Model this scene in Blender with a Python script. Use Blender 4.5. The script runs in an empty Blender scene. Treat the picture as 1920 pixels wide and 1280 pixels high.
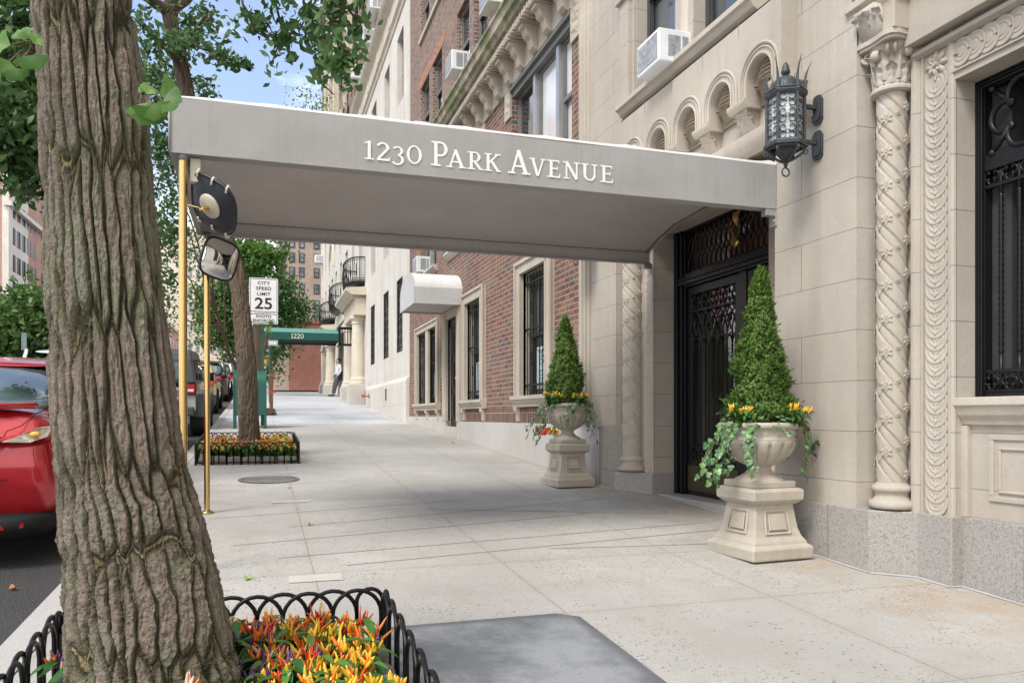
import bpy, math, random
import numpy as np
from mathutils import Vector, Matrix, noise as mnoise
random.seed(7); rng = np.random.default_rng(7)
PI = math.pi; R = math.radians
sc = bpy.context.scene; COL = sc.collection
# ------------------------------------------------------------------ camera
EYE = 1.17; FPX = 1477.0; YAW = math.atan(470 / 1477.0)
CY, SY = math.cos(YAW), math.sin(YAW)
cd = bpy.data.cameras.new('camera'); cam = bpy.data.objects.new('camera', cd); COL.objects.link(cam)
cam.location = (0, 0, EYE); cam.rotation_euler = (PI / 2, 0, -YAW)
cd.sensor_width = 36; cd.lens = 36 * FPX / 1920; cd.shift_y = 141 / 1920
cd.clip_start = 0.05; cd.clip_end = 2000
sc.camera = cam
# ------------------------------------------------------------------ light
SUN_EL, SUN_AZ = R(52), R(235)       # azimuth measured clockwise from +Y: light comes from behind left
w = bpy.data.worlds.new('World'); sc.world = w; w.use_nodes = True
nt = w.node_tree; nt.nodes.clear()
out = nt.nodes.new('ShaderNodeOutputWorld'); bg = nt.nodes.new('ShaderNodeBackground')
sky = nt.nodes.new('ShaderNodeTexSky'); sky.sky_type = 'NISHITA'; sky.sun_disc = False
sky.sun_elevation = SUN_EL; sky.sun_rotation = SUN_AZ; sky.air_density = 1.0; sky.dust_density = 1.0; sky.ozone_density = 1.5
tc = nt.nodes.new('ShaderNodeTexCoord')
mp = nt.nodes.new('ShaderNodeMapping'); mp.inputs['Scale'].default_value = (1, 1, 2.6); mp.inputs['Location'].default_value = (2.35, 0.6, 0.3)
nz = nt.nodes.new('ShaderNodeTexNoise'); nz.inputs['Scale'].default_value = 2.6; nz.inputs['Detail'].default_value = 7; nz.inputs['Roughness'].default_value = .55
sep = nt.nodes.new('ShaderNodeSeparateXYZ')
nt.links.new(tc.outputs['Generated'], mp.inputs['Vector']); nt.links.new(mp.outputs['Vector'], nz.inputs['Vector'])
nt.links.new(tc.outputs['Generated'], sep.inputs[0])
r1 = nt.nodes.new('ShaderNodeMapRange'); r1.inputs['From Min'].default_value = .52; r1.inputs['From Max'].default_value = .66
nt.links.new(nz.outputs['Fac'], r1.inputs['Value'])
r2 = nt.nodes.new('ShaderNodeMapRange'); r2.inputs['From Min'].default_value = .30; r2.inputs['From Max'].default_value = .12   # bank of cloud low in the sky
nt.links.new(sep.outputs['Z'], r2.inputs['Value'])
r3 = nt.nodes.new('ShaderNodeMapRange'); r3.inputs['From Min'].default_value = .18; r3.inputs['From Max'].default_value = -.25   # overcast behind the camera and to the side
nt.links.new(sep.outputs['Y'], r3.inputs['Value'])
mx = nt.nodes.new('ShaderNodeMath'); mx.operation = 'MAXIMUM'; mx2 = nt.nodes.new('ShaderNodeMath'); mx2.operation = 'MAXIMUM'
nt.links.new(r1.outputs[0], mx.inputs[0]); nt.links.new(r2.outputs[0], mx.inputs[1])
nt.links.new(mx.outputs[0], mx2.inputs[0]); nt.links.new(r3.outputs[0], mx2.inputs[1])
mc = nt.nodes.new('ShaderNodeMix'); mc.data_type = 'RGBA'
hz = nt.nodes.new('ShaderNodeMapRange'); hz.inputs['To Min'].default_value = .10; nt.links.new(mx2.outputs[0], hz.inputs['Value']); nt.links.new(hz.outputs[0], mc.inputs['Factor']); nt.links.new(sky.outputs[0], mc.inputs['A'])
mc.inputs['B'].default_value = (6.8, 6.8, 6.8, 1)
nt.links.new(mc.outputs['Result'], bg.inputs['Color']); bg.inputs['Strength'].default_value = 0.115
nt.links.new(bg.outputs[0], out.inputs[0])
ld = bpy.data.lights.new('sun', 'SUN'); ld.energy = 1.45; ld.angle = R(20); ld.color = (1, .965, .91)
lo = bpy.data.objects.new('sun', ld); COL.objects.link(lo)
sd = Vector((math.sin(SUN_AZ) * math.cos(SUN_EL), math.cos(SUN_AZ) * math.cos(SUN_EL), math.sin(SUN_EL)))
lo.rotation_euler = sd.to_track_quat('Z', 'Y').to_euler(); lo.location = (0, 0, 30)
sc.view_settings.view_transform = 'Standard'; sc.view_settings.look = 'None'
sc.view_settings.exposure = 1.2; sc.view_settings.gamma = 1; sc.view_settings.use_curve_mapping = False
sc.cycles.max_bounces = 8; sc.cycles.diffuse_bounces = 5; sc.cycles.glossy_bounces = 3; sc.cycles.transparent_max_bounces = 8
sc.cycles.caustics_reflective = False; sc.cycles.caustics_refractive = False

# ------------------------------------------------------------------ places
GP = [(-20, -1.0), (0, 0), (20, 1.015), (37, 2.136), (52, 2.75), (70, 3.3), (110, 3.8), (400, 4.0)]
def G(y):
    for (a, b), (c, d) in zip(GP, GP[1:]):
        if y <= c: return b + (d - b) * (y - a) / (c - a)
    return 4.0
def ray(u, v):
    r = (u - 960) / FPX; return Vector((r * CY + SY, -r * SY + CY, -(v - 781) / FPX))
def at(u, v, X=None, Y=None):
    d = ray(u, v); k = X / d.x if X is not None else Y / d.y
    return Vector((0, 0, EYE)) + d * k
# ------------------------------------------------------------------ tags
def empty(name, loc=(0, 0, 0), rz=0.0, parent=None):
    o = bpy.data.objects.new(name, None); COL.objects.link(o); o.location = loc; o.rotation_euler = (0, 0, rz)
    o.empty_display_size = .1
    if parent: o.parent = parent
    return o
def tag(o, label=None, cat=None, group=None, kind=None):
    if label: o['label'] = label
    if cat: o['category'] = cat
    if group: o['group'] = group
    if kind: o['kind'] = kind
    return o
def thing(name, label, cat, loc=(0, 0, 0), rz=0.0, group=None): return tag(empty(name, loc, rz), label, cat, group)
def copy_tree(o, parent=None, loc=None, rz=None, label=None, group=None):
    c = o.copy(); COL.objects.link(c); c.parent = parent
    if loc is not None: c.location = loc
    if rz is not None: c.rotation_euler = (0, 0, rz)
    if label: c['label'] = label
    if group: c['group'] = group
    for ch in list(o.children): copy_tree(ch, c)
    return c
# ------------------------------------------------------------------ mesh builder
class MB:
    def __init__(s): s.v = []; s.f = []; s.n = 0; s.mi = []; s.m = 0
    def add(s, vs, fs):
        k = s.n; s.v.append(np.asarray(vs, dtype=float).reshape(-1, 3)); s.n += len(vs)
        for f in fs: s.f.append(tuple(i + k for i in f)); s.mi.append(s.m)
        return s
    def box(s, x0, x1, y0, y1, z0, z1):
        if x0 > x1: x0, x1 = x1, x0
        if y0 > y1: y0, y1 = y1, y0
        if z0 > z1: z0, z1 = z1, z0
        return s.add([(x0,y0,z0),(x1,y0,z0),(x1,y1,z0),(x0,y1,z0),(x0,y0,z1),(x1,y0,z1),(x1,y1,z1),(x0,y1,z1)],
              [(0,3,2,1),(4,5,6,7),(0,1,5,4),(1,2,6,5),(2,3,7,6),(3,0,4,7)])
    def quad(s, a, b, c, d): return s.add([a, b, c, d], [(0, 1, 2, 3)])
    def poly(s, pts): return s.add(pts, [tuple(range(len(pts)))])
    def loops(s, L, close=True, cap0=False, cap1=False):
        L = [np.asarray(l, dtype=float) for l in L]; n = len(L[0]); fs = []
        for i in range(len(L) - 1):
            for j in range(n if close else n - 1):
                a = i * n + j; b = i * n + (j + 1) % n; fs.append((a, b, b + n, a + n))
        if cap0: fs.append(tuple(range(n))[::-1])
        if cap1: fs.append(tuple((len(L) - 1) * n + j for j in range(n)))
        return s.add(np.concatenate(L), fs)
    def lathe(s, prof, c=(0, 0, 0), n=24, cap=True, sx=1, sy=1, rot=0):
        L = []
        for r, z in prof:
            L.append([(c[0] + r * sx * math.cos(rot + 2 * PI * k / n), c[1] + r * sy * math.sin(rot + 2 * PI * k / n), c[2] + z) for k in range(n)])
        return s.loops(L, True, cap, cap)
    def tube(s, pts, r, n=8, cap=True, closed=False):
        P = [Vector(p) for p in pts]; m = len(P)
        rr = r if hasattr(r, '__len__') else [r] * m
        L = []; up = None
        for i, p in enumerate(P):
            a = P[(i - 1) % m] if (closed or i > 0) else p; b = P[(i + 1) % m] if (closed or i < m - 1) else p
            t = (b - a); t = t.normalized() if t.length > 1e-9 else Vector((0, 0, 1))
            if up is None: up = Vector((0, 0, 1)) if abs(t.z) < .9 else Vector((1, 0, 0))
            e1 = t.cross(up)
            if e1.length < 1e-6: e1 = t.cross(Vector((1, .3, 0)))
            e1.normalize(); e2 = e1.cross(t).normalized(); up = e2
            L.append([p + (e1 * math.cos(2 * PI * k / n) + e2 * math.sin(2 * PI * k / n)) * rr[i] for k in range(n)])
        if closed: L.append(L[0])
        return s.loops(L, True, cap and not closed, cap and not closed)
    def extrude(s, pts2, fn0, fn1):
        a = [fn0(*p) for p in pts2]; b = [fn1(*p) for p in pts2]
        return s.loops([a, b], True, True, True)
    def prism(s, pts, axis, a, b):
        ax = 'xyz'.index(axis)
        def mk(t):
            o = []
            for p in pts: q = list(p); q.insert(ax, t); o.append(q)
            return o
        return s.loops([mk(a), mk(b)], True, True, True)
    def sphere(s, c, r, n=12, m=8, sc3=(1, 1, 1)):
        L = []
        for i in range(m + 1):
            t = PI * i / m
            L.append([(c[0] + r * sc3[0] * math.sin(t) * math.cos(2 * PI * k / n), c[1] + r * sc3[1] * math.sin(t) * math.sin(2 * PI * k / n), c[2] - r * sc3[2] * math.cos(t)) for k in range(n)])
        return s.loops(L)
    def mesh(s, name, mats, smooth=False):
        me = bpy.data.meshes.new(name)
        V = np.concatenate(s.v) if s.v else np.zeros((0, 3))
        me.from_pydata(V.tolist(), [], s.f)
        for m in (mats if isinstance(mats, (list, tuple)) else [mats]): me.materials.append(m)
        if len(me.polygons):
            me.polygons.foreach_set('material_index', s.mi)
            if smooth: me.polygons.foreach_set('use_smooth', [True] * len(me.polygons))
        me.update(); return me
    def build(s, name, mats, parent=None, smooth=False, bevel=0, loc=None, auto=None):
        me = s.mesh(name, mats, smooth or auto is not None)
        if auto is not None: me.set_sharp_from_angle(angle=R(auto))
        o = bpy.data.objects.new(name, me); COL.objects.link(o)
        if parent: o.parent = parent
        if loc is not None: o.location = loc
        if bevel:
            b = o.modifiers.new('bevel', 'BEVEL'); b.width = bevel; b.segments = 2; b.limit_method = 'ANGLE'; b.angle_limit = R(40)
        return o
def grid_wall(mb, x, y0, y1, z0, z1, holes, depth):
    ys = sorted({y0, y1, *[h[0] for h in holes], *[h[1] for h in holes]}); zs = sorted({z0, z1, *[h[2] for h in holes], *[h[3] for h in holes]})
    ys = [q for q in ys if y0 <= q <= y1]; zs = [q for q in zs if z0 <= q <= z1]
    for a, b in zip(ys, ys[1:]):
        for c, d in zip(zs, zs[1:]):
            my, mz = (a + b) / 2, (c + d) / 2
            if any(h[0] < my < h[1] and h[2] < mz < h[3] for h in holes): continue
            mb.quad((x, a, c), (x, a, d), (x, b, d), (x, b, c))
    for a, b, c, d in holes:
        X = x + depth
        mb.quad((x, b, c), (x, b, d), (X, b, d), (X, b, c)); mb.quad((x, a, c), (X, a, c), (X, a, d), (x, a, d))
        mb.quad((x, a, d), (X, a, d), (X, b, d), (x, b, d)); mb.quad((x, a, c), (x, b, c), (X, b, c), (X, a, c))
# ------------------------------------------------------------------ shader helper
class Q:
    def __init__(s, t, k): s.t = t; s.k = k
    def _m(s, op, o=None, o2=None):
        n = s.t.nodes.new('ShaderNodeMath'); n.operation = op
        for i, q in enumerate((s, o, o2)):
            if q is None: continue
            if isinstance(q, Q): s.t.links.new(q.k, n.inputs[i])
            else: n.inputs[i].default_value = q
        return Q(s.t, n.outputs[0])
    def __add__(s, o): return s._m('ADD', o)
    def __sub__(s, o): return s._m('SUBTRACT', o)
    def __mul__(s, o): return s._m('MULTIPLY', o)
    def __truediv__(s, o): return s._m('DIVIDE', o)
    def mod(s, o): return s._m('FLOORED_MODULO', o)
    def floor(s): return s._m('FLOOR')
    def abs(s): return s._m('ABSOLUTE')
    def lt(s, o): return s._m('LESS_THAN', o)
    def gt(s, o): return s._m('GREATER_THAN', o)
    def mn(s, o): return s._m('MINIMUM', o)
    def mxx(s, o): return s._m('MAXIMUM', o)
    def pw(s, o): return s._m('POWER', o)
    def rng(s, a, b, c=0., d=1.):
        n = s.t.nodes.new('ShaderNodeMapRange'); s.t.links.new(s.k, n.inputs[0])
        for i, q in zip((1, 2, 3, 4), (a, b, c, d)): n.inputs[i].default_value = q
        return Q(s.t, n.outputs[0])
class M:
    """a principled material with a few shorthands"""
    def __init__(s, name, col=(.5, .5, .5), rough=.7, metal=0., spec=.5):
        s.m = bpy.data.materials.new(name); s.m.use_nodes = True; s.t = s.m.node_tree
        s.b = s.t.nodes['Principled BSDF']; s.b.inputs['Roughness'].default_value = rough; s.b.inputs['Metallic'].default_value = metal
        s.b.inputs['Base Color'].default_value = (*col, 1); s.b.inputs['Specular IOR Level'].default_value = spec
        s.pos = None
    def P(s):
        if s.pos is None:
            g = s.t.nodes.new('ShaderNodeNewGeometry'); s.pos = g.outputs['Position']; s.geo = g
        return s.pos
    def O(s):
        return s.t.nodes.new('ShaderNodeTexCoord').outputs['Object']
    def xyz(s, v=None):
        n = s.t.nodes.new('ShaderNodeSeparateXYZ'); s.t.links.new(v if v is not None else s.P(), n.inputs[0]); return [Q(s.t, k) for k in n.outputs]
    def comb(s, x, y, z):
        n = s.t.nodes.new('ShaderNodeCombineXYZ')
        for i, q in enumerate((x, y, z)):
            if isinstance(q, Q): s.t.links.new(q.k, n.inputs[i])
            else: n.inputs[i].default_value = q
        return n.outputs[0]
    def noise(s, scale, detail=4, rough=.55, vec=None, stretch=None, dist=0.):
        v = vec if vec is not None else s.P()
        if stretch:
            mp = s.t.nodes.new('ShaderNodeMapping'); mp.inputs['Scale'].default_value = stretch; s.t.links.new(v, mp.inputs[0]); v = mp.outputs[0]
        n = s.t.nodes.new('ShaderNodeTexNoise'); n.inputs['Scale'].default_value = scale; n.inputs['Detail'].default_value = detail
        n.inputs['Roughness'].default_value = rough; n.inputs['Distortion'].default_value = dist; s.t.links.new(v, n.inputs['Vector']); return Q(s.t, n.outputs['Fac'])
    def vor(s, scale, feature='F1', vec=None, out='Distance', rnd=1.):
        n = s.t.nodes.new('ShaderNodeTexVoronoi'); n.feature = feature; n.inputs['Scale'].default_value = scale; n.inputs['Randomness'].default_value = rnd
        s.t.links.new(vec if vec is not None else s.P(), n.inputs['Vector']); return Q(s.t, n.outputs[out])
    def white(s, vec):
        n = s.t.nodes.new('ShaderNodeTexWhiteNoise'); s.t.links.new(vec, n.inputs['Vector']); return Q(s.t, n.outputs['Value'])
    def mix(s, f, a, b, mode='MIX'):
        n = s.t.nodes.new('ShaderNodeMix'); n.data_type = 'RGBA'; n.blend_type = mode
        for k, q in (('Factor', f), ('A', a), ('B', b)):
            i = n.inputs[k] if k != 'Factor' else n.inputs[0]
            if k != 'Factor': i = n.inputs[6] if k == 'A' else n.inputs[7]
            if isinstance(q, Q): s.t.links.new(q.k, i)
            elif isinstance(q, (tuple, list)): i.default_value = (*q, 1)
            else: i.default_value = q
        return Q(s.t, n.outputs[2])
    def ramp(s, f, stops, interp='LINEAR'):
        n = s.t.nodes.new('ShaderNodeValToRGB'); n.color_ramp.interpolation = interp; e = n.color_ramp.elements
        while len(e) < len(stops): e.new(.5)
        for k, (p, c) in zip(e, stops): k.position = p; k.color = (*c, 1)
        s.t.links.new(f.k, n.inputs[0]); return Q(s.t, n.outputs[0])
    def island(s):
        s.P(); return Q(s.t, s.geo.outputs['Random Per Island'])
    def objrand(s):
        n = s.t.nodes.new('ShaderNodeObjectInfo'); return Q(s.t, n.outputs['Random'])
    def attr(s, name):
        n = s.t.nodes.new('ShaderNodeAttribute'); n.attribute_name = name; return Q(s.t, n.outputs['Fac'])
    def color(s, q): s.t.links.new(q.k, s.b.inputs['Base Color']); return s
    def rough(s, q): s.t.links.new(q.k, s.b.inputs['Roughness']); return s
    def bump(s, q, dist=.01, strength=1.):
        n = s.t.nodes.new('ShaderNodeBump'); n.inputs['Distance'].default_value = dist; n.inputs['Strength'].default_value = strength
        s.t.links.new(q.k, n.inputs['Height']); s.t.links.new(n.outputs[0], s.b.inputs['Normal']); return s
def simple(name, col, rough=.6, metal=0., var=.12, sc_=6., bump=0., bsc=60., spec=.5):
    m = M(name, col, rough, metal, spec)
    n = m.noise(sc_, 5); lo_ = tuple(c * (1 - var) for c in col); hi = tuple(min(1, c * (1 + var)) for c in col)
    m.color(m.ramp(n, [(.3, lo_), (.7, hi)]))
    if bump: m.bump(m.noise(bsc, 5), bump)
    return m.m
# stone
def stone(name, col, joints=None, stain=.25, grain=.0015):
    m = M(name, col, .88, spec=.25)
    n1 = m.noise(1.1, 6, .6); n2 = m.noise(.9, 5, .6, stretch=(3, 3, .45)); n3 = m.noise(9, 6, .7); n4 = m.noise(120, 3, .6)
    a = tuple(c * (1 - stain) for c in col); b = tuple(min(1, c * 1.1) for c in col)
    stk = m.noise(5, 5, .65, stretch=(1, 1, .07)); warm = (col[0] * 1.02, col[1] * .93, col[2] * .80)
    c = m.mix(n1.rng(.3, .7), a, b); c = m.mix(n2.rng(.46, .70, 0, .6), c, (col[0] * .66, col[1] * .65, col[2] * .64)); c = m.mix(m.noise(.45, 5, .6).rng(.46, .62, 0, .4), c, (col[0] * .82, col[1] * .78, col[2] * .74)); c = m.mix(n3.rng(.45, .75, 0, .5), c, warm)
    c = m.mix(n4.rng(.35, .7, 0, .38), c, tuple(q * .55 for q in col)); c = m.mix(stk.rng(.52, .68, 0, .36), c, (col[0] * .62, col[1] * .60, col[2] * .56)); c = m.mix(m.noise(3.4, 7, .7).rng(.47, .66, 0, .38), c, (col[0] * .80, col[1] * .74, col[2] * .66)); c = m.mix(m.noise(26, 6, .75).rng(.5, .70, 0, .42), c, tuple(q * .7 for q in col))
    h = m.noise(220, 4, .7) * .5 + n3 * .6
    if joints:
        x, y, z = m.xyz(); hgt, z0, wid = joints
        row = ((z - z0) / hgt).floor(); fz = ((z - z0).mod(hgt) - hgt / 2).abs(); dz = fz * -1 + hgt / 2
        off = row.mod(2) * (wid / 2); fy = ((y + off).mod(wid) - wid / 2).abs() * -1 + wid / 2
        d = dz.mn(fy) + n3 * .003
        blk = m.white(m.comb(row, ((y + off) / wid).floor(), 0.))
        c = m.mix(blk.rng(0, 1, 0, .16), c, tuple(q * .7 for q in col))
        j = d.rng(.0026, .0048, 1, 0)
        c = m.mix(j * .42, c, tuple(q * .5 for q in col)); h = h - j * 1.6
    m.color(c); m.bump(h, grain * 2); return m.m
LIME = (.55, .503, .442)
M_lime = stone('limestone', LIME, (.3236, 1.0765, 3.1)); M_limeplain = stone('limestone_carved', (.57, .52, .455), None, .30, .002)
M_trim = stone('limestone_trim', (.56, .505, .43), None, .25)
M_stucco = stone('pale_stucco', (.72, .69, .635), (.45, .13, 1.3), .10)
M_cream = stone('cream_stone', (.68, .62, .52), None, .18)
M_urn = stone('cast_stone', (.60, .55, .475), None, .36, .004)
def granite(name, base, dark, lite, joint=None):
    m = M(name, base, .6, spec=.4); v = m.vor(150, out='Color'); n = m.noise(160, 4, .7); big = m.noise(2, 5)
    c = m.ramp(n, [(.36, dark), (.47, base), (.6, base), (.72, lite)])
    c = m.mix(m.noise(45, 3).rng(.55, .7, 0, .45), c, dark); c = m.mix(big.rng(.45, .75, 0, .35), c, (base[0] * .85, base[1] * .72, base[2] * .55))
    if joint:
        x, y, z = m.xyz(); f = ((y + joint[1]).mod(joint[0]) - joint[0] / 2).abs() * -1 + joint[0] / 2
        c = m.mix(f.rng(.003, .006, .7, 0), c, (.16, .13, .10))
    m.color(c); m.bump(n, .0012); return m.m
M_gran = granite('grey_granite', (.37, .35, .325), (.11, .11, .12), (.58, .56, .53), (1.17, .33))
M_granL = granite('pale_granite', (.56, .535, .495), (.34, .34, .34), (.68, .66, .62), (1.1, .75))
# flemish bond brick
def brick(name, cols, mortar, rh=.0707, ls=.2, lh=.1, jt=.013, far=False):
    m = M(name, (.3, .15, .12), .85, spec=.25); x, y, z = m.xyz(); per = ls + lh
    y = y + x
    row = (z / rh).floor(); fz = z.mod(rh); u = y + row.mod(2) * (per / 2)
    cell = (u / per).floor(); fu = u.mod(per)
    dz = fz.mn(fz * -1 + rh)
    d1 = fu.mn((fu - ls).abs()).mn(fu * -1 + per)
    wob = m.noise(40, 3) * .004
    d = dz.mn(d1) + wob - .002
    isb = d.rng(jt * .38, jt * .62)
    rid = m.white(m.comb(row, cell, fu.gt(ls)))
    c = m.ramp(rid, cols, 'CONSTANT')
    gr = m.noise(55, 4, .7); c = m.mix(gr.rng(.3, .75, 0, .4), c, (.12, .055, .045)); c = m.mix(m.noise(1.3, 5).rng(.5, .8, 0, .35), c, (.34, .25, .2))
    mo = m.mix(gr.rng(.3, .7), mortar, tuple(q * .72 for q in mortar))
    m.color(m.mix(isb, mo, c)); m.bump(isb * 1.0 + gr * .35, .006); return m.m
BRK = [(0, (0.211, 0.095, 0.074)), (.2, (0.243, 0.124, 0.090)), (.38, (0.167, 0.081, 0.070)), (.54, (0.270, 0.146, 0.095)), (.66, (0.140, 0.073, 0.066)), (.76, (0.225, 0.162, 0.090)), (.84, (0.198, 0.092, 0.080)), (.91, (0.095, 0.113, 0.127)), (.97, (0.297, 0.151, 0.095))]
M_brick = brick('red_flemish_brick', BRK, (.43, .365, .295))
M_brickN = brick('brown_flemish_brick', [(0, (.22, .13, .11)), (.2, (.26, .16, .13)), (.4, (.17, .11, .10)), (.55, (.29, .19, .15)), (.7, (.15, .10, .10)), (.82, (.24, .17, .12)), (.93, (.13, .13, .15))], (.50, .43, .34))
M_solder = brick('soldier_brick', [(0, (.13, .065, .058)), (.3, (.18, .09, .075)), (.6, (.10, .06, .058)), (.85, (.21, .12, .085))], (.48, .40, .31), rh=.205, ls=.0705, lh=.0705)
def farbrick(name, col, mort, rh=.09):
    m = M(name, col, .85, spec=.2); n = m.noise(.6, 5); g = m.noise(9, 4, .7); x, y, z = m.xyz()
    c = m.mix(n.rng(.3, .7), tuple(q * .8 for q in col), tuple(min(1, q * 1.15) for q in col)); c = m.mix(g.rng(.4, .7, 0, .4), c, mort)
    row = (z / rh).floor(); v = m.white(m.comb(row, ((x + y + row.mod(2) * .12) / .24).floor(), 0.)); c = m.mix(v * .35, c, tuple(q * .5 for q in col))
    f = (z.mod(rh)).lt(.012); c = m.mix(f * .6, c, mort)
    m.color(c); return m.m
M_fbrown = farbrick('brown_brick_distant', (.40, .31, .25), (.50, .43, .37))
M_fred = farbrick('red_brick_distant', (.24, .095, .072), (.36, .22, .17))
M_fpink = farbrick('pink_brick_distant', (.46, .25, .20), (.5, .4, .34))
M_tan = stone('tan_masonry_distant', (.74, .67, .58), None, .12)  # paled for distance, with the haze put into the colour
M_white = stone('white_terracotta_distant', (.72, .69, .64), None, .12)
# metals, paint, glass
M_iron = simple('black_painted_iron', (.007, .007, .008), .38, 0, .3, 30, .001, 150, spec=.35)
M_irondull = simple('lantern_iron', (.055, .062, .07), .5, .3, .3, 30, .001, 150)
M_brass = simple('polished_brass', (.64, .45, .18), .22, 1., .03, 2)
M_steel = simple('galvanised_steel', (.45, .46, .46), .45, .7)
M_frame = simple('dark_window_frame', (.05, .05, .052), .4)
M_greyframe = simple('grey_window_frame', (.17, .17, .165), .5)
M_acw = simple('white_enamel', (.74, .75, .76), .45, 0, .06)
M_acgrill = simple('grey_air_conditioner_coil', (.30, .31, .33), .6, 0, .35, 25)
M_black = simple('dark_void', (.006, .006, .006), .7)
def glass(name, col, rough=.03, spec=.9, var=.5):
    m = M(name, col, rough, 0, spec); n = m.noise(1.4, 3, stretch=(1, 1, .4)); m.color(m.mix(n.rng(.35, .65), tuple(c * (1 - var) for c in col), tuple(c * (1 + var) for c in col))); m.b.inputs['Coat Weight'].default_value = .5; m.b.inputs['Coat Roughness'].default_value = .02
    return m.m
M_glass = glass('window_glass', (.03, .036, .042)); M_blind = glass('window_with_pale_blind', (.62, .63, .63), .08, .6, .05)
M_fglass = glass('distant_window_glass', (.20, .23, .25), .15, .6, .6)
def fabric(name, col):
    m = M(name, col, .72, spec=.3); x, y, z = m.xyz(); n = m.noise(2.2, 5, .6, stretch=(1, 1, 1)); s1 = m.noise(5, 4, .6, stretch=(6, 6, .3))
    c = m.mix(n.rng(.3, .7), tuple(q * .93 for q in col), tuple(q * 1.04 for q in col)); c = m.mix(s1.rng(.48, .74, 0, .34), c, tuple(q * .74 for q in col)); c = m.mix(m.noise(.9, 6, .7).rng(.46, .66, 0, .22), c, (col[0] * .84, col[1] * .80, col[2] * .76))
    m.color(c); m.bump(m.noise(400, 2) + m.noise(3.5, 3, .5) * 6, .0018); m.b.inputs['Sheen Weight'].default_value = .1; return m.m
M_canv = fabric('grey_canopy_fabric', (.365, .355, .348)); M_canvtop = fabric('pale_canopy_top', (.66, .65, .64)); M_lining = fabric('taupe_canopy_lining', (.55, .51, .49))  # canopy top and awning vault get a paler grey than the sides
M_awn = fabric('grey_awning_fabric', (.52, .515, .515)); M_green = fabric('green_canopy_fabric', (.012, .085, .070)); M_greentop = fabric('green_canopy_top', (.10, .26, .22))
# foliage
def leafmat(name, a, b, c, trans=.25, rough=.5):
    m = M(name, b, rough, spec=.35); i = m.island(); big = m.noise(.9, 3)
    q = m.ramp(i, [(0, a), (.5, b), (.95, c), (1, (.22, .15, .05))]); q = m.mix(big.rng(.35, .7, 0, .3), q, c); m.color(q)
    tr = m.t.nodes.new('ShaderNodeBsdfTranslucent'); m.t.links.new(q.k, tr.inputs[0])
    ad = m.t.nodes.new('ShaderNodeMixShader'); ad.inputs[0].default_value = trans
    o = m.t.nodes['Material Output']; m.t.links.new(m.b.outputs[0], ad.inputs[1]); m.t.links.new(tr.outputs[0], ad.inputs[2]); m.t.links.new(ad.outputs[0], o.inputs[0])
    return m.m
M_ginkgo = leafmat('ginkgo_leaf', (.035, .085, .028), (.065, .145, .045), (.12, .225, .075), .35)
M_ginkgob = leafmat('ginkgo_leaf_bright', (.04, .12, .022), (.085, .20, .04), (.16, .29, .06), .35)
M_bgleaf = leafmat('street_tree_leaf', (.045, .11, .028), (.08, .17, .04), (.16, .26, .07), .35)
M_bgdark = leafmat('dark_street_tree_leaf', (.030, .085, .026), (.05, .125, .035), (.09, .19, .05), .3)
M_yew = leafmat('conifer_needle', (.030, .085, .016), (.085, .19, .035), (.30, .46, .10), .25)
M_ivy = leafmat('ivy_leaf', (.035, .12, .03), (.08, .2, .06), (.30, .42, .22), .2, .4)
M_pleaf = leafmat('pepper_leaf', (.022, .085, .02), (.045, .15, .03), (.10, .25, .045), .2, .35)
def barkmat(name, base, dark):
    m = M(name, base, .9, spec=.15); n = m.noise(5, 6, .65, stretch=(1, 1, .25)); g = m.noise(60, 5, .7)
    c = m.mix(n.rng(.3, .7), dark, base); c = m.mix(g.rng(.4, .7, 0, .4), c, dark); m.color(c); m.bump(m.noise(14, 6, .7, stretch=(1, 1, .18)) + g * .3, .03); return m.m
M_bark = barkmat('tree_bark', (.20, .155, .115), (.085, .065, .05))
M_soil = simple('dark_soil', (.045, .032, .022), .95, 0, .4, 20, .02, 40)
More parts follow.
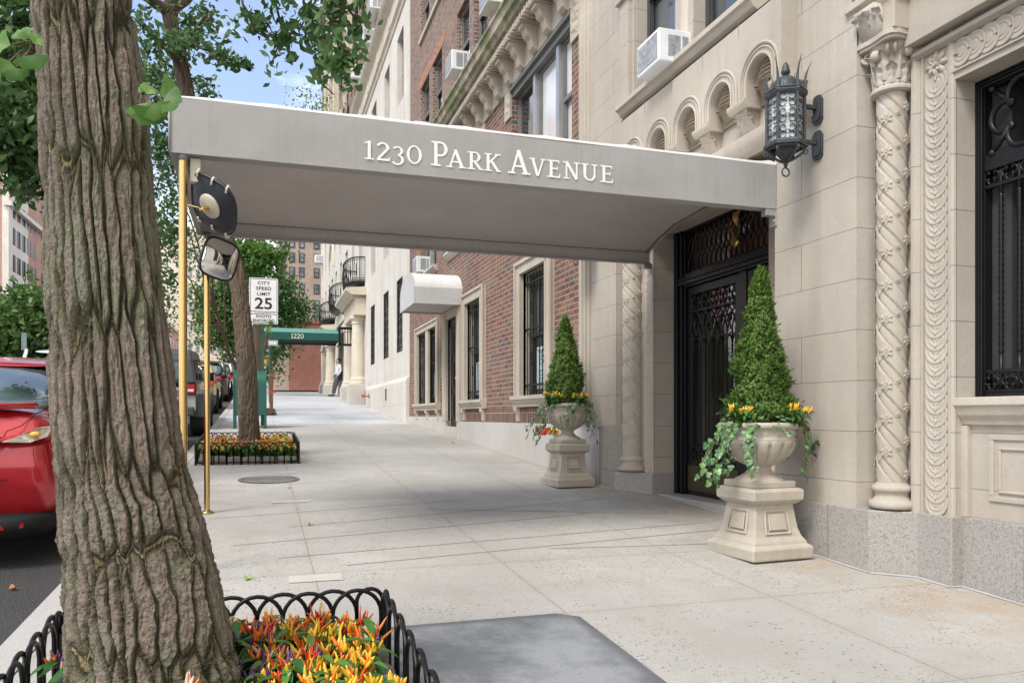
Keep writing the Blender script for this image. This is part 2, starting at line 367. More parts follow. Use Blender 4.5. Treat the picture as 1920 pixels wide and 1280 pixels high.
# ================================================================== GROUND
def strip(name, mat, x0, x1, ys, dz, kind='structure', thick=None, nx=1):
    mb = MB(); ys = sorted(ys)
    for a, b in zip(ys, ys[1:]):
        for i in range(nx):
            xa = x0 + (x1 - x0) * i / nx; xb = x0 + (x1 - x0) * (i + 1) / nx
            mb.quad((xa, a, G(a) + dz), (xb, a, G(a) + dz), (xb, b, G(b) + dz), (xa, b, G(b) + dz))
    if thick:
        for a, b in zip(ys, ys[1:]): mb.quad((x0, a, G(a) + dz), (x0, b, G(b) + dz), (x0, b, G(b) + dz - thick), (x0, a, G(a) + dz - thick))
    o = mb.build(name, mat); o['kind'] = kind; return o
def yr(a, b): return [a] + [p[0] for p in GP if a < p[0] < b] + [b]
def pavemat(name, base, lines_x, lines_y, speck=1., tint=.9):
    m = M(name, base, .86, spec=.25); x, y, z = m.xyz()
    n1 = m.noise(.55, 5, .6); n2 = m.noise(3.2, 6, .65); n3 = m.noise(28, 5, .7); n4 = m.noise(190, 3, .6)
    c = m.mix(n1.rng(.35, .65), tuple(q * .80 for q in base), tuple(q * 1.08 for q in base))
    c = m.mix(n2.rng(.46, .70, 0, .6), c, (base[0] * .78, base[1] * .74, base[2] * .68))
    c = m.mix(n4.rng(.35, .7, 0, .42), c, tuple(q * .52 for q in base)); c = m.mix(n3.rng(.5, .72, 0, .3), c, tuple(q * .72 for q in base)); c = m.mix((x - 2.9).rng(0, .7, 0, 1) * n2.rng(.40, .62, 0, .55), c, (.42, .30, .19)); c = m.mix(m.noise(.9, 3, stretch=(1, .5, 1)).rng(.5, .7, 0, .3), c, tuple(q * .78 for q in base))
    wx = m.comb(x + n3 * .02, y + n3 * .02, z)
    v1 = m.vor(46, vec=wx); vs = m.vor(52, vec=wx, out='Color')
    big = m.noise(1.1, 4).rng(.34, .58, .1, 1)
    chip = v1.rng(.20, .28, 1, 0) * (m.white(m.comb((x * 30).floor(), (y * 30).floor(), 0.)).gt(.25)) * big * speck
    c = m.mix(chip * m.noise(7, 2).rng(.4, .6, .2, .9), c, (.115, .12, .13)); lc = m.vor(60).rng(.16, .24, 1, 0) * big; c = m.mix(lc * .5 * speck * speck, c, (.66, .62, .55))
    v2 = m.vor(23); chip2 = v2.rng(.12, .18, 1, 0) * m.noise(2.3, 3).rng(.47, .57, 0, 1) * speck
    c = m.mix(chip2 * .8, c, (.075, .08, .09))
    d = None
    for lx in lines_x:
        q = (x - lx + n2 * .004 - .002).abs(); d = q if d is None else d.mn(q)
    for ly in lines_y:
        q = (y - ly + n2 * .006 - .003).abs(); d = q if d is None else d.mn(q)
    if d is not None:
        j = d.rng(.0012, .0042, 1, 0); soft = d.rng(.0, .05, 1, 0)
        c = m.mix(soft * .10, c, (.25, .20, .14)); c = m.mix(j * .24, c, (.20, .175, .145))
        m.bump(n3 * .5 + n4 * .4 - j * .7 - chip * .3, .004)
    else: m.bump(n3 * .5 + n4 * .4, .003)
    m.color(c); m.rough(n2.rng(.3, .7, .72, .95)); return m.m
YL = [2.45, 3.68, 4.8, 7.62, 8.82, 10.0, 11.45, 13.1, 14.6, 16.1, 17.6]
M_walk = pavemat('tan_concrete_pavement', (.485, .466, .432), [.30, 1.46, 2.66], YL)
M_walk2 = pavemat('new_blue_grey_concrete', (.56, .575, .60), [.30, 1.85, 3.1], [19.6, 21.2, 22.8, 24.4, 26, 27.6, 29.2, 30.8, 32.4, 34, 36, 38, 41, 44, 47, 50], .15)
m = M('blue_grey_patch_slab', (.2, .2, .2), .8, spec=.3); n = m.noise(3.4, 6, .68); n2 = m.noise(1.2, 3); g = m.noise(220, 3, .7); x, y, z = m.xyz(); e = (x - .475).mn((x * -1 + 1.497)).mn(y * -1 + 3.675)
c = m.mix((n * .6 + n2 * .4).rng(.44, .58), (.16, .168, .182), (.30, .31, .325)); c = m.mix(e.rng(.02, .07, .85, 0), c, (.12, .125, .135)); c = m.mix(g.rng(.45, .65, 0, .3), c, (.10, .10, .11)); c = m.mix(m.vor(34).rng(.10, .16, 1, 0) * n.gt(.5) * .6, c, (.05, .05, .055)); m.color(c); m.bump(g + n * .5, .002); M_slab = m.m
m = M('asphalt', (.06, .06, .06), .8, spec=.4); n = m.noise(90, 4, .75); v = m.vor(70)
c = m.ramp(n, [(.3, (.028, .028, .030)), (.55, (.060, .059, .058)), (.75, (.15, .14, .13))]); c = m.mix(m.noise(.7, 4).rng(.4, .7, 0, .5), c, (.085, .08, .076)); m.color(c); m.bump(n + v * .8, .012); M_asph = m.m
M_curb = granite('bluestone_curb', (.46, .44, .41), (.30, .30, .30), (.56, .54, .5), (1.8, .2))
g0 = MB(); ys = [-60] + yr(-20, 400) + [1500]
for a, b in zip(ys, ys[1:]):
    for xa, xb in ((-400, -17), (-17, -1.0), (-1.0, 400)): g0.quad((xa, a, G(a) - .22), (xb, a, G(a) - .22), (xb, b, G(b) - .22), (xa, b, G(b) - .22))
o = g0.build('ground', simple('dusty_city_ground', (.22, .21, .20), .9)); o['kind'] = 'structure'
strip('road', M_asph, -17.5, -1.06, yr(-20, 390), -.15)
strip('pavement', M_walk, -.905, 4.6, yr(-12, 19.5), 0)
strip('new_pavement', M_walk2, -.905, 4.6, yr(19.5, 53), .0)
mb = MB()
for a, b in zip(yr(-12, 53), yr(-12, 53)[1:]):
    x0, x1 = -1.07, -.91
    A = [(x0, a, G(a) - .3), (x0, a, G(a) - .012), (x0 + .015, a, G(a) + .004), (x1, a, G(a) + .004), (x1, a, G(a) - .3)]
    B = [(p[0], b, p[2] - G(a) + G(b)) for p in A]
    for i in range(4): mb.quad(A[i], B[i], B[i + 1], A[i + 1])
o = mb.build('curb', M_curb); o['kind'] = 'structure'
strip('side_street', M_asph, -17.5, 60, yr(53.02, 66.9), .02)
strip('far_pavement', M_walk2, -1.0, 60, yr(67, 100), .12, thick=.3)
strip('far_curb_apron', M_curb, -1.05, 4.6, [52.4, 53.0], .012)
mb = MB(); A = [(.475, 1.6), (1.497, 1.6), (1.497, 3.60), (1.40, 3.68), (.475, 3.675)]
mb.poly([(x, y, G(y) + .004) for x, y in A]); o = mb.build('dark_slab_patch', M_slab); o['kind'] = 'structure'
# manhole, small cast cover plates, sealed strip along the plinth, saw marks
def disc(mb, c, r0, r1, z, n=48):
    for k in range(n):
        a, b = 2 * PI * k / n, 2 * PI * (k + 1) / n
        P = []
        for r, t in ((r0, a), (r1, a), (r1, b), (r0, b)): X, Y = c[0] + r * math.cos(t), c[1] + r * math.sin(t); P.append((X, Y, G(Y) + z))
        mb.quad(*P)
mm = M('cast_iron_cover', (.16, .15, .145), .6, .4); v = mm.vor(42, rnd=0.); mm.color(mm.mix(v.rng(.25, .4), (.10, .10, .10), (.24, .23, .21))); mm.bump(v, .01); M_cover = mm.m
t = thing('manhole_cover', 'round iron manhole cover set flush in the pavement near the far brass pole', 'manhole cover', (0, 0, 0))
mb = MB(); disc(mb, (.08, 9.2), .0, .285, .006); mb.build('cover', M_cover, t)
mb = MB(); disc(mb, (.08, 9.2), .29, .33, .009); mb.build('rim', simple('worn_iron_rim', (.22, .21, .2), .5, .5), t)
M_patch = pavemat('light_mortar_patch', (.575, .55, .50), [], [], .2)
for i, (x, y, lx, ly, lab) in enumerate([(.26, 7.57, .17, .07, 'small pale mortar patch on the pavement joint just beyond the far pole base'), (.30, 4.68, .15, .08, 'small pale mortar patch on the pavement joint just behind the near arched fence'), (.30, 9.85, .09, .10, 'small pale mortar patch on the joint beside the far flower bed')]):
    mb = MB(); mb.add([(x - lx, y - ly, G(y - ly) + .004), (x + lx, y - ly, G(y - ly) + .004), (x + lx, y + ly, G(y + ly) + .004), (x - lx, y + ly, G(y + ly) + .004)], [(0, 1, 2, 3)])
    o = mb.build('mortar_patch', M_patch); o['kind'] = 'structure'; o['label'] = lab
# saw marks across the bay under the canopy
mb = MB()
for (xa, ya, xb, yb) in [(.5, 4.95, 3.5, 5.45), (.1, 5.25, 3.55, 5.75), (-.2, 5.7, 2.7, 6.35), (1.4, 6.9, 3.4, 6.2), (.2, 6.3, 3.5, 7.2), (1.9, 5.1, 3.4, 4.95), (-.4, 6.8, 1.9, 7.35)]:
    dx, dy = xb - xa, yb - ya; L = math.hypot(dx, dy); nx_, ny_ = -dy / L * .0045, dx / L * .0045
    P = [(xa - nx_, ya - ny_), (xb - nx_, yb - ny_), (xb + nx_, yb + ny_), (xa + nx_, ya + ny_)]
    mb.quad(*[(x, y, G(y) + .003) for x, y in P])
o = mb.build('pavement_saw_marks', simple('scored_line', (.24, .21, .18), .9)); o['kind'] = 'structure'
# tree pits are soil let into the pavement
def soil(x0, x1, y0, y1, name, lab):
    mb = MB(); n = 24
    for i in range(n):
        for j in range(n):
            P = []
            for (a, b) in ((i, j), (i + 1, j), (i + 1, j + 1), (i, j + 1)):
                x = x0 + (x1 - x0) * a / n; y = y0 + (y1 - y0) * b / n
                P.append((x, y, G(y) + .035 + .03 * mnoise.noise((x * 6, y * 6, 0))))
            mb.quad(*P)
    o = mb.build(name, M_soil); o['kind'] = 'stuff'; o['label'] = lab
soil(-.66, .43, 1.3, 3.19, 'soil', 'dark planting soil under the peppers around the big trunk'); soil(-.76, .44, 10.84, 12.62, 'soil', 'dark planting soil of the far bed around the leaning ginkgo')
# ================================================================== BUILDING 1230
B = thing('apartment_building', 'limestone and red brick apartment house with carved entrance and grey canopy in front', 'building', (3.6, 8, 0))
B.location = (0, 0, 0)
YC, YW = 8.42, 19.97            # limestone|brick joint, brick|pale stone joint
FX = 3.61
def pt(o): return o
# --- brick wall with openings
G1 = [(9.75, 10.80, 1.46, 3.22), (12.98, 14.03, 1.46, 3.22), (16.55, 17.42, 1.46, 3.12), (17.70, 18.70, 1.46, 3.12)]
DOOR2 = (14.72, 15.62, .98, 3.12)
F2 = [(8.94, 11.34, 4.45, 6.10), (13.1, 15.5, 4.45, 6.10), (16.75, 18.45, 4.45, 6.10)]
F3 = [(a, b, z, z + 1.40) for z in (7.57, 10.14, 12.7, 15.3) for a, b in ((8.95, 9.87), (10.2, 11.1), (12.77, 13.64), (13.98, 14.94), (16.28, 17.2), (17.6, 18.56))]
mb = MB(); grid_wall(mb, FX, YC, YW, 1.07, 6.55, G1 + [DOOR2] + F2, .20)
mb.build('brick_wall', M_brick, B)
mb = MB(); grid_wall(mb, FX + .02, YC, YW, 6.55, 17.5, F3, .16); mb.quad((FX+.02, YC, 6.55), (FX, YC, 6.55), (FX, YW, 6.55), (FX+.02, YW, 6.55))
mb.build('upper_brick_wall', M_brickN, B)
mb = MB(); mb.box(FX + .6, FX + 14, -8, YW - .02, .0, 17.45); mb.build('building_core', M_black, B)
mb = MB(); mb.box(FX - .012, FX + .05, 9.0, 14.40, 1.082, 1.29); mb.build('soldier_course', M_solder, B)
mb = MB(); mb.box(FX - .03, FX + .2, YC - .35, 14.45, -.4, 1.08); mb.box(FX - .05, FX + .2, 14.45, 14.70, .0, 1.08); mb.box(FX - .028, FX + .5, 14.70, 15.66, .0, .975); mb.box(FX - .05, FX + .2, 15.66, 15.95, .0, 1.16); mb.box(FX - .03, FX + .2, 15.95, YW + .02, .0, 1.175)
mb.build('plinth', M_granL, B, bevel=.006)
# --- 1F windows: stone surround, sill on brackets, window, grille
def surround(y0, y1, z0, z1, oy0, oy1, oz1, mull=None, par=None):
    mb = MB(); p = FX - .055
    mb.box(p, FX + .04, oy0, y0, z0, oz1); mb.box(p, FX + .04, y1, oy1, z0, oz1); mb.box(p, FX + .04, y0, y1, z1, oz1)
    for a, b in ((oy0 - .012, oy0 + .035), (oy1 - .035, oy1 + .012)): mb.box(p - .025, p + .01, a, b, z0, oz1)
    mb.box(p - .028, p + .01, oy0 - .014, oy1 + .014, oz1 - .035, oz1 + .014)
    for a, b in ((y0 - .03, y0 + .002), (y1 - .002, y1 + .03)): mb.box(p - .014, p + .01, a, b, z0, z1 + .03)
    mb.box(p - .015, p + .01, y0 - .03, y1 + .03, z1 - .002, z1 + .03)
    if mull: mb.box(p, FX + .18, mull[0], mull[1], z0, z1)
    # reveal liner
    mb.box(FX + .04, FX + .2, y0 - .02, y0 + .012, z0, z1); mb.box(FX + .04, FX + .2, y1 - .012, y1 + .02, z0, z1); mb.box(FX + .04, FX + .2, y0, y1, z1 - .012, z1 + .02)
    o = mb.build('window_surround', M_trim, par or B, bevel=.004)
    mb = MB(); a, b = oy0 - .07, oy1 + .07
    prof = [(FX, z0 + .01), (p - .07, z0 + .005), (p - .075, z0 - .045), (p - .06, z0 - .05), (p - .045, z0 - .085), (p - .02, z0 - .115), (p - .018, z0 - .15), (FX, z0 - .15)]
    mb.prism([(x, z) for x, z in prof], 'y', a, b)
    ends = [oy0 + .06, oy1 - .06] + ([(mull[0] + mull[1]) / 2] if mull else [])
    for e in ends: mb.prism([(FX, z0 - .14), (p - .03, z0 - .14), (p - .035, z0 - .2), (p, z0 - .25), (p + .01, z0 - .36), (FX, z0 - .37)], 'y', e - .055, e + .055)
    mb.build('window_sill', M_trim, B, bevel=.004)
def dh_window(par, x, y0, y1, z0, z1, fr=M_frame, gl=M_glass, rail=.5, fw=.055, name='window', cur=None):
    mb = MB(); d = .05
    mb.box(x, x + d, y0, y0 + fw, z0, z1); mb.box(x, x + d, y1 - fw, y1, z0, z1); mb.box(x, x + d, y0 + fw, y1 - fw, z1 - fw, z1); mb.box(x, x + d, y0 + fw, y1 - fw, z0, z0 + fw)
    zr = z0 + (z1 - z0) * rail; mb.box(x - .012, x + .02, y0 + fw, y1 - fw, zr - .03, zr + .02)
    mb.box(x + .012, x + .035, y0 + fw, y0 + fw + .025, z0 + fw, z1 - fw); mb.box(x + .012, x + .035, y1 - fw - .025, y1 - fw, z0 + fw, z1 - fw)
    o = mb.build(name, fr, par)
    mb = MB(); mb.quad((x + .03, y0 + fw, zr), (x + .03, y0 + fw, z1 - fw), (x + .03, y1 - fw, z1 - fw), (x + .03, y1 - fw, zr))
    mb.quad((x + .045, y0 + fw, z0 + fw), (x + .045, y0 + fw, zr), (x + .045, y1 - fw, zr), (x + .045, y1 - fw, z0 + fw))
    mb.build('pane', gl, o); return o
def grille(y0, y1, z0, z1, x, nb, bars_z, scroll=True):
    mb = MB()
    for k in range(nb):
        y = y0 + (y1 - y0) * (k + .5) / nb; mb.tube([(x, y, z0), (x, y, z1)], .009, 6)
    for z in bars_z: mb.box(x - .011, x + .011, y0 - .05, y1 + .05, z - .012, z + .012)
    if scroll:
        for k in (1, nb - 3):
            y = y0 + (y1 - y0) * (k + 1) / nb
            for zc in (z0 + (z1 - z0) * .30, z0 + (z1 - z0) * .72):
                for sy in (-1, 1):
                    for sz in (-1, 1):
                        pts = []
                        for i in range(12):
                            a = i / 11 * 1.6 * PI; r = .042 * (1 - i / 16)
                            pts.append((x - .012, y + sy * (.012 + r * math.sin(a) * .8), zc + sz * (.02 + .045 - r * math.cos(a))))
                        mb.tube(pts, .006, 5)
                mb.box(x - .02, x, y - .022, y + .022, zc - .012, zc + .012)
    return mb.build('window_grille', M_iron, B)
for (y0, y1, z0, z1), (a, b, c) in zip(G1[:2], ((9.53, 11.02, 3.39), (12.80, 14.24, 3.40))):
    w_ = .0
    surround(y0 + 0, y1, z0, z1, a if a > 9.6 else 9.53, b - .22 if False else b, c)
# the openings above are widened so the reveal reads: windows 1 and 2
surround(G1[2][0], G1[3][1], 1.46, 3.12, 16.36, 18.9, 3.27, mull=(17.42, 17.70))
for (y0, y1, z0, z1) in G1:
    dh_window(B, FX + .11, y0, y1, z0, z1)
    grille(y0, y1, z0 + .02, z1 - .02, FX + .035, 8, [z0 + .16, z0 + (z1 - z0) * .545, z1 - .15])
# white-framed teal rack seen behind the bars of each ground floor window
mm = M('teal_air_conditioner_fins', (.2, .4, .45), .5); x, y, z = mm.xyz(); f = (z.mod(.052)).lt(.016); mm.color(mm.mix(f.mxx((y.mod(.07)).lt(.012)), (.10, .25, .30), (.55, .60, .62))); M_teal = mm.m
for i, (yc, wd) in enumerate(((10.12, .52), (13.38, .46), (17.02, .36))):
    t = thing('window_air_conditioner', ['teal finned air conditioner behind the bars of the window nearest the far urn', 'white framed air conditioner behind the bars of the middle brick wall window', 'white framed air conditioner behind the bars of the paired window beyond the side door'][i], 'air conditioner', (FX + .055, yc, 1.5), 0, 'air conditioners behind ground floor window bars')
    mb = MB(); mb.box(0, .06, -wd / 2, -wd / 2 + .035, .08, .62); mb.box(0, .06, wd / 2 - .035, wd / 2, .08, .62); mb.box(0, .06, -wd / 2, wd / 2, .60, .635); mb.box(0, .06, -wd / 2, wd / 2, .06, .09); mb.box(.012, .05, -wd / 2, wd / 2, .33, .355); mb.build('casing', M_acw, t)
    mb = MB(); mb.box(.02, .055, -wd / 2 + .03, wd / 2 - .03, .085, .605); mb.build('grille', M_teal, t)
# --- side door
mb = MB(); p = FX - .06
for a, b in ((14.47, 14.72), (15.62, 15.92)):
    mb.box(p, FX + .04, a, b, 1.08, 3.30); mb.box(p - .02, p + .01, a + .07, a + .10, 1.2, 3.22)
mb.box(p, FX + .04, 14.72, 15.62, 3.12, 3.30); mb.box(FX + .04, FX + .05, 15.60, 15.66, .98, 3.14); mb.box(FX + .04, FX + .32, 14.72, 15.62, 3.11, 3.16)
mb.build('door_surround', M_trim, B, bevel=.005)
mb = MB(); X = FX + .045; mb.box(X, X + .05, 14.722, 15.618, .98, 2.95); mb.box(X - .02, X + .06, 14.722, 15.618, 2.95, 3.118)
for a, b in ((14.84, 15.12), (15.22, 15.50)):
    for c, d in ((1.12, 1.62), (1.76, 2.26), (2.40, 2.86)):
        mb.box(X - .012, X + .005, a, b, c, d); mb.box(X - .022, X, a + .05, b - .05, c + .05, d - .05)
sdoor = mb.build('side_door', M_iron, B, bevel=.003)
mb = MB(); mb.sphere((X - .06, 14.86, 1.92), .03); mb.tube([(X, 14.86, 1.92), (X - .06, 14.86, 1.92)], .012); mb.build('door_knob', M_brass, sdoor, smooth=True)
mb = MB(); mb.box(FX - .02, FX + .01, 16.02, 16.30, 1.98, 2.55); mb.build('glazed_notice_board', glass('notice_glass', (.26, .30, .24), .1), B)
# --- cornice of brick part: gutter, dentils, modillion brackets
mb = MB(); p = FX
prof = [(p, 7.56), (3.20, 7.50), (3.17, 7.02), (3.19, 6.97), (3.24, 6.95), (3.27, 6.90), (3.36, 6.88), (3.40, 6.80), (3.42, 6.79), (3.43, 6.74), (p, 6.72)]
prof = [(p, 7.56), (3.32, 7.52), (3.20, 7.06), (3.18, 7.0), (3.22, 6.93), (3.30, 6.90), (3.36, 6.84), (3.44, 6.80), (3.46, 6.76), (p, 6.76)]
prof = [(FX + .05, 6.98), (3.17, 6.90), (3.165, 6.86), (3.20, 6.84), (3.22, 6.74), (3.27, 6.72), (3.29, 6.66), (3.36, 6.64), (3.37, 6.58), (FX, 6.58)]
mossm = M('mossy_weathered_limestone', (.5, .45, .36), .9); x, y, z = mossm.xyz(); n = mossm.noise(3.2, 6, .65); n2 = mossm.noise(1.2, 4, stretch=(1, 2, 4))
c = mossm.mix(n.rng(.4, .62), (.50, .44, .35), (.22, .20, .16)); c = mossm.mix(n2.rng(.45, .6, 0, .8), c, (.16, .19, .06)); mossm.color(c); mossm.bump(n, .01); M_moss = mossm.m
mb.prism(prof, 'y', YC + .0, YW); cor = mb.build('cornice', M_moss, B)
mb = MB(); k = 0; y = YC + .1
while y < YW - .1: mb.box(3.30, FX, y, y + .055, 6.50, 6.578); y += .10
mb.build('dentils', M_trim, B)
y = 9.05
while y < YW - .2:
    mb = MB()
    mb.prism([(FX + .01, 6.48), (3.34, 6.48), (3.34, 6.43), (3.39, 6.41), (3.42, 6.33), (3.47, 6.29), (3.50, 6.18), (3.55, 6.14), (FX + .01, 6.12)], 'y', y - .085, y + .085)
    mb.prism([(FX + .01, 6.515), (3.30, 6.515), (3.31, 6.478), (FX + .01, 6.478)], 'y', y - .11, y + .11)
    y += .555; mb.build('modillion', M_trim, B, bevel=.008)
mb = MB(); mb.box(FX - .035, FX + .02, YC, YW, 6.13, 6.50); mb.build('cornice_frieze', M_trim, B)
for y in (9.9, 12.0, 14.0, 16.0, 18.0): mb = MB(); mb.tube([(3.155, y, 6.84), (3.12, y + .02, 6.9), (3.14, y + .03, 6.97), (3.3, y + .02, 6.99)], .007, 5); mb.build('gutter_strap', M_steel, B)
# --- 2F triple windows with dark steel lintel and carved corner stones
def triple(y0, y1, z0, z1, splits, light):
    mb = MB(); mb.box(FX - .04, FX + .02, y0 - .02, y1 + .02, z1 - .035, z1 + .015); mb.box(FX + .01, FX + .12, y0, y1, z1 - .12, z1 - .01)
    mb.build('window_lintel', M_greyframe, B)
    ys_ = [y0] + splits + [y1]
    for k, (a, b) in enumerate(zip(ys_, ys_[1:])):
        dh_window(B, FX + .10, a + (.05 if k else 0), b - (.05 if k < len(ys_) - 2 else 0), z0, z1 - .1, M_greyframe, light[k], .24 if k == 1 else .5, .06)
    for s_ in splits: mb = MB(); mb.box(FX + .045, FX + .16, s_ - .052, s_ + .052, z0, z1 - .1); mb.build('window_mullion', M_steel, B)
    for yy in (y0 - .16, y1 + .16):
        mb = MB()
        for q in range(26):
            r_ = random.Random(q + int(yy * 10)); mb.sphere((FX - .01, yy + r_.uniform(-.10, .10), z1 - .33 + r_.uniform(-.02, .42)), r_.uniform(.03, .06), 6, 5, (.7, 1, 1.2))
        mb.box(FX - .03, FX + .03, yy - .14, yy + .14, z1 - .40, z1 + .12); mb.build('carved_corner_stone', M_trim, B)
    mb = MB(); mb.prism([(FX + .02, z0 + .01), (FX - .10, z0), (FX - .11, z0 - .05), (FX - .06, z0 - .10), (FX, z0 - .14)], 'y', y0 - .12, y1 + .12); mb.build('window_sill', M_trim, B)
triple(*F2[0], [9.55, 10.46], [M_blind, M_blind, M_glass]); triple(*F2[1], [13.75, 14.7], [M_glass] * 3); triple(*F2[2], [17.6], [M_glass] * 2)
for (y0, y1, z0, z1) in F3:
    if z0 > 13: continue
    dh_window(B, FX + .11, y0, y1, z0, z1, M_greyframe, M_glass)
for z0 in (7.57, 10.14, 12.7):
    for a, b in ((8.95, 11.1), (12.77, 14.94), (16.28, 18.56)): mb = MB(); mb.box(FX - .03, FX + .1, a - .08, b + .08, z0 - .11, z0 - .003); mb.build('window_sill', M_trim, B)
M_obrick = brick('orange_repair_brick', [(0, (.48, .19, .10)), (.5, (.42, .16, .09)), (.8, (.30, .14, .10))], (.5, .42, .33))
mb = MB(); mb.box(FX + .012, FX + .1, 16.0, 18.85, 8.975, 9.25); mb.build('repaired_brick_lintel', M_obrick, B)
# --- awning over side door
t = thing('door_awning', 'small grey barrel awning over the black side door in the brick wall', 'awning', (0, 0, 0))
ya, yb, xa, zb = 14.44, 15.98, 2.70, 3.28
arc = [(ya, zb + .30)] + [((ya + yb) / 2 - (yb - ya) / 2 * math.cos(a), zb + .30 + .36 * math.sin(a)) for a in np.linspace(0.12, PI - .12, 15)] + [(yb, zb + .30)]
mb = MB()
def awx(yy, zz): return xa + .0
L0 = [(xa, y, z) for y, z in arc]; L1 = [(FX + .01, y, z) for y, z in arc]
mb.loops([L0, L1], close=False); mb.build('vault', M_canvtop, t, smooth=True)
mb = MB(); mb.poly([(xa - .004, y, z) for y, z in ([(ya, zb)] + arc + [(yb, zb)])])
mb.build('arched_front', M_awn, t)
mb = MB(); mb.box(xa, FX, ya, ya + .012, zb, zb + .30); mb.box(xa, FX, yb - .012, yb, zb, zb + .30)
mb.box(xa - .008, xa + .012, ya, yb, zb - .004, zb + .02); mb.box(xa, FX - .06, ya - .006, ya + .015, zb - .006, zb + .012)
mb.build('valance', M_awn, t)
mb = MB(); mb.quad((xa + .01, ya + .01, zb + .035), (FX - .01, ya + .01, zb + .035), (FX - .01, yb - .01, zb + .035), (xa + .01, yb - .01, zb + .035)); mb.build('lining', M_lining, t)
# --- air conditioners standing in windows: top-level
def aircon(name_l, x, y, z, w=.62, d=.42, h=.42, rz=0, group='window air conditioners'):
    t = thing('air_conditioner', name_l, 'air conditioner', (x, y, z), rz, group)
    mb = MB(); mb.box(-d, .12, -w / 2, w / 2, 0, h); mb.build('casing', M_acw, t, bevel=.012)
    mb = MB(); mb.box(-d - .006, -d + .004, -w / 2 + .03, w / 2 - .03, .035, h - .035); mb.build('coil', M_acgrill, t)
    mb = MB(); n = 16
    for k in range(n):
        zz = .06 + (h - .12) * k / (n - 1)
        for s in (-1, 1):
            mb.box(-d + .09, -d + .21, s * (w / 2 + .003), s * (w / 2 - .005), zz - .006, zz + .006); mb.box(-d + .23, -.03, s * (w / 2 + .003), s * (w / 2 - .005), zz - .006, zz + .006)
    mb.build('side_louvres', M_acgrill, t); return t
AC = []
aircon('paint peeling white air conditioner on the carved limestone sill above the entrance', 3.62, 6.36, 4.275, .42, .32, .29)
aircon('white air conditioner on the mossy cornice in the nearer of two paired windows', 3.66, 14.42, 7.58, .52, .32, .36)
aircon('white air conditioner low on the cornice just above the street canopy', 3.66, 18.1, 7.58, .52, .32, .36)
aircon('white air conditioner in the brick wall window under the street canopy', 3.66, 17.95, 4.46, .52, .30, .36)
aircon('white air conditioner at the top edge of the brick wall above the cornice', 3.66, 12.0, 7.62, .50, .32, .36)
aircon('white air conditioner high on the brown brick beside the pale stone building', 3.66, 15.75, 10.2, .50, .32, .36)
# ================================================================== LIMESTONE ENTRANCE FRONT
ZP = .59                                   # top of the granite plinth
WL = [(6.42, 7.20, 4.33, 6.6), (5.30, 6.10, 4.33, 6.6)]
mb = MB()
grid_wall(mb, FX, 7.68, YC, 1.08, 4.15, [], .1); grid_wall(mb, FX, 4.11, 4.95, ZP, 4.15, [], .1)
grid_wall(mb, FX, 4.11, YC, 4.15, 17.5, WL, .26); grid_wall(mb, FX, 4.95, 7.68, 3.28, 4.15, [(4.95, 7.45, 3.56, 3.93)], .16)
mb.quad((FX + .16, 4.9, 3.4), (FX + .16, 7.6, 3.4), (FX + .16, 7.6, 4.0), (FX + .16, 4.9, 4.0))
# returns of the piers and the splayed recesses
def splay(yo, yi, zt, far=True):
    """far jamb of an opening: pier edge at yo, opening edge at yi (yo > yi)"""
    s = 1 if far else -1
    mb.box(FX + .002, 3.89, yo - s * .0, yo + s * .06, ZP, zt)
    mb.box(3.885, 4.5, yo + s * .03, yi + s * .24, ZP, zt)
    mb.box(3.835, 4.5, yi, yi + s * .245, ZP, zt)
    mb.prism([(3.885, yi + s * .33), (3.80, yi + s * .285), (3.80, yi + s * .265), (3.835, yi + s * .24), (3.90, yi + s * .24)], 'z', ZP, zt)
    mb.prism([(3.90, yi + s * .40), (3.845, yi + s * .36), (3.845, yi + s * .33), (3.90, yi + s * .30)], 'z', ZP, zt)
    mb.tube([(3.842, yi + s * .016, ZP), (3.842, yi + s * .016, zt - .05)], .020, 10)
    mb.tube([(3.838, yi + s * .235, ZP), (3.838, yi + s * .235, zt - .05)], .012, 8)
    mb.tube([(3.838, yi + s * .04, ZP), (3.838, yi + s * .04, zt - .05)], .008, 8)
splay(7.68, 7.27, 3.4); splay(4.11, 3.58, 3.52); splay(4.95, 5.33, 3.4, False)
mb.box(3.84, 4.4, 5.33, 7.27, 3.06, 3.4)                # door lintel
mb.box(3.8352, 4.5, -6, 3.579, 3.125, 3.42)               # window lintel
mb.box(3.62, 4.5, 4.95, 7.68, 3.19, 3.285)
mb.box(4.02, 4.6, -6, 1.6, 1.2, 3.2); mb.box(3.92, 4.6, -6, 3.57, ZP, 1.27)
mb.quad((3.9, 4.1, 3.2), (5, 4.1, 3.2), (5, 4.1, 17), (3.9, 4.1, 17))
mb.box(3.78, 5, -6, 4.10, 3.85, 17.5)
mb.build('limestone_wall', M_lime, B)
mb = MB()
# moulded strip where stone meets brick
mb.box(FX - .055, FX + .04, YC - .02, YC + .17, 1.08, 6.5); mb.box(FX - .03, FX + .05, YC - .07, YC - .02, 1.08, 17.4); mb.box(FX - .075, FX, YC + .03, YC + .06, 1.08, 6.5)
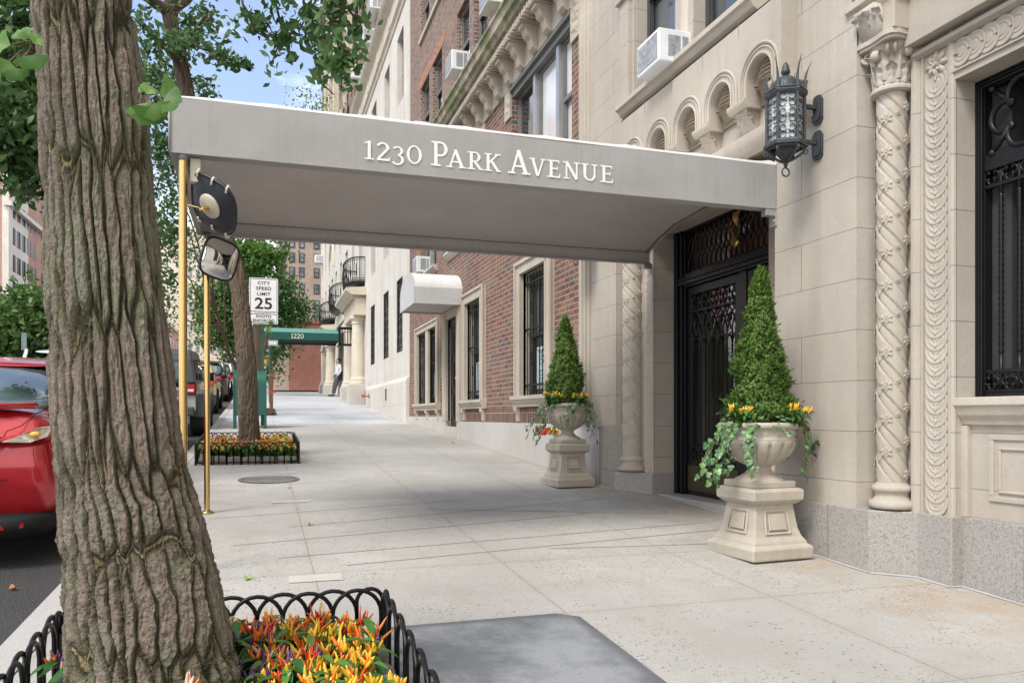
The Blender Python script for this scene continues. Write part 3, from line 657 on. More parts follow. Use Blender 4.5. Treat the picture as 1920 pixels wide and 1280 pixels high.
# cover slab, frieze and ledges over the right-hand window
mb.box(3.74, 4.2, -6, 3.92, 3.42, 3.80); mb.prism([(3.60, 3.96), (3.60, 3.90), (3.64, 3.86), (3.70, 3.80), (4.1, 3.80), (4.1, 3.96)], 'y', -6, 3.95)
mb.prism([(3.835, 3.40), (3.79, 3.385), (3.79, 3.36), (3.83, 3.345), (3.85, 3.345), (3.85, 3.42)], 'y', -6, 3.86)
mb.box(3.63, 3.95, 3.82, 4.17, 3.52, 3.70); mb.prism([(3.58, 3.80), (3.58, 3.755), (3.62, 3.74), (3.63, 3.70), (3.95, 3.70), (3.95, 3.80)], 'y', 3.80, 4.19)
# window sill and panel on the right
mb.prism([(3.96, 1.285), (3.83, 1.28), (3.825, 1.235), (3.84, 1.225), (3.855, 1.18), (3.885, 1.15), (3.89, 1.125), (3.93, 1.115)], 'y', -6, 3.605)
for (a, b, c, d, e_) in ((-6, 3.42, 1.04, 1.07, 0), (-6, 3.42, .695, .725, 0), (3.39, 3.42, .7255, 1.0395, 0), (-6, 3.36, .985, 1.0, 0), (-6, 3.36, .745, .76, 0), (3.345, 3.36, .7605, .9845, 0)): mb.box(3.908, 3.93, a, b, c, d)
mb.box(3.885, 4.0, 3.54, 3.585, ZP, 1.12)
# sill over the arcade
mb.prism([(FX + .05, 4.33), (3.44, 4.325), (3.435, 4.275), (3.465, 4.265), (3.49, 4.225), (3.53, 4.20), (3.54, 4.175), (3.58, 4.16), (FX + .02, 4.15)], 'y', 5.04, 7.34)
mb.build('moulded_trim', M_limeplain, B, bevel=.004)
# plinth
mb = MB(); q = FX - .025
mb.prism([(q, 7.665), (q, 8.07), (4.2, 8.07), (4.2, 7.665)][::1], 'z', -.3, ZP) if False else None
mb.prism([(q, 8.0), (q, 7.66), (3.80, 7.46), (3.815, 7.262), (4.16, 7.262), (4.16, 8.0)], 'z', -.3, ZP)
mb.prism([(q, YC + .16), (q, 7.675), (3.7, 7.64), (3.7, YC + .16)], 'z', ZP + .0005, 1.08)
mb.prism([(q, YC + .16), (q, 8.0), (3.7, 8.0), (3.7, YC + .16)], 'z', -.3, ZP - .0005)
mb.prism([(q, 4.98), (q, 3.98), (3.80, 3.82), (3.805, 3.57), (4.2, 3.57), (4.2, 5.4), (3.815, 5.34), (3.80, 5.15)], 'z', -.4, ZP)
mb.prism([(3.885, 3.58), (3.885, -8), (4.5, -8), (4.5, 3.58)], 'z', -.8, ZP - .001)
mb.build('granite_plinth', M_gran, B, bevel=.006)
mb = MB(); mb.box(3.90, 4.6, 5.32, 7.30, .0, .384); mb.build('door_step', M_gran, B, bevel=.008)
# sealant line where wall meets pavement
mb = MB(); P = [(3.575, 14.4), (3.575, YC), (q - .008, 7.66), (3.79, 7.45), (3.805, 7.30), (3.89, 7.26), (3.89, 5.36)]
def seal(P):
    for a, b in zip(P, P[1:]):
        d = Vector((b[0] - a[0], b[1] - a[1])).normalized(); n_ = Vector((-d.y, d.x)) * .009
        n_ = n_ if n_.x < 0 else -n_
        mb.add([(a[0], a[1], G(a[1]) + .012), (b[0], b[1], G(b[1]) + .012), (b[0] + n_.x, b[1] + n_.y, G(b[1]) + .004), (a[0] + n_.x, a[1] + n_.y, G(a[1]) + .004)], [(0, 1, 2, 3)])
seal(P); seal([(3.575, 4.97), (q - .002, 3.97), (3.79, 3.81), (3.795, 3.575), (3.877, 3.565), (3.877, 1)]); seal([(3.57, 19.9), (3.57, 14.4)])
mb.build('pale_sealant_line', simple('pale_sealant', (.36, .355, .35), .7), B)
# ---------------- carved work
def relief_leaf(mb, c, e1, e2, nrm, L, W, lobes=5, h=.012, start=0.):
    """a lobed leaf lying on a surface: c root, e1 along, e2 across"""
    n = 14; k = 6; rows = []
    for i in range(n + 1):
        t = i / n; prof = math.sin(PI * min(1, t * .92 + .06)) ** .7 * (1 - .25 * t)
        lob = .78 + .22 * abs(math.sin(PI * lobes * t)); wd = W * .5 * prof * lob + .0008; row = []
        for j in range(-k, k + 1):
            s = j / k; z = h * (1 - s * s) * (.55 + .45 * math.cos(s * PI * 2.4)) + h * .5 * math.sin(PI * t)
            row.append(c + e1 * (L * t + abs(s) * wd * .28) + e2 * (s * wd) + nrm * (z + .0005))
        rows.append(row)
    mb.loops(rows, close=False)
def flower(mb, c, e1, e2, nrm, r, petals=6, h=.008):
    n = petals * 8; ring = []; mid = []
    for q_ in range(n):
        a = 2 * PI * q_ / n; rr = r * (.55 + .45 * abs(math.cos(a * petals / 2))); d = e1 * math.cos(a) + e2 * math.sin(a)
        ring.append(c + d * rr + nrm * .0); mid.append(c + d * rr * .62 + nrm * h)
    cen = [c + (e1 * math.cos(2 * PI * q_ / n) + e2 * math.sin(2 * PI * q_ / n)) * r * .2 + nrm * h * .35 for q_ in range(n)]
    top = [c + (e1 * math.cos(2 * PI * q_ / n) + e2 * math.sin(2 * PI * q_ / n)) * r * .14 + nrm * h * 1.25 for q_ in range(n)]
    mb.loops([ring, mid, cen, top], True, False, True)
def spiral_column(x, y, rr, z0, z1, name='spiral_column'):
    mb = MB(); nz = 620; na = 72; rows = []; pitch = .62; starts = 3
    for i in range(nz + 1):
        z = z0 + (z1 - z0) * i / nz; row = []
        for k in range(na):
            a = 2 * PI * k / na; ph = (a / (2 * PI) * starts + (z / pitch) * starts) % 1.0
            edge = min(ph, 1 - ph)
            d = .010 * min(1, max(0, (ph - .03) / .02)) * min(1, max(0, (.60 - ph) / .02)) + .0045 * (1 if .66 < ph < .93 else 0)
            r_ = rr + d - .006; row.append((x + r_ * math.cos(a), y + r_ * math.sin(a), z))
        rows.append(row)
    mb.loops(rows, True, True, True)
    # vine leaves and small blossoms on the bands
    k = 0
    for s_ in range(-3, 60):
        for st in range(starts):
            # points of constant band phase at several angles
            for a_deg, typ in ((150, 0), (205, 1), (250, 0), (290, 1), (110, 1)):
                pass
    for a_deg, typ in ((128, 0), (172, 1), (206, 0), (250, 1), (285, 0)):
        a = R(a_deg); t = 0
        z = z0 - 1
        target = .31 if typ == 0 else .80
        while z < z1:
            ph = (a / (2 * PI) * starts + (z / pitch) * starts) % 1.0
            z += ((target - ph) % 1.0) * pitch / starts
            if z0 + .03 < z < z1 - .03:
                nrm = Vector((math.cos(a), math.sin(a), 0)); e2 = Vector((-math.sin(a), math.cos(a), 0)); e1 = Vector((0, 0, 1))
                c = Vector((x, y, z)) + nrm * (rr + .004)
                if typ == 0:
                    flower(mb, c + nrm * .001, e1, e2, nrm, .040, 6, .007)
                else: flower(mb, c - nrm * .004, e1, e2, nrm, .017, 5, .008)
            z += pitch / starts * .5
    o = mb.build(name, M_limeplain, B, smooth=True); o.data.set_sharp_from_angle(angle=R(50))
    mb = MB(); mb.lathe([(rr + .045, z0 - .16), (rr + .05, z0 - .14), (rr + .045, z0 - .115), (rr + .02, z0 - .105), (rr + .012, z0 - .08), (rr + .015, z0 - .06), (rr + .03, z0 - .05), (rr + .033, z0 - .035), (rr + .026, z0 - .02), (rr + .008, z0 - .012), (rr + .004, z0)], (x, y, 0), 40)
    mb.build('column_base', M_limeplain, B, smooth=True)
def capital(x, y, rr, z0, h):
    mb = MB(); mb.lathe([(rr + .004, 0), (rr + .02, .008), (rr + .022, .022), (rr + .016, .034), (rr, .042), (rr * .92, .06), (rr * .94, h * .5), (rr * 1.12, h * .85), (rr * 1.3, h)], (x, y, z0), 40)
    ap = []
    for k in range(32):
        a = 2 * PI * k / 32 + PI / 4; s = .80 + .30 * abs(math.cos(2 * (a))) ** 3 if False else .86 + .26 * abs(math.cos(2 * (a - PI / 4))) ** 4
        s = .98 + .34 * abs(math.sin(2 * a + 0)) ** 3
        ap.append((x + (rr + .045) * s * math.cos(a), y + (rr + .045) * s * math.sin(a)))
    mb.prism(ap, 'z', z0 + h, z0 + h + .02); mb.prism([(x + (p[0] - x) * 1.08, y + (p[1] - y) * 1.08) for p in ap], 'z', z0 + h + .02, z0 + h + .05)
    for tier, (n, zz, L, W, off, out) in enumerate(((8, .045, h * .55, .085, 0, .02), (8, .07, h * .80, .075, PI / 8, .035))):
        for k in range(n):
            a = 2 * PI * k / n + off; nrm = Vector((math.cos(a), math.sin(a), 0)); e2 = Vector((-math.sin(a), math.cos(a), 0))
            rows = []; N = 14
            for i in range(N + 1):
                t = i / N; z = z0 + zz + L * (t - .25 * max(0, t - .75) * 4 * (t > .75)); r_ = rr * .98 + out * t + .045 * max(0, t - .6) ** 1.2 * 2
                wd = W * .5 * (.75 + .25 * abs(math.sin(t * PI * 3.5))) * (1 - .5 * t * t); rows.append([Vector((x, y, 0)) + nrm * (r_ + .010 * math.cos(s * PI * 1.2) + .008 * math.sin(t * 18) * abs(s)) + e2 * (s * wd) + Vector((0, 0, z - .012 * abs(s))) for s in np.linspace(-1, 1, 9)])
            mb.loops(rows, close=False)
    for k in range(4):
        a = PI / 4 + k * PI / 2; nrm = Vector((math.cos(a), math.sin(a), 0)); e2 = Vector((-math.sin(a), math.cos(a), 0))
        for s in (-1, 1):
            pts = []; rad = []
            for i in range(30):
                t = i / 29; ang = t * 3.4 * PI; r_ = .038 * (1 - t * .75); pts.append(Vector((x, y, z0 + h - .035)) + nrm * (rr * 1.28 + r_ * math.cos(ang)) + e2 * (s * .022) + Vector((0, 0, -r_ * math.sin(ang)))); rad.append(.010 * (1 - .5 * t))
            mb.tube(pts, rad, 6)
    for k in range(4):
        a = k * PI / 2 + PI; nrm = Vector((math.cos(a), math.sin(a), 0)); mb.sphere(Vector((x, y, z0 + h * .80)) + nrm * (rr * 1.2), .035, 10, 8)
    o = mb.build('column_capital', M_limeplain, B, smooth=True); o.data.set_sharp_from_angle(angle=R(55))
spiral_column(3.775, 3.99, .088, .76, 3.18); capital(3.775, 3.99, .105, 3.18, .29)
spiral_column(3.765, 7.60, .105, .76, 3.0); capital(3.765, 7.60, .10, 3.0, .26)
mb = MB(); mb.box(3.63, 3.90, 7.46, 7.75, 3.26, 3.3)
def acanthus_bracket(mb, yc, x0, z1, dep, hgt, wid):
    """scrolled bracket: block with leaf curling out to the street"""
    N = 22; rows = []
    for i in range(N + 1):
        t = i / N; xx = x0 - dep * (math.sin(t * PI / 2) ** 1.3); zz = z1 - hgt + hgt * t ** .8 * .96
        crl = max(0, t - .82) / .18; xx += -.015 * math.sin(crl * PI); zz -= .02 * crl * crl
        row = []
        for s in np.linspace(-1, 1, 15):
            lob = .84 + .16 * abs(math.sin(t * PI * 5)); wd = wid / 2 * lob * (.62 + .38 * t)
            rib = .016 * math.cos(s * PI * 4 + t * 3) * (1 - abs(s) * .3) + .010 * math.sin(t * 16 + abs(s) * 5)
            row.append((xx + .012 - rib + .02 * s * s, yc + s * wd, zz + .004 * math.cos(s * PI * 4) - .015 * s * s))
        rows.append(row)
    mb.loops(rows, close=False)
    mb.prism([(x0 + .02, z1), (x0 - dep * .9, z1), (x0 - dep * .82, z1 - hgt * .18), (x0 - dep * .5, z1 - hgt * .55), (x0 - .02, z1 - hgt), (x0 + .02, z1 - hgt)], 'y', yc - wid * .36, yc + wid * .36)
mb.build('soffit_block', M_limeplain, B)
for a_ in ((4.0, 3.66, 3.70, .11, .20, .24), (3.42, 3.76, 3.88, .16, .32, .26), (2.8, 3.76, 3.88, .16, .32, .26), (4.05, 3.63, 4.20, .14, .40, .26)): mb = MB(); acanthus_bracket(mb, *a_); mb.build('carved_bracket', M_limeplain, B, smooth=True)
# overlapping coin bands
def coins(mb, path_fn, n, r, axis_up, nrm, e2, half=False):
    for k in range(n):
        c = path_fn(k); tilt = axis_up * .0
        m_ = 36
        prof = [(r, -.004), (r, .008), (r * .93, .012), (r * .84, .010), (r * .80, .006), (r * .66, .006), (r * .62, .012), (r * .52, .012), (r * .48, .006), (r * .34, .006), (r * .30, .012), (r * .20, .012)]
        L = []
        for (rr_, hh) in prof:
            L.append([c + (axis_up * math.sin(2 * PI * q_ / m_) + e2 * math.cos(2 * PI * q_ / m_)) * rr_ + nrm * (hh * .5 - .0050 * (math.sin(2 * PI * q_ / m_) * rr_ / r)) for q_ in range(m_)])
        mb.loops(L, True, False, True)
        mb.tube([c + axis_up * (r * .22) + nrm * .012, c + axis_up * (r * .62) + nrm * .002], .006, 6)
Zv = Vector((0, 0, 1)); Xn = Vector((-1, 0, 0)); Yv = Vector((0, 1, 0))
mb = MB(); n = 34; coins(mb, lambda k: Vector((3.832, 3.705, .66 + k * .0755)), n, .083, Zv, Xn, Yv)
coins(mb, lambda k: Vector((3.832, 3.53 - k * .088, 3.265)), 14, .080, Yv, Xn, Zv)
flower(mb, Vector((3.83, 3.705, 3.265)), Zv, Yv, Xn, .085, 8, .016)
for a, b in ((3.60, 3.61), (3.795, 3.805)): mb.box(3.822, 3.84, a, b, ZP, 3.36)
mb.box(3.822, 3.84, -2, 3.6, 3.165, 3.175); mb.box(3.822, 3.84, -2, 3.8, 3.355, 3.365)
mb.build('coin_moulding', M_limeplain, B, smooth=True).data.set_sharp_from_angle(angle=R(40))
mb = MB(); coins(mb, lambda k: Vector((3.832, 7.375, .66 + k * .0755)), 32, .078, Zv, Xn, Yv)
mb.build('coin_moulding', M_limeplain, B, smooth=True).data.set_sharp_from_angle(angle=R(40)); mb = MB(); coins(mb, lambda k: Vector((3.832, 5.225, .66 + k * .0755)), 32, .078, Zv, Xn, Yv)
mb.build('coin_moulding', M_limeplain, B, smooth=True).data.set_sharp_from_angle(angle=R(40))
# corbelled arcade with shell niches
mb = MB(); XA = 3.475; cen = [7.02 - .517 * k for k in range(5)] + []; zs_, ri, ro = 3.66, .15, .235; hb = .2585
for yc in cen:
    na = 20; A = [(yc - ri, 3.55)] + [(yc - ri * math.cos(PI * k / na), zs_ + ri * math.sin(PI * k / na)) for k in range(na + 1)] + [(yc + ri, 3.55)]
    O_ = [(yc - hb, 3.55)]
    for k in range(na + 1):
        a = PI * k / na; dy, dz = -math.cos(a), math.sin(a); s = min(hb / max(abs(dy), 1e-6), (4.16 - zs_) / max(dz, 1e-6)); O_.append((yc + dy * s, zs_ + dz * s))
    O_.append((yc + hb, 3.55))
    mb.loops([[(XA, y, z) for y, z in A], [(XA, y, z) for y, z in O_]], close=False)
    mb.loops([[(XA, y, z) for y, z in A], [(FX - .02, y, z) for y, z in A]], close=False)
    mb.poly([(XA, yc - hb, 4.16), (XA, yc + hb, 4.16), (XA, yc + hb, 4.15), (XA, yc - hb, 4.15)])
    for rr_, t_ in ((ro, .012), (ro - .03, .007), (ri + .012, .009)):
        mb.tube([(XA - .004, yc - rr_, 3.56)] + [(XA - .004, yc - rr_ * math.cos(PI * k / 24), zs_ + rr_ * math.sin(PI * k / 24)) for k in range(25)] + [(XA - .004, yc + rr_, 3.56)], t_, 8)
for y_end in (cen[0] + hb, cen[-1] - hb): mb.quad((XA, y_end, 3.55), (FX, y_end, 3.55), (FX, y_end, 4.16), (XA, y_end, 4.16))
mb.build('arcade', M_limeplain, B).data.set_sharp_from_angle(angle=R(30))
for yc in [cen[0] + hb] + [c - hb for c in cen]:
    mb = MB()
    mb.prism([(FX, 3.555), (XA - .03, 3.555), (XA - .03, 3.525), (XA, 3.495), (FX, 3.495)], 'y', yc - .118, yc + .118)
    acanthus_bracket(mb, yc, FX - .01, 3.497, .12, .19, .21); mb.build('arcade_corbel', M_limeplain, B, smooth=True).data.set_sharp_from_angle(angle=R(45))
mb = MB(); mb.prism([(FX + .02, 3.33), (XA + .06, 3.33), (XA + .06, 3.27), (XA + .09, 3.22), (FX + .02, 3.20)], 'y', cen[-1] - hb - .2, cen[0] + hb + .15)
mb.build('corbel_ledge', M_limeplain, B, smooth=True).data.set_sharp_from_angle(angle=R(45))
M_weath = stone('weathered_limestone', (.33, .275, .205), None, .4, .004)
for yc in cen:
    mb = MB()
    for i in range(5):
        z = 3.65 + i * .034; w_ = .13 * math.sqrt(max(.02, 1 - ((i * .034) / .17) ** 2)); rows = []
        for s in np.linspace(-1, 1, 9):
            rows.append([(FX - .055 - .055 * math.cos(q_) * (1 - .5 * s * s) + .02 * i * .3, yc + s * w_, z + .019 * math.sin(q_)) for q_ in np.linspace(-PI / 2, PI / 2, 8)])
        mb.loops(rows, close=False)
    acanthus_bracket(mb, yc, FX - .01, 3.655, .11, .12, .24)
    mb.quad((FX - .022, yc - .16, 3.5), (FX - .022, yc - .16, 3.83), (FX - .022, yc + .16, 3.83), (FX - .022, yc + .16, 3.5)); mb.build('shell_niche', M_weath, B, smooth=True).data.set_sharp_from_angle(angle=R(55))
# upper limestone windows with column between
for (a, b, c, d) in WL: dh_window(B, FX + .12, a + .0, b, c, d, M_frame, glass('reflecting_upper_glass', (.055, .065, .078), .04, .9, .8), .46, .06)
mb = MB(); mb.lathe([(.125, 0), (.13, .03), (.11, .05), (.10, .07), (.115, .09), (.09, .12), (.085, 2.0), (.11, 2.1)], (FX + .06, 6.26, 4.33), 28)
mb.box(FX + .10, FX + .25, 6.104, 6.416, 4.33, 6.6)
mb.build('window_column', M_limeplain, B, smooth=True).data.set_sharp_from_angle(angle=R(40))
mb = MB(); mb.box(FX - .075, FX + .02, 7.24, 7.44, 4.33, 5.42); mb.box(FX - .11, FX + .02, 7.21, 7.48, 5.42, 5.60); mb.box(FX - .14, FX, 7.19, 7.52, 5.6, 5.68); mb.box(FX - .03, FX + .1, 7.204, 7.238, 4.33, 6.6)
mb.build('window_pilaster', M_lime, B, bevel=.004)
# ---------------- entrance door
XD = 4.12
mb = MB(); mb.box(XD - .02, XD + .1, 7.09, 7.27, .384, 3.1); mb.box(XD - .05, XD - .02, 7.20, 7.27, .384, 3.1); mb.box(XD - .045, XD, 7.12, 7.15, .384, 3.1)
mb.box(XD - .02, XD + .1, 5.33, 5.45, .384, 3.1); mb.box(XD, XD + .1, 6.06, 6.17, .384, 2.476)
mb.box(XD - .03, XD + .1, 5.45, 7.09, 2.476, 2.615); mb.box(XD - .06, XD - .03, 5.45, 7.2, 2.50, 2.53); mb.box(XD - .05, XD - .03, 5.45, 7.2, 2.55, 2.575)
for k in range(40): mb.box(XD - .052, XD - .03, 5.47 + k * .043, 5.495 + k * .043, 2.53, 2.548)
mb.box(XD - .02, XD + .1, 5.45, 7.09, 3.04, 3.1); mb.build('entrance_door_frame', M_iron, B, bevel=.003)
M_dglass = glass('dark_door_glass', (.022, .020, .018), .05, .8, .5); M_amber = glass('dim_amber_glass', (.17, .10, .06), .25, .4, .4)
mb = MB(); mb.quad((XD + .07, 5.45, 2.6), (XD + .07, 5.45, 3.05), (XD + .07, 7.09, 3.05), (XD + .07, 7.09, 2.6)); mb.build('transom_glass', M_amber, B)
mb = MB(); y = 5.45
def wav(t): return .012 * math.sin(t * 2 * PI / .118 * 1.0)
for s in (-1, 1):
    for k in range(-6, 26):
        pts = []; y0 = 5.45 + k * .0835
        for i in range(45):
            z = 2.615 + .425 * i / 44; yy = y0 + s * (z - 2.615) * .5 + .014 * math.sin((z - 2.615) * 2 * PI / .167 * 1.0 + (0 if s > 0 else PI)) 
            if 5.45 < yy < 7.09: pts.append((XD + .02 + .004 * s, yy, z))
        if len(pts) > 3: mb.tube(pts, .0085, 5)
mb.build('transom_lattice', M_iron, B)
def quatrefoil(mb, c, r, t, e1=Yv, e2=Zv, n=8):
    pts = []
    for k in range(4):
        ca = PI / 2 * k; cc = c + (e1 * math.cos(ca) + e2 * math.sin(ca)) * r * .52
        for i in range(-5, 6):
            a = ca + i / 5 * R(128); pts.append(cc + (e1 * math.cos(a) + e2 * math.sin(a)) * r * .46)
    mb.tube(pts, t, 5, closed=True)
def twisted(mb, x, y, z0, z1, w_=.011, pitch=.085):
    N = max(8, int((z1 - z0) / .008)); rows = []
    for i in range(N + 1):
        z = z0 + (z1 - z0) * i / N; a = 2 * PI * (z - z0) / pitch / 2; rows.append([(x + w_ * 1.41 * math.cos(a + q_ * PI / 2), y + w_ * 1.41 * math.sin(a + q_ * PI / 2), z) for q_ in range(4)])
    mb.loops(rows, True, True, True)
def door_leaf(y0, y1):
    mb = MB(); s = .075; z0, z1 = .39, 2.47
    for a, b, c, d in ((y0, y0 + s, z0, z1), (y1 - s, y1, z0, z1), (y0 + s, y1 - s, z1 - .075, z1), (y0 + s, y1 - s, z0, z0 + .34)): mb.box(XD + .01, XD + .06, a, b, c, d)
    o = mb.build('entrance_door', M_iron, B, bevel=.003)
    mb = MB(); mb.quad((XD + .05, y0 + s, .7), (XD + .05, y0 + s, 2.42), (XD + .05, y1 - s, 2.42), (XD + .05, y1 - s, .7)); mb.build('pane', M_dglass, o)
    mb = MB(); a, b = y0 + s, y1 - s; n = 5 if b - a > .6 else 3; p = (b - a) / n; X = XD + .02
    for z in (2.225, .87, .735): mb.box(X - .012, X + .012, a, b, z - .008, z + .008)
    for k in range(n):
        yc = a + p * (k + .5); quatrefoil(mb, Vector((X, yc, 2.31)), .085, .0085); quatrefoil(mb, Vector((X, yc, .80)), .058, .007)
    for k in range(-1, n + 1):                 # interlaced ogee arches
        yc = a + p * (k + .5)
        for s_ in (-1, 1):
            pts = []
            for i in range(20):
                t = i / 19; yy = yc + s_ * p * (1 - t) ** .6 * 1.0 * (.98); zz = 1.98 + .235 * t ** .85
                if a <= yy <= b: pts.append((X + .003 * s_, yy, zz))
            if len(pts) > 2: mb.tube(pts, .008, 5)
        if 0 <= k < n:
            mb.lathe([(.006, 0), (.020, .03), (.012, .07), (.004, .10)], (X - .012, yc, 2.05), 8)
            mb.tube([(X, yc + p / 2 * math.cos(q_), 1.86 + .09 * math.sin(q_)) for q_ in np.linspace(0, PI, 13)], .009, 6)
    for k in range(0, n + 1):
        yy = min(max(a + p * k, a + .008), b - .008); mb.tube([(X, yy, 1.84), (X, yy, 2.0)], .008, 6); twisted(mb, X, yy, .88, 1.86, .008, .07)
    mb.build('door_grille', M_iron, o)
    mb = MB(); mb.box(XD - .002, XD + .012, y0 + .02, y1 - .02, z0 + .045, z0 + .29); mb.build('kick_plate', simple('aged_bronze', (.13, .105, .055), .38, .8), o)
    return o
door_leaf(6.17, 7.085); door_leaf(5.46, 6.055)
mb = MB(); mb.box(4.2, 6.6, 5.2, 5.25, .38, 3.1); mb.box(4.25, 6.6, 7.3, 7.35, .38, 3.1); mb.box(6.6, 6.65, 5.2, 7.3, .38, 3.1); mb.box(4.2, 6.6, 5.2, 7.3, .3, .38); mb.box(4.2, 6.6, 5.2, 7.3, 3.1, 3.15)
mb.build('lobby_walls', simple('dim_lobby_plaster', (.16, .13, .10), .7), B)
# brass number plate wired on the transom
t = thing('number_plaque', 'brass shield with black ribbon reading 1230 in the lattice above the entrance door', 'plaque', (0, 0, 0))
mb = MB(); out_ = [(.035, .165), (.075, .16), (.082, .14), (.062, .09), (.058, .03), (.055, -.06), (.05, -.12), (.012, -.15), (-.0, -.165), (-.02, -.155), (-.078, -.135), (-.085, -.115), (-.055, -.07), (-.065, -.0), (-.07, .045), (-.085, .075), (-.06, .06), (-.035, .09), (-.04, .14), (-.015, .165)]
mb.loops([[(XD - .035, 6.17 - a * .95, 2.86 + b) for a, b in out_], [(XD - .05, 6.17 - a * .85, 2.86 + b * .93) for a, b in out_]], True, True, True); mb.build('shield', M_brass, t)
mb = MB(); d1 = Vector((0, -.62, -.78)); d2 = Vector((0, -.78, .62)); c0 = Vector((XD - .055, 6.165, 2.86))
mb.poly([c0 + d1 * .13 + d2 * .03, c0 + d1 * .13 - d2 * .03, c0 - d1 * .13 - d2 * .03, c0 - d1 * .13 + d2 * .03][::-1]); mb.build('ribbon', M_black, t)
# ================================================================== LETTERING
def st(mb_pts, a, b, w0, w1=None):
    w1 = w0 if w1 is None else w1; a = Vector(a).to_2d() if len(a) > 2 else Vector(a); b = Vector(b); d = (b - a).normalized(); n = Vector((-d.y, d.x))
    mb_pts.append([a - n * w0 / 2, b - n * w1 / 2, b + n * w1 / 2, a + n * w0 / 2])
def arcs(L, c, rx, ry, a0, a1, wt, wn, thick_at=0., n=22):
    """arc whose weight is wt where the tangent is vertical and wn where it is horizontal"""
    O_, I_ = [], []
    for k in range(n + 1):
        a = R(a0 + (a1 - a0) * k / n); f = abs(math.cos(a)); w_ = wn + (wt - wn) * f ** 1.5
        O_.append(Vector((c[0] + (rx + w_ / 2) * math.cos(a), c[1] + (ry + wn / 2) * math.sin(a)))); I_.append(Vector((c[0] + (rx - w_ / 2) * math.cos(a), c[1] + (ry - wn / 2) * math.sin(a))))
    for k in range(n): L.append([O_[k], O_[k + 1], I_[k + 1], I_[k]])
def glyph(ch):
    L = []; T, N_ = .155, .085; sh = .075
    def ser(x, y, w_=.34): L.append([Vector((x - w_ / 2, y - sh / 2)), Vector((x + w_ / 2, y - sh / 2)), Vector((x + w_ / 2, y + sh / 2)), Vector((x - w_ / 2, y + sh / 2))])
    b, t = sh / 2, 1 - sh / 2; wd = .7
    if ch == '1': st(L, (.30, 0), (.30, 1), T); ser(.30, b, .46); st(L, (.30, .95), (.06, .86), sh, sh * .8); wd = .55
    elif ch == '2': arcs(L, (.33, .70), .25, .25, 160, -20, T, .10); st(L, (.55, .62), (.08, .06), .13, .11); st(L, (.04, .055), (.66, .055), .11); st(L, (.63, .0), (.66, .2), .08, .05); wd = .68
    elif ch == '3': arcs(L, (.30, .73), .22, .21, 150, -80, T, .09); arcs(L, (.29, .25), .27, .25, 85, -150, T, .09); wd = .62
    elif ch == '0': arcs(L, (.38, .5), .31, .46, 0, 360, T, .09, n=40); wd = .76
    elif ch == 'P': st(L, (.20, 0), (.20, 1), T); ser(.20, b, .44); ser(.14, t, .28); st(L, (.2, t), (.42, t), N_); st(L, (.2, .44), (.42, .44), N_); arcs(L, (.42, .70), .24, .262, 90, -90, T, N_); wd = .74
    elif ch == 'A': st(L, (.40, 1), (.13, 0), .09); st(L, (.38, 1), (.70, 0), .15); st(L, (.2, .32), (.6, .32), N_); ser(.12, b, .30); ser(.70, b, .34); wd = .86
    elif ch == 'R': st(L, (.20, 0), (.20, 1), T); ser(.20, b, .40); ser(.14, t, .28); st(L, (.2, t), (.40, t), N_); st(L, (.2, .47), (.40, .47), N_); arcs(L, (.40, .715), .20, .247, 90, -90, T, N_); st(L, (.36, .48), (.68, .03), .14); ser(.72, b, .22); wd = .82
    elif ch == 'K': st(L, (.20, 0), (.20, 1), T); ser(.20, b, .38); ser(.20, t, .38); st(L, (.68, .96), (.24, .46), .09); st(L, (.36, .60), (.72, .03), .14); ser(.70, t, .30); ser(.74, b, .26); wd = .86
    elif ch == 'V': st(L, (.12, 1), (.40, 0), .15); st(L, (.70, 1), (.42, 0), .09); ser(.11, t, .32); ser(.71, t, .28); wd = .82
    elif ch == 'E': st(L, (.20, 0), (.20, 1), T); ser(.14, b, .28); ser(.14, t, .28); st(L, (.2, t), (.60, t), N_); st(L, (.2, b), (.64, b), N_); st(L, (.2, .52), (.52, .52), N_); st(L, (.60, 1), (.60, .80), .07, .05); st(L, (.64, 0), (.66, .22), .07, .05); st(L, (.52, .42), (.52, .62), .05); wd = .70
    elif ch == 'N': st(L, (.18, 0), (.18, 1), .09); st(L, (.18, 1), (.70, 0), .15); st(L, (.70, 0), (.70, 1), .09); ser(.18, b, .30); ser(.12, t, .26); ser(.70, t, .30); wd = .86
    elif ch == 'U': st(L, (.18, .36), (.18, 1), T); st(L, (.66, .34), (.66, 1), .09); ser(.18, t, .36); ser(.66, t, .32); arcs(L, (.42, .36), .24, .31, 180, 360, .13, .10); wd = .84
    return L, wd
def word(mb, items, P):
    """items: (char, x0, x1, y0, h) in wall units; P maps (x, y, layer) to a point"""
    k = 0
    for ch, x0, x1, y0, h in items:
        L, wd = glyph(ch); xs = [p.x for q_ in L for p in q_]; a, b = min(xs), max(xs)
        for q_ in L:
            k += 1; e = (k % 13) * .00004
            pts = [(x0 + (p.x - a) / (b - a) * (x1 - x0), y0 + p.y * h) for p in q_]
            mb.poly([P(x, y, e) for x, y in pts])
M_letter = simple('white_lettering', (.80, .79, .76), .6, 0, .03); M_glet = simple('cream_lettering', (.78, .75, .62), .6, 0, .03)
mb = MB(); its = []; dd = c0
def PR(x, y, e): return Vector((XD - .0575 - e, 0, 0)) + Vector((0, c0.y, c0.z)) + d1 * x + d2 * y
for k, ch in enumerate('1230'): its.append((ch, -.095 + k * .052, -.095 + k * .052 + (.02 if ch == '1' else .036), -.02, .042))
word(mb, its, PR); mb.build('lettering', M_brass, t)
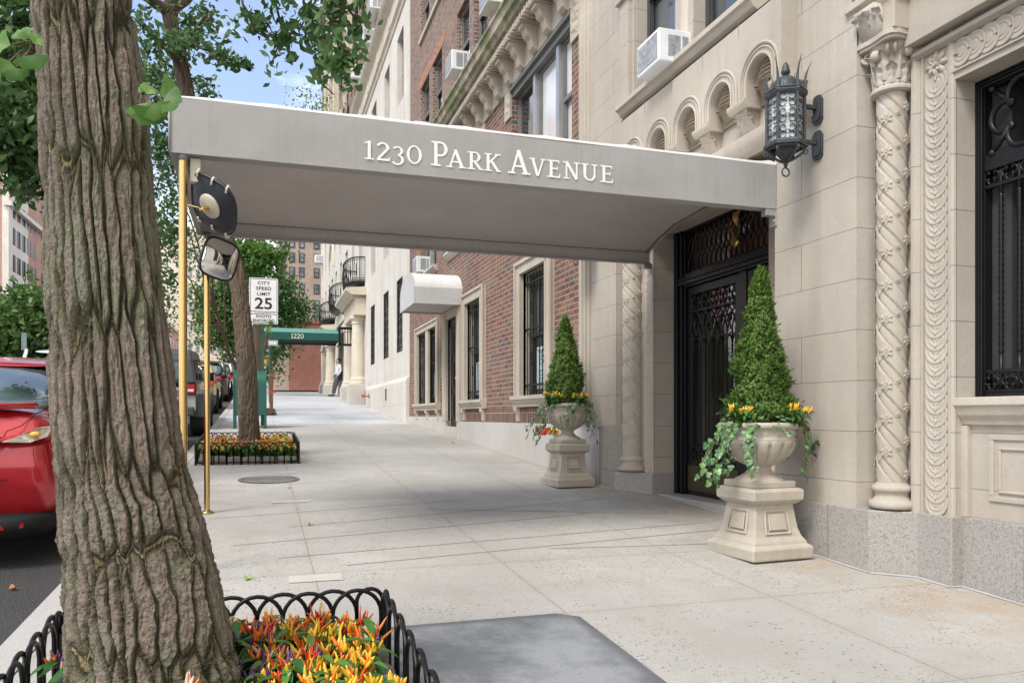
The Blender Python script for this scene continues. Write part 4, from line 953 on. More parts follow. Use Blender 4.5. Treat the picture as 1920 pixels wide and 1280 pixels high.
# ================================================================== STREET CANOPY
C = thing('street_canopy', 'long grey fabric canopy lettered 1230 PARK AVENUE on brass poles over the pavement', 'canopy', (0, 0, 0))
CX0, CX1, CA, CB, CZ, CT = -.51, 3.605, 4.93, 7.13, 2.70, 3.018
mb = MB(); n = 40
def vprof(y, s): return [(y, CZ), (y, CT)]
def sheet(mb, P00, P10, P01, P11, nx, nz, bulge, nrm):
    rows = []
    for j in range(nz + 1):
        row = []
        for i in range(nx + 1):
            a, b = i / nx, j / nz; p = Vector(P00) * (1 - a) * (1 - b) + Vector(P10) * a * (1 - b) + Vector(P01) * (1 - a) * b + Vector(P11) * a * b
            row.append(p + Vector(nrm) * (bulge * (.004 * mnoise.noise((a * 9, b * 2, 1.3)) + .002 * math.sin(b * PI))))
        rows.append(row)
    mb.loops(rows, close=False)
sheet(mb, (CX0, CA, CZ), (CX1, CA, CZ), (CX0, CA, CT), (CX1, CA, CT), 60, 5, 1, (0, -1, 0))
sheet(mb, (CX1 + .1, CB, CZ), (CX0, CB, CZ), (CX1 + .1, CB, CT), (CX0, CB, CT), 60, 5, 1, (0, 1, 0))
sheet(mb, (CX0, CB, CZ), (CX0, CA, CZ), (CX0, CB, CT), (CX0, CA, CT), 20, 5, 1, (-1, 0, 0))
# hem seam ridges
mb.box(CX0 - .002, CX0 + .010, CA - .008, CA + .004, CZ, CT)
mb.build('valance', M_canv, C, smooth=True)
# inner faces and hem return
mb = MB(); 

mb.quad((CX0 + .03, CA, CZ), (CX0 + .03, CB, CZ), (CX0 + .03, CB, CZ + .14), (CX0 + .03, CA, CZ + .14))
mb.quad((CX0, CB - .03, CZ + .01), (CX1 + .1, CB - .03, CZ + .01), (CX1 + .1, CB - .03, CZ + .14), (CX0, CB - .03, CZ + .14))
cp = [(CA + .095, CZ + .01), (CA + .10, CZ + .13), (CA + .30, CZ + .225), (CA + .60, CZ + .275), (CA + 1.1, CZ + .285), (CB - .60, CZ + .26), (CB - .30, CZ + .20), (CB - .034, CZ + .115)]
mb.loops([[(CX0 + .03, y, z) for y, z in cp], [(CX1 + (.1 if True else 0), y, z) for y, z in cp]], close=False)
mb.build('lining', M_lining, C)
mb = MB()
for y, z in ((CA + .62, CZ + .274), (CB - .036, CZ + .114)): mb.tube([(CX0 + .03, y, z), (CX1 + .1, y, z)], .004, 5)
mb.tube([(CX1 + .06, y, z - .004) for y, z in cp], .012, 6)
mb.build('lining_seam', simple('dark_seam', (.16, .14, .13), .8), C)
mb = MB()
mb.box(CX0, CX1, CA - .001, CA + .095, CZ - .004, CZ + .012); mb.box(CX0, CX1 + .1, CB - .05, CB + .001, CZ - .004, CZ + .012); mb.box(CX0, CX0 + .035, CA + .096, CB - .051, CZ - .004, CZ + .012)
mb.build('hem_frame', M_canv, C)
mb = MB(); rows = []
tp = [(CA - .001, CT), (CA + .006, CT + .016), (CA + .03, CT + .026), (CA + .11, CT + .052), (CA + .25, CT + .085), (CA + .6, CT + .14), (CA + 1.1, CT + .17), (CB - .6, CT + .14), (CB - .25, CT + .085), (CB - .03, CT + .028), (CB + .001, CT)]
for i in range(61):
    x = CX0 + (CX1 + .02 - CX0) * i / 60; sg = abs(math.sin(PI * i / 60 * 7.0)); e = min(1, i / 2.5)
    rows.append([(x, y, CT + (z - CT) * (1.0 + (.38 * (1 - sg ** .5) if k in (2, 3) else .25 * (1 - sg))) * (.35 + .65 * e) + (0.012 * sg if k in (1, 2) else 0) * 0) for k, (y, z) in enumerate(tp)])
mb.loops(rows, close=False); mb.poly([rows[0][k] for k in range(len(tp))]); mb.build('roof_fabric', M_canvtop, C, smooth=True)
for yy in (CA + .03, CB - .04):
    mb = MB(); x = CX0 + .075; mb.tube([(x, yy, G(yy)), (x, yy, CZ - .035)], .0235, 20)
    p = mb.build('pole', M_brass, C, smooth=True); p.data.set_sharp_from_angle(angle=R(60))
    mb = MB(); mb.lathe([(.055, .0), (.056, .010), (.05, .016), (.028, .020), (.026, .03)], (x, yy, G(yy)), 24); mb.build('base_flange', M_brass, p, smooth=True)
    mb = MB(); mb.tube([(x, yy, CZ - .04), (x, yy, CZ + .02)], .026, 14); mb.build('pole_cap', simple('verdigris_cap', (.20, .24, .22), .6), p, smooth=True)
for yy in (CA + .03, CB - .05):
    X = FX + (0 if yy < 6 else .10)
    mb = MB(); mb.box(X - .09, X + .0, yy - .03, yy + .03, CZ - .055, CZ - .008); mb.box(X - .012, X - .0, yy - .04, yy + .04, CZ - .13, CZ - .04); mb.tube([(X - .02, yy - .015, CZ - .09), (X - .012, yy - .015, CZ - .09)], .012, 6); mb.build('wall_bracket', M_steel, C, bevel=.003)
mb = MB(); LT = [('1', 682.7, 700.7, 0, 1), ('2', 705.7, 730.7, 0, 1), ('3', 734, 757.3, -.12, 1), ('0', 762, 790.7, -.02, 1.02), ('P', 807.7, 839, 0, 1.36), ('A', 836.2, 873.5, 0, 1), ('R', 876, 906, 0, 1), ('K', 907.7, 939, 0, 1), ('A', 951.7, 994, 0, 1.36), ('V', 991.7, 1023.3, 0, 1), ('E', 1025.5, 1050, 0, 1), ('N', 1054.5, 1086, 0, 1), ('U', 1089, 1120, 0, 1), ('E', 1124.5, 1148.5, 0, 1)]
its = [(ch, at(a, 330, Y=CA).x, at(b, 330, Y=CA).x, 2.765 + dz * .115, .115 * h) for ch, a, b, dz, h in LT]
word(mb, its, lambda x, y, e: (x, CA - .0068 - e, y)); mb.build('lettering', M_letter, C)
# red caged warning light on the canopy roof
t = thing('caged_signal_light', 'red warning light in a wire cage on top of the canopy corner', 'signal light', (-.37, 6.25, 3.15))
mb = MB(); mb.lathe([(.06, 0), (.062, .03), (.05, .035), (.05, .10), (.035, .135), (.0, .15)], (0, 0, 0), 20); mb.build('red_lens', simple('red_glass', (.45, .03, .03), .2), t, smooth=True)
mb = MB()
for k in range(4):
    a = k * PI / 4; mb.tube([(.085 * math.cos(a) * c_, .085 * math.sin(a) * c_, z) for c_, z in ((1, 0), (1, .12), (.93, .17), (.7, .21), (.35, .235), (0, .242), (-.35, .235), (-.7, .21), (-.93, .17), (-1, .12), (-1, 0))], .006, 5)
for z in (.02, .09, .16): mb.tube([(.086 * math.cos(q_), .086 * math.sin(q_), z) for q_ in np.linspace(0, 2 * PI, 21)[:-1]], .005, 5, closed=True)
mb.build('wire_cage', M_steel, t)
# ------------------------------------------------ round-cornered convex mirrors hung on the poles
def mirror(label, c, w_, h_, rot, back):
    t = thing('convex_mirror', label, 'mirror', c); t.rotation_euler = rot
    n = 48; out2 = []
    for k in range(n):
        a = 2 * PI * k / n; ca, sa = math.cos(a), math.sin(a); e = .66 if back else .52; out2.append((w_ / 2 * math.copysign(abs(ca) ** e, ca), h_ / 2 * math.copysign(abs(sa) ** e, sa)))
    mb = MB(); mb.tube([(x, 0, z) for x, z in out2], .011, 8, closed=True); mb.build('rubber_rim', simple('black_rubber', (.02, .02, .022), .5), t, smooth=True)
    mb = MB(); rings = []
    for s in np.linspace(1, .02, 10): rings.append([(x * s, -.045 * (1 - s * s) - .002, z * s) for x, z in out2])
    mb.loops(rings, True, False, True); mb.build('mirror_face', M('mirror_silver', (.85, .85, .85), .02, 1.).m, t, smooth=True)
    mb = MB(); rings = []
    for s in np.linspace(1, .02, 8): rings.append([(x * s, .004 + .03 * (1 - s * s), z * s) for x, z in out2])
    mb.loops(rings, True, False, True); bk = mb.build('back_shell', simple('navy_black_plastic', (.030, .035, .045), .45), t, smooth=True)
    mb = MB(); mb.lathe([(.075, 0), (.075, .008), (.066, .012), (.055, .018), (.0, .022)], (0, 0, 0), 30)
    o = mb.build('back_plate', simple('cream_enamel', (.55, .48, .38), .4), t, smooth=True); o.rotation_euler = (-PI / 2, 0, 0); o.location = (0, .030, 0)
    mb = MB(); mb.tube([(0, .05, 0), (0, .09, .0)], .012, 8); mb.tube([(0, .08, 0), (w_ * .62, .085, -.055)], .005, 6); mb.sphere((0, .09, 0), .018, 8, 6); mb.build('mounting_rod', M_brass, t)
    mb = MB()
    for x in (-.33, 0, .33):
        for s in (-1, 1): mb.tube([(x * w_, -.012, s * h_ / 2 * 1.0), (x * w_, .0, s * (h_ / 2 + .015)), (x * w_, .016, s * h_ / 2), (x * w_, .02, s * (h_ / 2 - .025))], .007, 5)
    if back: mb.build('rim_clips', simple('cream_clip', (.62, .62, .52), .6), t)
    return t
mirror('convex mirror seen from its dark back under the canopy corner beside the near brass pole', at(401, 383, Y=5.02), .33, .33, (R(-38), R(-30), R(150)), True)
mirror('black rimmed convex mirror reflecting the entrance on the far brass pole', at(412, 486, Y=7.0), .33, .32, (R(12), R(10), R(38)), False)
mb = MB(); mb.box(-.40, -.34, 4.98, 5.10, CZ - .03 - .12, CZ - .01); mb.build('junction_box', simple('cream_box', (.62, .56, .44), .6), C, bevel=.005)
# ------------------------------------------------ wall lantern
LS = .84
def lantern(label, c, wallx, group='wrought iron wall lanterns'):
    t = thing('wall_lantern', label, 'lantern', c, 0, group); t.scale = (LS, LS, LS); wallx = c[0] + (wallx - c[0]) / LS
    H_, Rr = .40, .145; hexp = [(Rr * math.cos(PI / 6 + k * PI / 3), Rr * math.sin(PI / 6 + k * PI / 3)) for k in range(6)]
    mb = MB()
    for k in range(6):
        a = Vector((*hexp[k], 0)); mb.tube([a + Zv * -.2, a + Zv * .2], .011, 6)
    for z, s, tk in ((.2, 1.06, .016), (.185, 1.0, .012), (-.2, 1.06, .016), (-.185, 1.0, .012), (-.225, .98, .012), (.222, 1.12, .008), (-.215, 1.14, .008)):
        mb.tube([(x * s, y * s, z) for x, y in hexp], tk, 6, closed=True)
    mb.prism([(x * 1.05, y * 1.05) for x, y in hexp], 'z', .2, .212)
    fr = mb.build('frame', M_irondull, t)
    mb = MB(); mb.loops([[(x * .9, y * .9, -.19) for x, y in hexp], [(x * .9, y * .9, .19) for x, y in hexp]], True); mb.build('milk_glass', simple('milk_glass_pane', (.50, .52, .54), .35, 0, .4, 12), t)
    mb = MB()
    for k in range(6):
        a = Vector((*hexp[k], 0)); b = Vector((*hexp[(k + 1) % 6], 0)); e = (b - a).normalized(); m_ = (a + b) / 2 * .985; nr = m_.normalized()
        for zc in (-.125, 0, .125):
            for sx in (-1, 1):
                for sz in (-1, 1):
                    cc = m_ + e * (sx * .034) + Zv * (zc + sz * .030)
                    pts = []
                    for i in range(15):
                        an = i / 14 * 1.75 * PI; rr_ = .031 * (1 - .028 * i); pts.append(cc + e * (sx * rr_ * math.cos(an + PI * 1.15)) * 1.0 + Zv * (sz * rr_ * math.sin(an + PI * 1.15)))
                    mb.tube(pts, .005, 5)
            for sx in (-1, 1): mb.sphere(m_ + e * (sx * .034) + Zv * zc, .009, 6, 4)
    mb.build('scroll_panel', M_irondull, t)
    mb = MB(); mb.lathe([(.118, .212), (.12, .225), (.113, .26), (.098, .295), (.075, .325), (.045, .345), (.02, .352)], (0, 0, 0), 24); mb.lathe([(.02, .35), (.022, .365), (.036, .375), (.034, .40), (.03, .405), (.027, .43), (.014, .455), (.0, .47)], (0, 0, 0), 10); mb.build('dome', M_irondull, t, smooth=True)
    mb = MB()
    for k in range(6):
        x, y = hexp[k]; L_ = math.hypot(x, y); ux, uy = x / L_, y / L_; pts = []; rd = []
        for i in range(14):
            q_ = i / 13; rr_ = L_ * 1.06 - .016 * math.sin(q_ * PI * .9) + .05 * q_ ** 2.2; pts.append((ux * rr_, uy * rr_, .20 + .25 * q_)); rd.append(.015 * (1 - q_) + .0015)
        mb.tube(pts, rd, 6)
        a = Vector((*hexp[k], 0)); b = Vector((*hexp[(k + 1) % 6], 0)); m_ = (a + b) / 2 * 1.03
        e = (b - a).normalized()
        for s, hh in ((0, .065), (-.6, .045), (.6, .045)): mb.tube([m_ + e * (s * .03) + Zv * .215, m_ + e * (s * .055) + Zv * (.215 + hh)], [.014, .004], 6)
        for s in (-1, 1): mb.sphere(m_ + e * (s * .035) + Zv * .225, .013, 6, 4)
    mb.build('crown_spikes', M_irondull, t)
    mb = MB()
    mb.lathe([(.085, -.245), (.07, -.27), (.045, -.30), (.02, -.32), (.012, -.335)], (0, 0, 0), 12)
    for k in range(6):
        x, y = hexp[k]; pts = [(x * 1.0, y * 1.0, -.215), (x * .98, y * .98, -.25), (x * .72, y * .72, -.285), (x * .36, y * .36, -.315), (0, 0, -.335)]; mb.tube(pts, .010, 6)
        L_ = math.hypot(x, y); pts = []
        for i in range(14): an = i / 13 * 1.6 * PI; rr_ = .024 * (1 - i / 20); pts.append((x / L_ * (L_ * 1.02 + rr_ * math.sin(an)), y / L_ * (L_ * 1.02 + rr_ * math.sin(an)), -.262 + rr_ * math.cos(an)))
        mb.tube(pts, .005, 5)
    mb.sphere((0, 0, -.35), .018, 10, 6); mb.sphere((0, 0, -.365), .012, 8, 6)
    mb.tube([(.034 * math.sin(q_), .0, -.41 + .034 * math.cos(q_)) for q_ in np.linspace(0, 2 * PI, 21)[:-1]], .006, 6, closed=True)
    mb.build('bottom_cage', M_irondull, t)
    mb = MB(); X = wallx - c[0]
    for z in (.135, -.15):
        P2 = [(-.058, -.10), (-.058, .06), (-.03, .10), (.03, .10), (.058, .06), (.058, -.10), (.035, -.13), (-.035, -.13)][::-1]
        mb.prism([(y, z + zz) for y, zz in P2], 'x', X - .022, X); mb.prism([(y * .78, z + zz * .82) for y, zz in P2], 'x', X - .034, X - .022)
        mb.box(.12, X - .03, -.016, .016, z - .016, z + .016); mb.box(.12, .155, -.025, .025, z - .025, z + .025)
    mb.build('wall_arm', M_irondull, t, bevel=.003); return t
lantern('large black iron lantern on the limestone wall at the right end of the canopy', (3.345, 4.47, 3.15), FX)
lantern('second iron lantern beyond the entrance, only its bottom ring showing under the canopy', (3.34, 8.15, 3.23), FX)
# ---------------- iron window right of the column
XI = 4.0; ya, yb, za, zb = 1.7, 3.58, 1.285, 3.125
mb = MB()
mb.box(XI, XI + .06, yb - .055, yb, za, zb); mb.box(XI, XI + .06, ya, yb - .055, zb - .06, zb); mb.box(XI, XI + .06, ya, yb - .055, za, za + .03)
for k, (d_, w_) in enumerate(((.0, .012), (.02, .012), (.040, .014))): mb.box(XI - .012 - .004 * k, XI, yb - d_ - w_, yb - d_, za, zb - d_); mb.box(XI - .012 - .004 * k, XI, ya, yb - d_ - w_, zb - d_ - w_, zb - d_)
zt0, zt1 = 2.66, 3.06                             # tracery panel
for z in (zt0, 2.615): mb.box(XI - .004, XI + .05, ya, yb - .055, z - .028, z + .02)
for z in (2.495, 1.43, 1.315): mb.box(XI, XI + .03, ya, yb - .055, z - .010, z + .010)
wfr = mb.build('iron_window', M_iron, B, bevel=.003)
mb = MB(); p = .115
for k in range(15):
    y = 3.43 - k * p
    mb.tube([(XI + .015, y, 1.32), (XI + .015, y, 1.53)], .011, 6); mb.tube([(XI + .015, y, 2.44), (XI + .015, y, 2.60)], .011, 6); twisted(mb, XI + .015, y, 1.53, 2.44, .010, .075)
    quatrefoil(mb, Vector((XI + .012, y + p / 2, 2.555)), .050, .009); quatrefoil(mb, Vector((XI + .012, y + p / 2, 1.373)), .048, .009)
for yc in (3.29, 2.84, 2.39):
    c_ = Vector((XI + .0, yc, 2.865))
    for k in range(4):
        a0 = PI / 2 * k + PI / 4 * 0; cc = c_ + (Yv * math.cos(a0) + Zv * math.sin(a0)) * .105
        mb.tube([cc + (Yv * math.cos(a0 + q_) + Zv * math.sin(a0 + q_)) * .085 for q_ in np.linspace(R(-135), R(135), 17)], .017, 8)
        d_ = Yv * math.cos(a0 + PI / 4) + Zv * math.sin(a0 + PI / 4); mb.sphere(c_ + d_ * .085, .020, 8, 6); mb.tube([c_ + d_ * .10, c_ + d_ * .27], [.018, .012], 8); mb.sphere(c_ + d_ * .26, .022, 8, 6)
mb.build('tracery', M_iron, wfr, smooth=True)
dh_window(B, XI + .16, 2.5, 3.40, za, zb, M_iron, glass('dim_street_glass', (.06, .065, .068), .06, .9, .8), .42, .06)
mb = MB(); mb.box(XI + .06, XI + .2, 3.40, 3.56, za, zb); mb.box(XI + .18, XI + .2, 1.7, 3.5, za, zb); mb.build('window_box', M_frame, B)
# ================================================================== BUILDING 1220
B2 = thing('apartment_building', 'pale stone apartment house with iron balconies and green numbered canopy beyond the brick wall', 'building', (0, 0, 0))
YE = 51.2
c1 = [(21.02, 22.04), (23.46, 24.54), (26.46, 27.54)]
W1 = [(a, b, 2.94, 4.95) for a, b in c1] + [(a, b, 2.94, 4.95) for a, b in ((32.75, 33.75), (39.2, 39.9), (47.6, 48.4), (49.3, 50.1))] + [(35.7, 38.2, 2.1, 4.9)]
W2 = [(a, b, 6.0, 8.5) for a, b in ((21.02, 22.04), (23.5, 24.5), (26.3, 27.4), (29.9, 31.0), (32.6, 33.4), (35.1, 36.2), (37.8, 38.7), (40.3, 41.2), (42.6, 43.5), (44.5, 45.3), (47.0, 47.8), (49.6, 50.4))]
W3 = [(a, b, 9.72, 11.62) for a, b in ((20.87, 21.9), (23.28, 24.3), (26.05, 27.27), (29.0, 30.1), (32, 33.1), (35, 36.1), (38, 39.1), (41, 42), (44, 45), (47, 48))]
WU = [(a, b, z, z + 1.45) for z in (13.45, 16.5, 19.5, 22.5, 25.5, 28.5) for a, b in ((20.7, 21.8), (23.0, 24.15), (25.85, 27.0), (28.75, 29.9), (31.7, 33.1), (35.0, 36.3), (38.2, 39.3), (41.2, 42.3), (44, 45), (46.8, 47.8), (49.3, 50.2))]
mb = MB(); grid_wall(mb, FX, YW, YE, 2.13, 12.3, W1 + W2 + W3, .22)
mb.quad((FX, YE, 2), (FX, YE, 13), (FX + 14, YE, 13), (FX + 14, YE, 2)); mb.quad((FX - .0, YW + .001, 1), (FX, YW + .001, 13), (FX + .5, YW + .001, 13), (FX + .5, YW + .001, 1)); mb.build('stone_wall', M_stucco, B2)
mb = MB(); grid_wall(mb, FX + .06, YW, YE, 12.3, 33, WU, .2); mb.quad((FX + .06, YE, 12.3), (FX + .06, YE, 33), (FX + 14, YE, 33), (FX + 14, YE, 12.3)); mb.build('upper_brick_wall', M_brickN, B2)
mb = MB(); mb.box(FX + .75, FX + 14, YW + .02, YE - .02, .5, 32.9); mb.build('building_core', M_black, B2)
mb = MB()
def base_seg(a, b): mb.prism([(FX, 2.22), (FX - .03, 2.20), (FX - .09, 2.10), (FX - .095, .9), (FX, .9)], 'y', a, b)
for a_ in ((YW + .02, 28.2), (33.2, 35.2), (38.6, 41), (46.8, YE)): mb = MB(); base_seg(*a_); mb.build('base_course', M_stucco, B2)
mb = MB(); P3 = [(FX, 12.34), (FX - .10, 12.32), (FX - .12, 12.26), (FX - .05, 12.20), (FX - .04, 12.1), (FX, 12.08)]; mb.prism(P3, 'y', YW, YE)
mb.box(FX - .03, FX + .1, YW, YE, 12.34, 13.02); mb.prism([(FX + .1, 13.32), (FX - .24, 13.30), (FX - .26, 13.2), (FX - .2, 13.12), (FX - .1, 13.06), (FX - .03, 13.0), (FX + .1, 13.0)], 'y', YW, YE)
for z in (15.45, 24.4): mb.prism([(FX + .1, z + .35), (FX - .12, z + .32), (FX - .14, z + .22), (FX - .02, z + .1), (FX, z), (FX + .1, z)], 'y', YW, YE)
y = 20.7
while y < YE: mb.lathe([(.13, 0), (.13, .03), (.05, .05)], (0, 0, 0), 3) if False else mb.box(FX - .06, FX, y - .12, y + .12, 12.52, 12.86); y += 2.4
mb.build('belt_courses', M_cream, B2, bevel=.01)
for a in (28.2, 34.2, 40.2, 43.2, 46.2): mb = MB(); mb.box(FX - .18, FX + .1, a - .35, a + .35, 15.8, 24.3); mb.box(FX - .26, FX + .1, a - .45, a + .45, 23.6, 24.3); mb.box(FX - .24, FX + .1, a - .42, a + .42, 15.8, 16.3); mb.build('pilaster', M_cream, B2)
mb = MB()
for a in (40.2, 43.2, 46.2): mb.box(FX - .14, FX + .1, a - .9, a + .9, 19.1, 19.4); mb.box(FX - .14, FX + .1, a - .9, a + .9, 22.2, 22.5)
for q_ in range(14):
    yy = 25.2 + q_ * 1.75
    mb.prism([(FX, 15.45), (FX - .14, 15.45), (FX - .16, 15.3), (FX - .08, 15.0), (FX, 14.85)], 'y', yy - .14, yy + .14)
mb.build('carved_brackets', M_cream, B2)
for (a, b, c, d) in W1[:-1]:
    dh_window(B2, FX + .17, a, b, c, d)
for (a, b, c, d) in W2 + W3: dh_window(B2, FX + .15, a, b, c, d, M_greyframe, M_glass)
for (a, b, c, d) in WU:
    if c < 23: dh_window(B2, FX + .2, a, b, c, d, M_greyframe, M_glass)
def ornate_grille(a, b, c, d):
    mb = MB(); X = FX + .02
    mb.box(X, X + .02, a, a + .035, c, d); mb.box(X, X + .02, b - .035, b, c, d); n = 6
    for k in range(1, n): y = a + (b - a) * k / n; mb.box(X, X + .015, y - .009, y + .009, c, d)
    for z in (c + .02, c + .14, (c + d) / 2, d - .14, d - .02): mb.box(X - .004, X + .02, a - .03, b + .03, z - .015, z + .015)
    for zz in np.arange(c + .3, d - .2, .26):
        for y in (a + (b - a) * .3, a + (b - a) * .7):
            for q_ in (-1, 1): mb.tube([(X - .006, y + q_ * (.07 * math.sin(t_)), zz + .10 * math.cos(t_)) for t_ in np.linspace(0, PI, 8)], .009, 4)
    mb.build('window_grille', M_iron, B2)
for (a, b, c, d) in W1[:-1]: ornate_grille(a, b, c, d)
# entrance portals: paired columns under a small cornice
def col2(y, x, z0, z1, r=.26):
    mb = MB(); mb.lathe([(r * 1.35, 0), (r * 1.35, .08), (r * 1.2, .12), (r * 1.25, .18), (r * 1.05, .24), (r, .3), (r * .96, (z1 - z0) * .5), (r * .86, z1 - z0 - .3), (r * 1.0, z1 - z0 - .26), (r * .9, z1 - z0 - .2), (r * 1.15, z1 - z0 - .1), (r * 1.25, z1 - z0 - .08), (r * 1.25, z1 - z0)], (x, y, z0), 28)
    mb.build('portal_column', M_cream, B2, smooth=True).data.set_sharp_from_angle(angle=R(40))
    mb = MB(); mb.box(x - r * 1.45, FX, y - r * 1.45, y + r * 1.45, z0 - 1.2, z0); mb.build('column_pedestal', M_granL, B2, bevel=.01)
for y0, zz in ((29.4, 2.36), (32.3, 2.36), (41.6, 2.75), (44.6, 2.9)): col2(y0, FX - .20, zz, 4.85)
mb = MB()
for a, b in ((28.75, 33.0), (40.9, 45.4)):
    mb.box(FX - .42, FX, a, b, 4.85, 5.0); mb.box(FX - .38, FX, a + .05, b - .05, 5.0, 5.45)
    yy = a + .15
    while yy < b: mb.box(FX - .52, FX, yy, yy + .09, 5.45, 5.56); yy += .19
    mb.prism([(FX, 5.86), (FX - .72, 5.80), (FX - .74, 5.70), (FX - .62, 5.62), (FX - .52, 5.56), (FX, 5.56)], 'y', a - .12, b + .12)
mb.box(FX - .10, FX + .02, 35.2, 35.7, 2, 5.2); mb.box(FX - .10, FX + .02, 38.2, 38.7, 2, 5.2); mb.box(FX - .12, FX + .02, 35.1, 38.8, 4.95, 5.35); mb.prism([(35.0, 5.4), (38.9, 5.4), (38.9, 5.5), (36.95, 6.1), (35.0, 5.5)], 'x', FX - .2, FX)
mb.build('portal_cornice', M_cream, B2)
mb = MB(); mb.box(FX + .15, FX + .2, 35.7, 38.2, 2.1, 4.9); mb.build('entrance_door', M_iron, B2)
def balcony(y0, y1, z):
    mb = MB(); n = 22; yc = (y0 + y1) / 2; hy = (y1 - y0) / 2; dep = .62
    pts = [(FX - dep * math.sin(PI * k / n) ** .6, yc - hy * math.cos(PI * k / n)) for k in range(n + 1)]
    L = []
    for s, dz in ((.35, -.30), (.75, -.20), (.95, -.08), (1, 0)): L.append([(FX + (x - FX) * s, yc + (y - yc) * s, z + dz) for x, y in pts])
    mb.loops(L, False, False, True)
    sh = mb.build('balcony_floor', M_iron, B2)
    mb = MB(); 
    for dz, t_ in ((.03, .02), (.10, .012), (.78, .012), (.86, .026)): mb.tube([(x, y, z + dz) for x, y in pts], t_, 6)
    for k in range(n + 1):
        x, y = pts[k]; mb.tube([(x, y, z), (FX + (x - FX) * 1.06, yc + (y - yc) * 1.03, z + .35), (x, y, z + .84)], .011, 5)
    for k in range(2, n - 1, 3):
        x, y = pts[k]; mb.tube([(x - .02, y + .12 * math.sin(t_), z + .42 + .22 * math.cos(t_)) for t_ in np.linspace(0, 2 * PI, 13)[:-1]], .010, 4, closed=True)
    mb.build('railing', M_iron, sh)
balcony(29.0, 32.0, 6.12); balcony(35.0, 38.8, 6.15); balcony(41.2, 45.2, 6.2)
mb = MB()
for y0, r_ in ((36.9, 1.5), (43.2, 1.4)): mb.tube([(FX - .02, y0 + r_ * math.cos(a), 9.0 + r_ * math.sin(a)) for a in np.linspace(0, PI, 20)], .07, 6)
mb.build('arch_moulding', M_cream, B2)
mb = MB(); mb.box(FX - .10, FX - .08, 23.25, 23.5, 1.65, 2.0); mb.build('vent_slot', M_frame, B2)
for (yy, zz, lab) in ((26.45, 13.46, 'highest white air conditioner at the pale building cornice nearest the brick wall'), (29.3, 13.46, 'middle white air conditioner on the pale building cornice'), (35.6, 13.46, 'small farthest white air conditioner on the pale building cornice by the leaves'), (49.9, 10.6, 'white air conditioner on iron brackets near the far corner of the pale building'), (24.2, 13.46, 'white air conditioner high on the pale building cornice close to the top edge')):
    aircon(lab, FX + .1, yy, zz, .72, .60, .48)
# 1220 canopy
t = thing('street_canopy', 'green canopy numbered 1220 reaching over the pavement from the pale building', 'canopy', (0, 0, 0))
ya, yb = 35.8, 38.3; z0, z1 = 4.55, 5.04; xa, xb = -.9, 3.40
mb = MB(); mb.box(xa, xb, ya, ya + .02, z0, 4.87); mb.box(xa, xb, yb - .02, yb, z0, 4.87); mb.box(xa, xa + .02, ya, yb, z0, 4.87); mb.build('valance', M_green, t)
mb = MB(); mb.loops([[(xa, y, z) for y, z in ((ya, 4.87), (ya + .35, z1 + .04), (ya + 1.2, z1 + .12), (yb - .35, z1 + .04), (yb, 4.87))], [(xb, y, z) for y, z in ((ya, 4.87), (ya + .35, z1 + .04), (ya + 1.2, z1 + .12), (yb - .35, z1 + .04), (yb, 4.87))]], close=False); mb.build('roof_fabric', M_greentop, t)
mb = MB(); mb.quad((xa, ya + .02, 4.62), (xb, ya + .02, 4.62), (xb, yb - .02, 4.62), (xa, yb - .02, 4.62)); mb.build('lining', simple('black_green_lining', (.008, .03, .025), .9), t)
for yy in (ya + .1, yb - .1):
    mb = MB(); mb.tube([(xa + .1, yy, G(yy)), (xa + .1, yy, 4.6)], .035, 10); mb.build('pole', M_brass, t)
mb = MB(); xs_ = [at(u, 627, Y=ya).x for u in (546, 549.5, 550.5, 556, 557, 562.5, 563.5, 569.5)]
word(mb, [('1', xs_[0], xs_[1], 4.60, .215), ('2', xs_[2], xs_[3], 4.60, .215), ('2', xs_[4], xs_[5], 4.60, .215), ('0', xs_[6], xs_[7], 4.60, .215)], lambda x, y, e: (x, ya - .012 - e * 4, y)); mb.build('lettering', M_glet, t)
mb = MB(); X0, X1, ZA, ZB, Y0 = 2.60, 3.55, 4.12, 5.02, 31.6
X0, X1 = at(637, 630, Y=31.0).x, at(662, 630, Y=31.0).x; ZA, ZB = at(640, 646, Y=31).z, at(640, 615, Y=31).z; Y0 = 31.0
for a in (X0, X1): mb.box(a - .045, a + .045, Y0, Y0 + .1, ZA, ZB)
for z in (ZA, ZB): mb.box(X0, X1, Y0, Y0 + .1, z - .045, z + .045); mb.box(X0 - .03, X0 + .03, Y0, Y0 + .9, z - .03, z + .03)
for k in range(1, 5): a = X0 + (X1 - X0) * k / 5; mb.box(a - .014, a + .014, Y0 + .03, Y0 + .06, ZA, ZB)
t = tag(mb.build('iron_frame', M_iron), 'square black iron frame hanging at the right end of the green canopy', 'iron frame')
mb = MB(); mb.box(X1 - .05, FX, Y0 + .02, Y0 + .08, ZB - .05, ZB); mb.box(X1 - .05, FX, Y0 + .02, Y0 + .08, ZA, ZA + .05); mb.build('arm', M_iron, t)
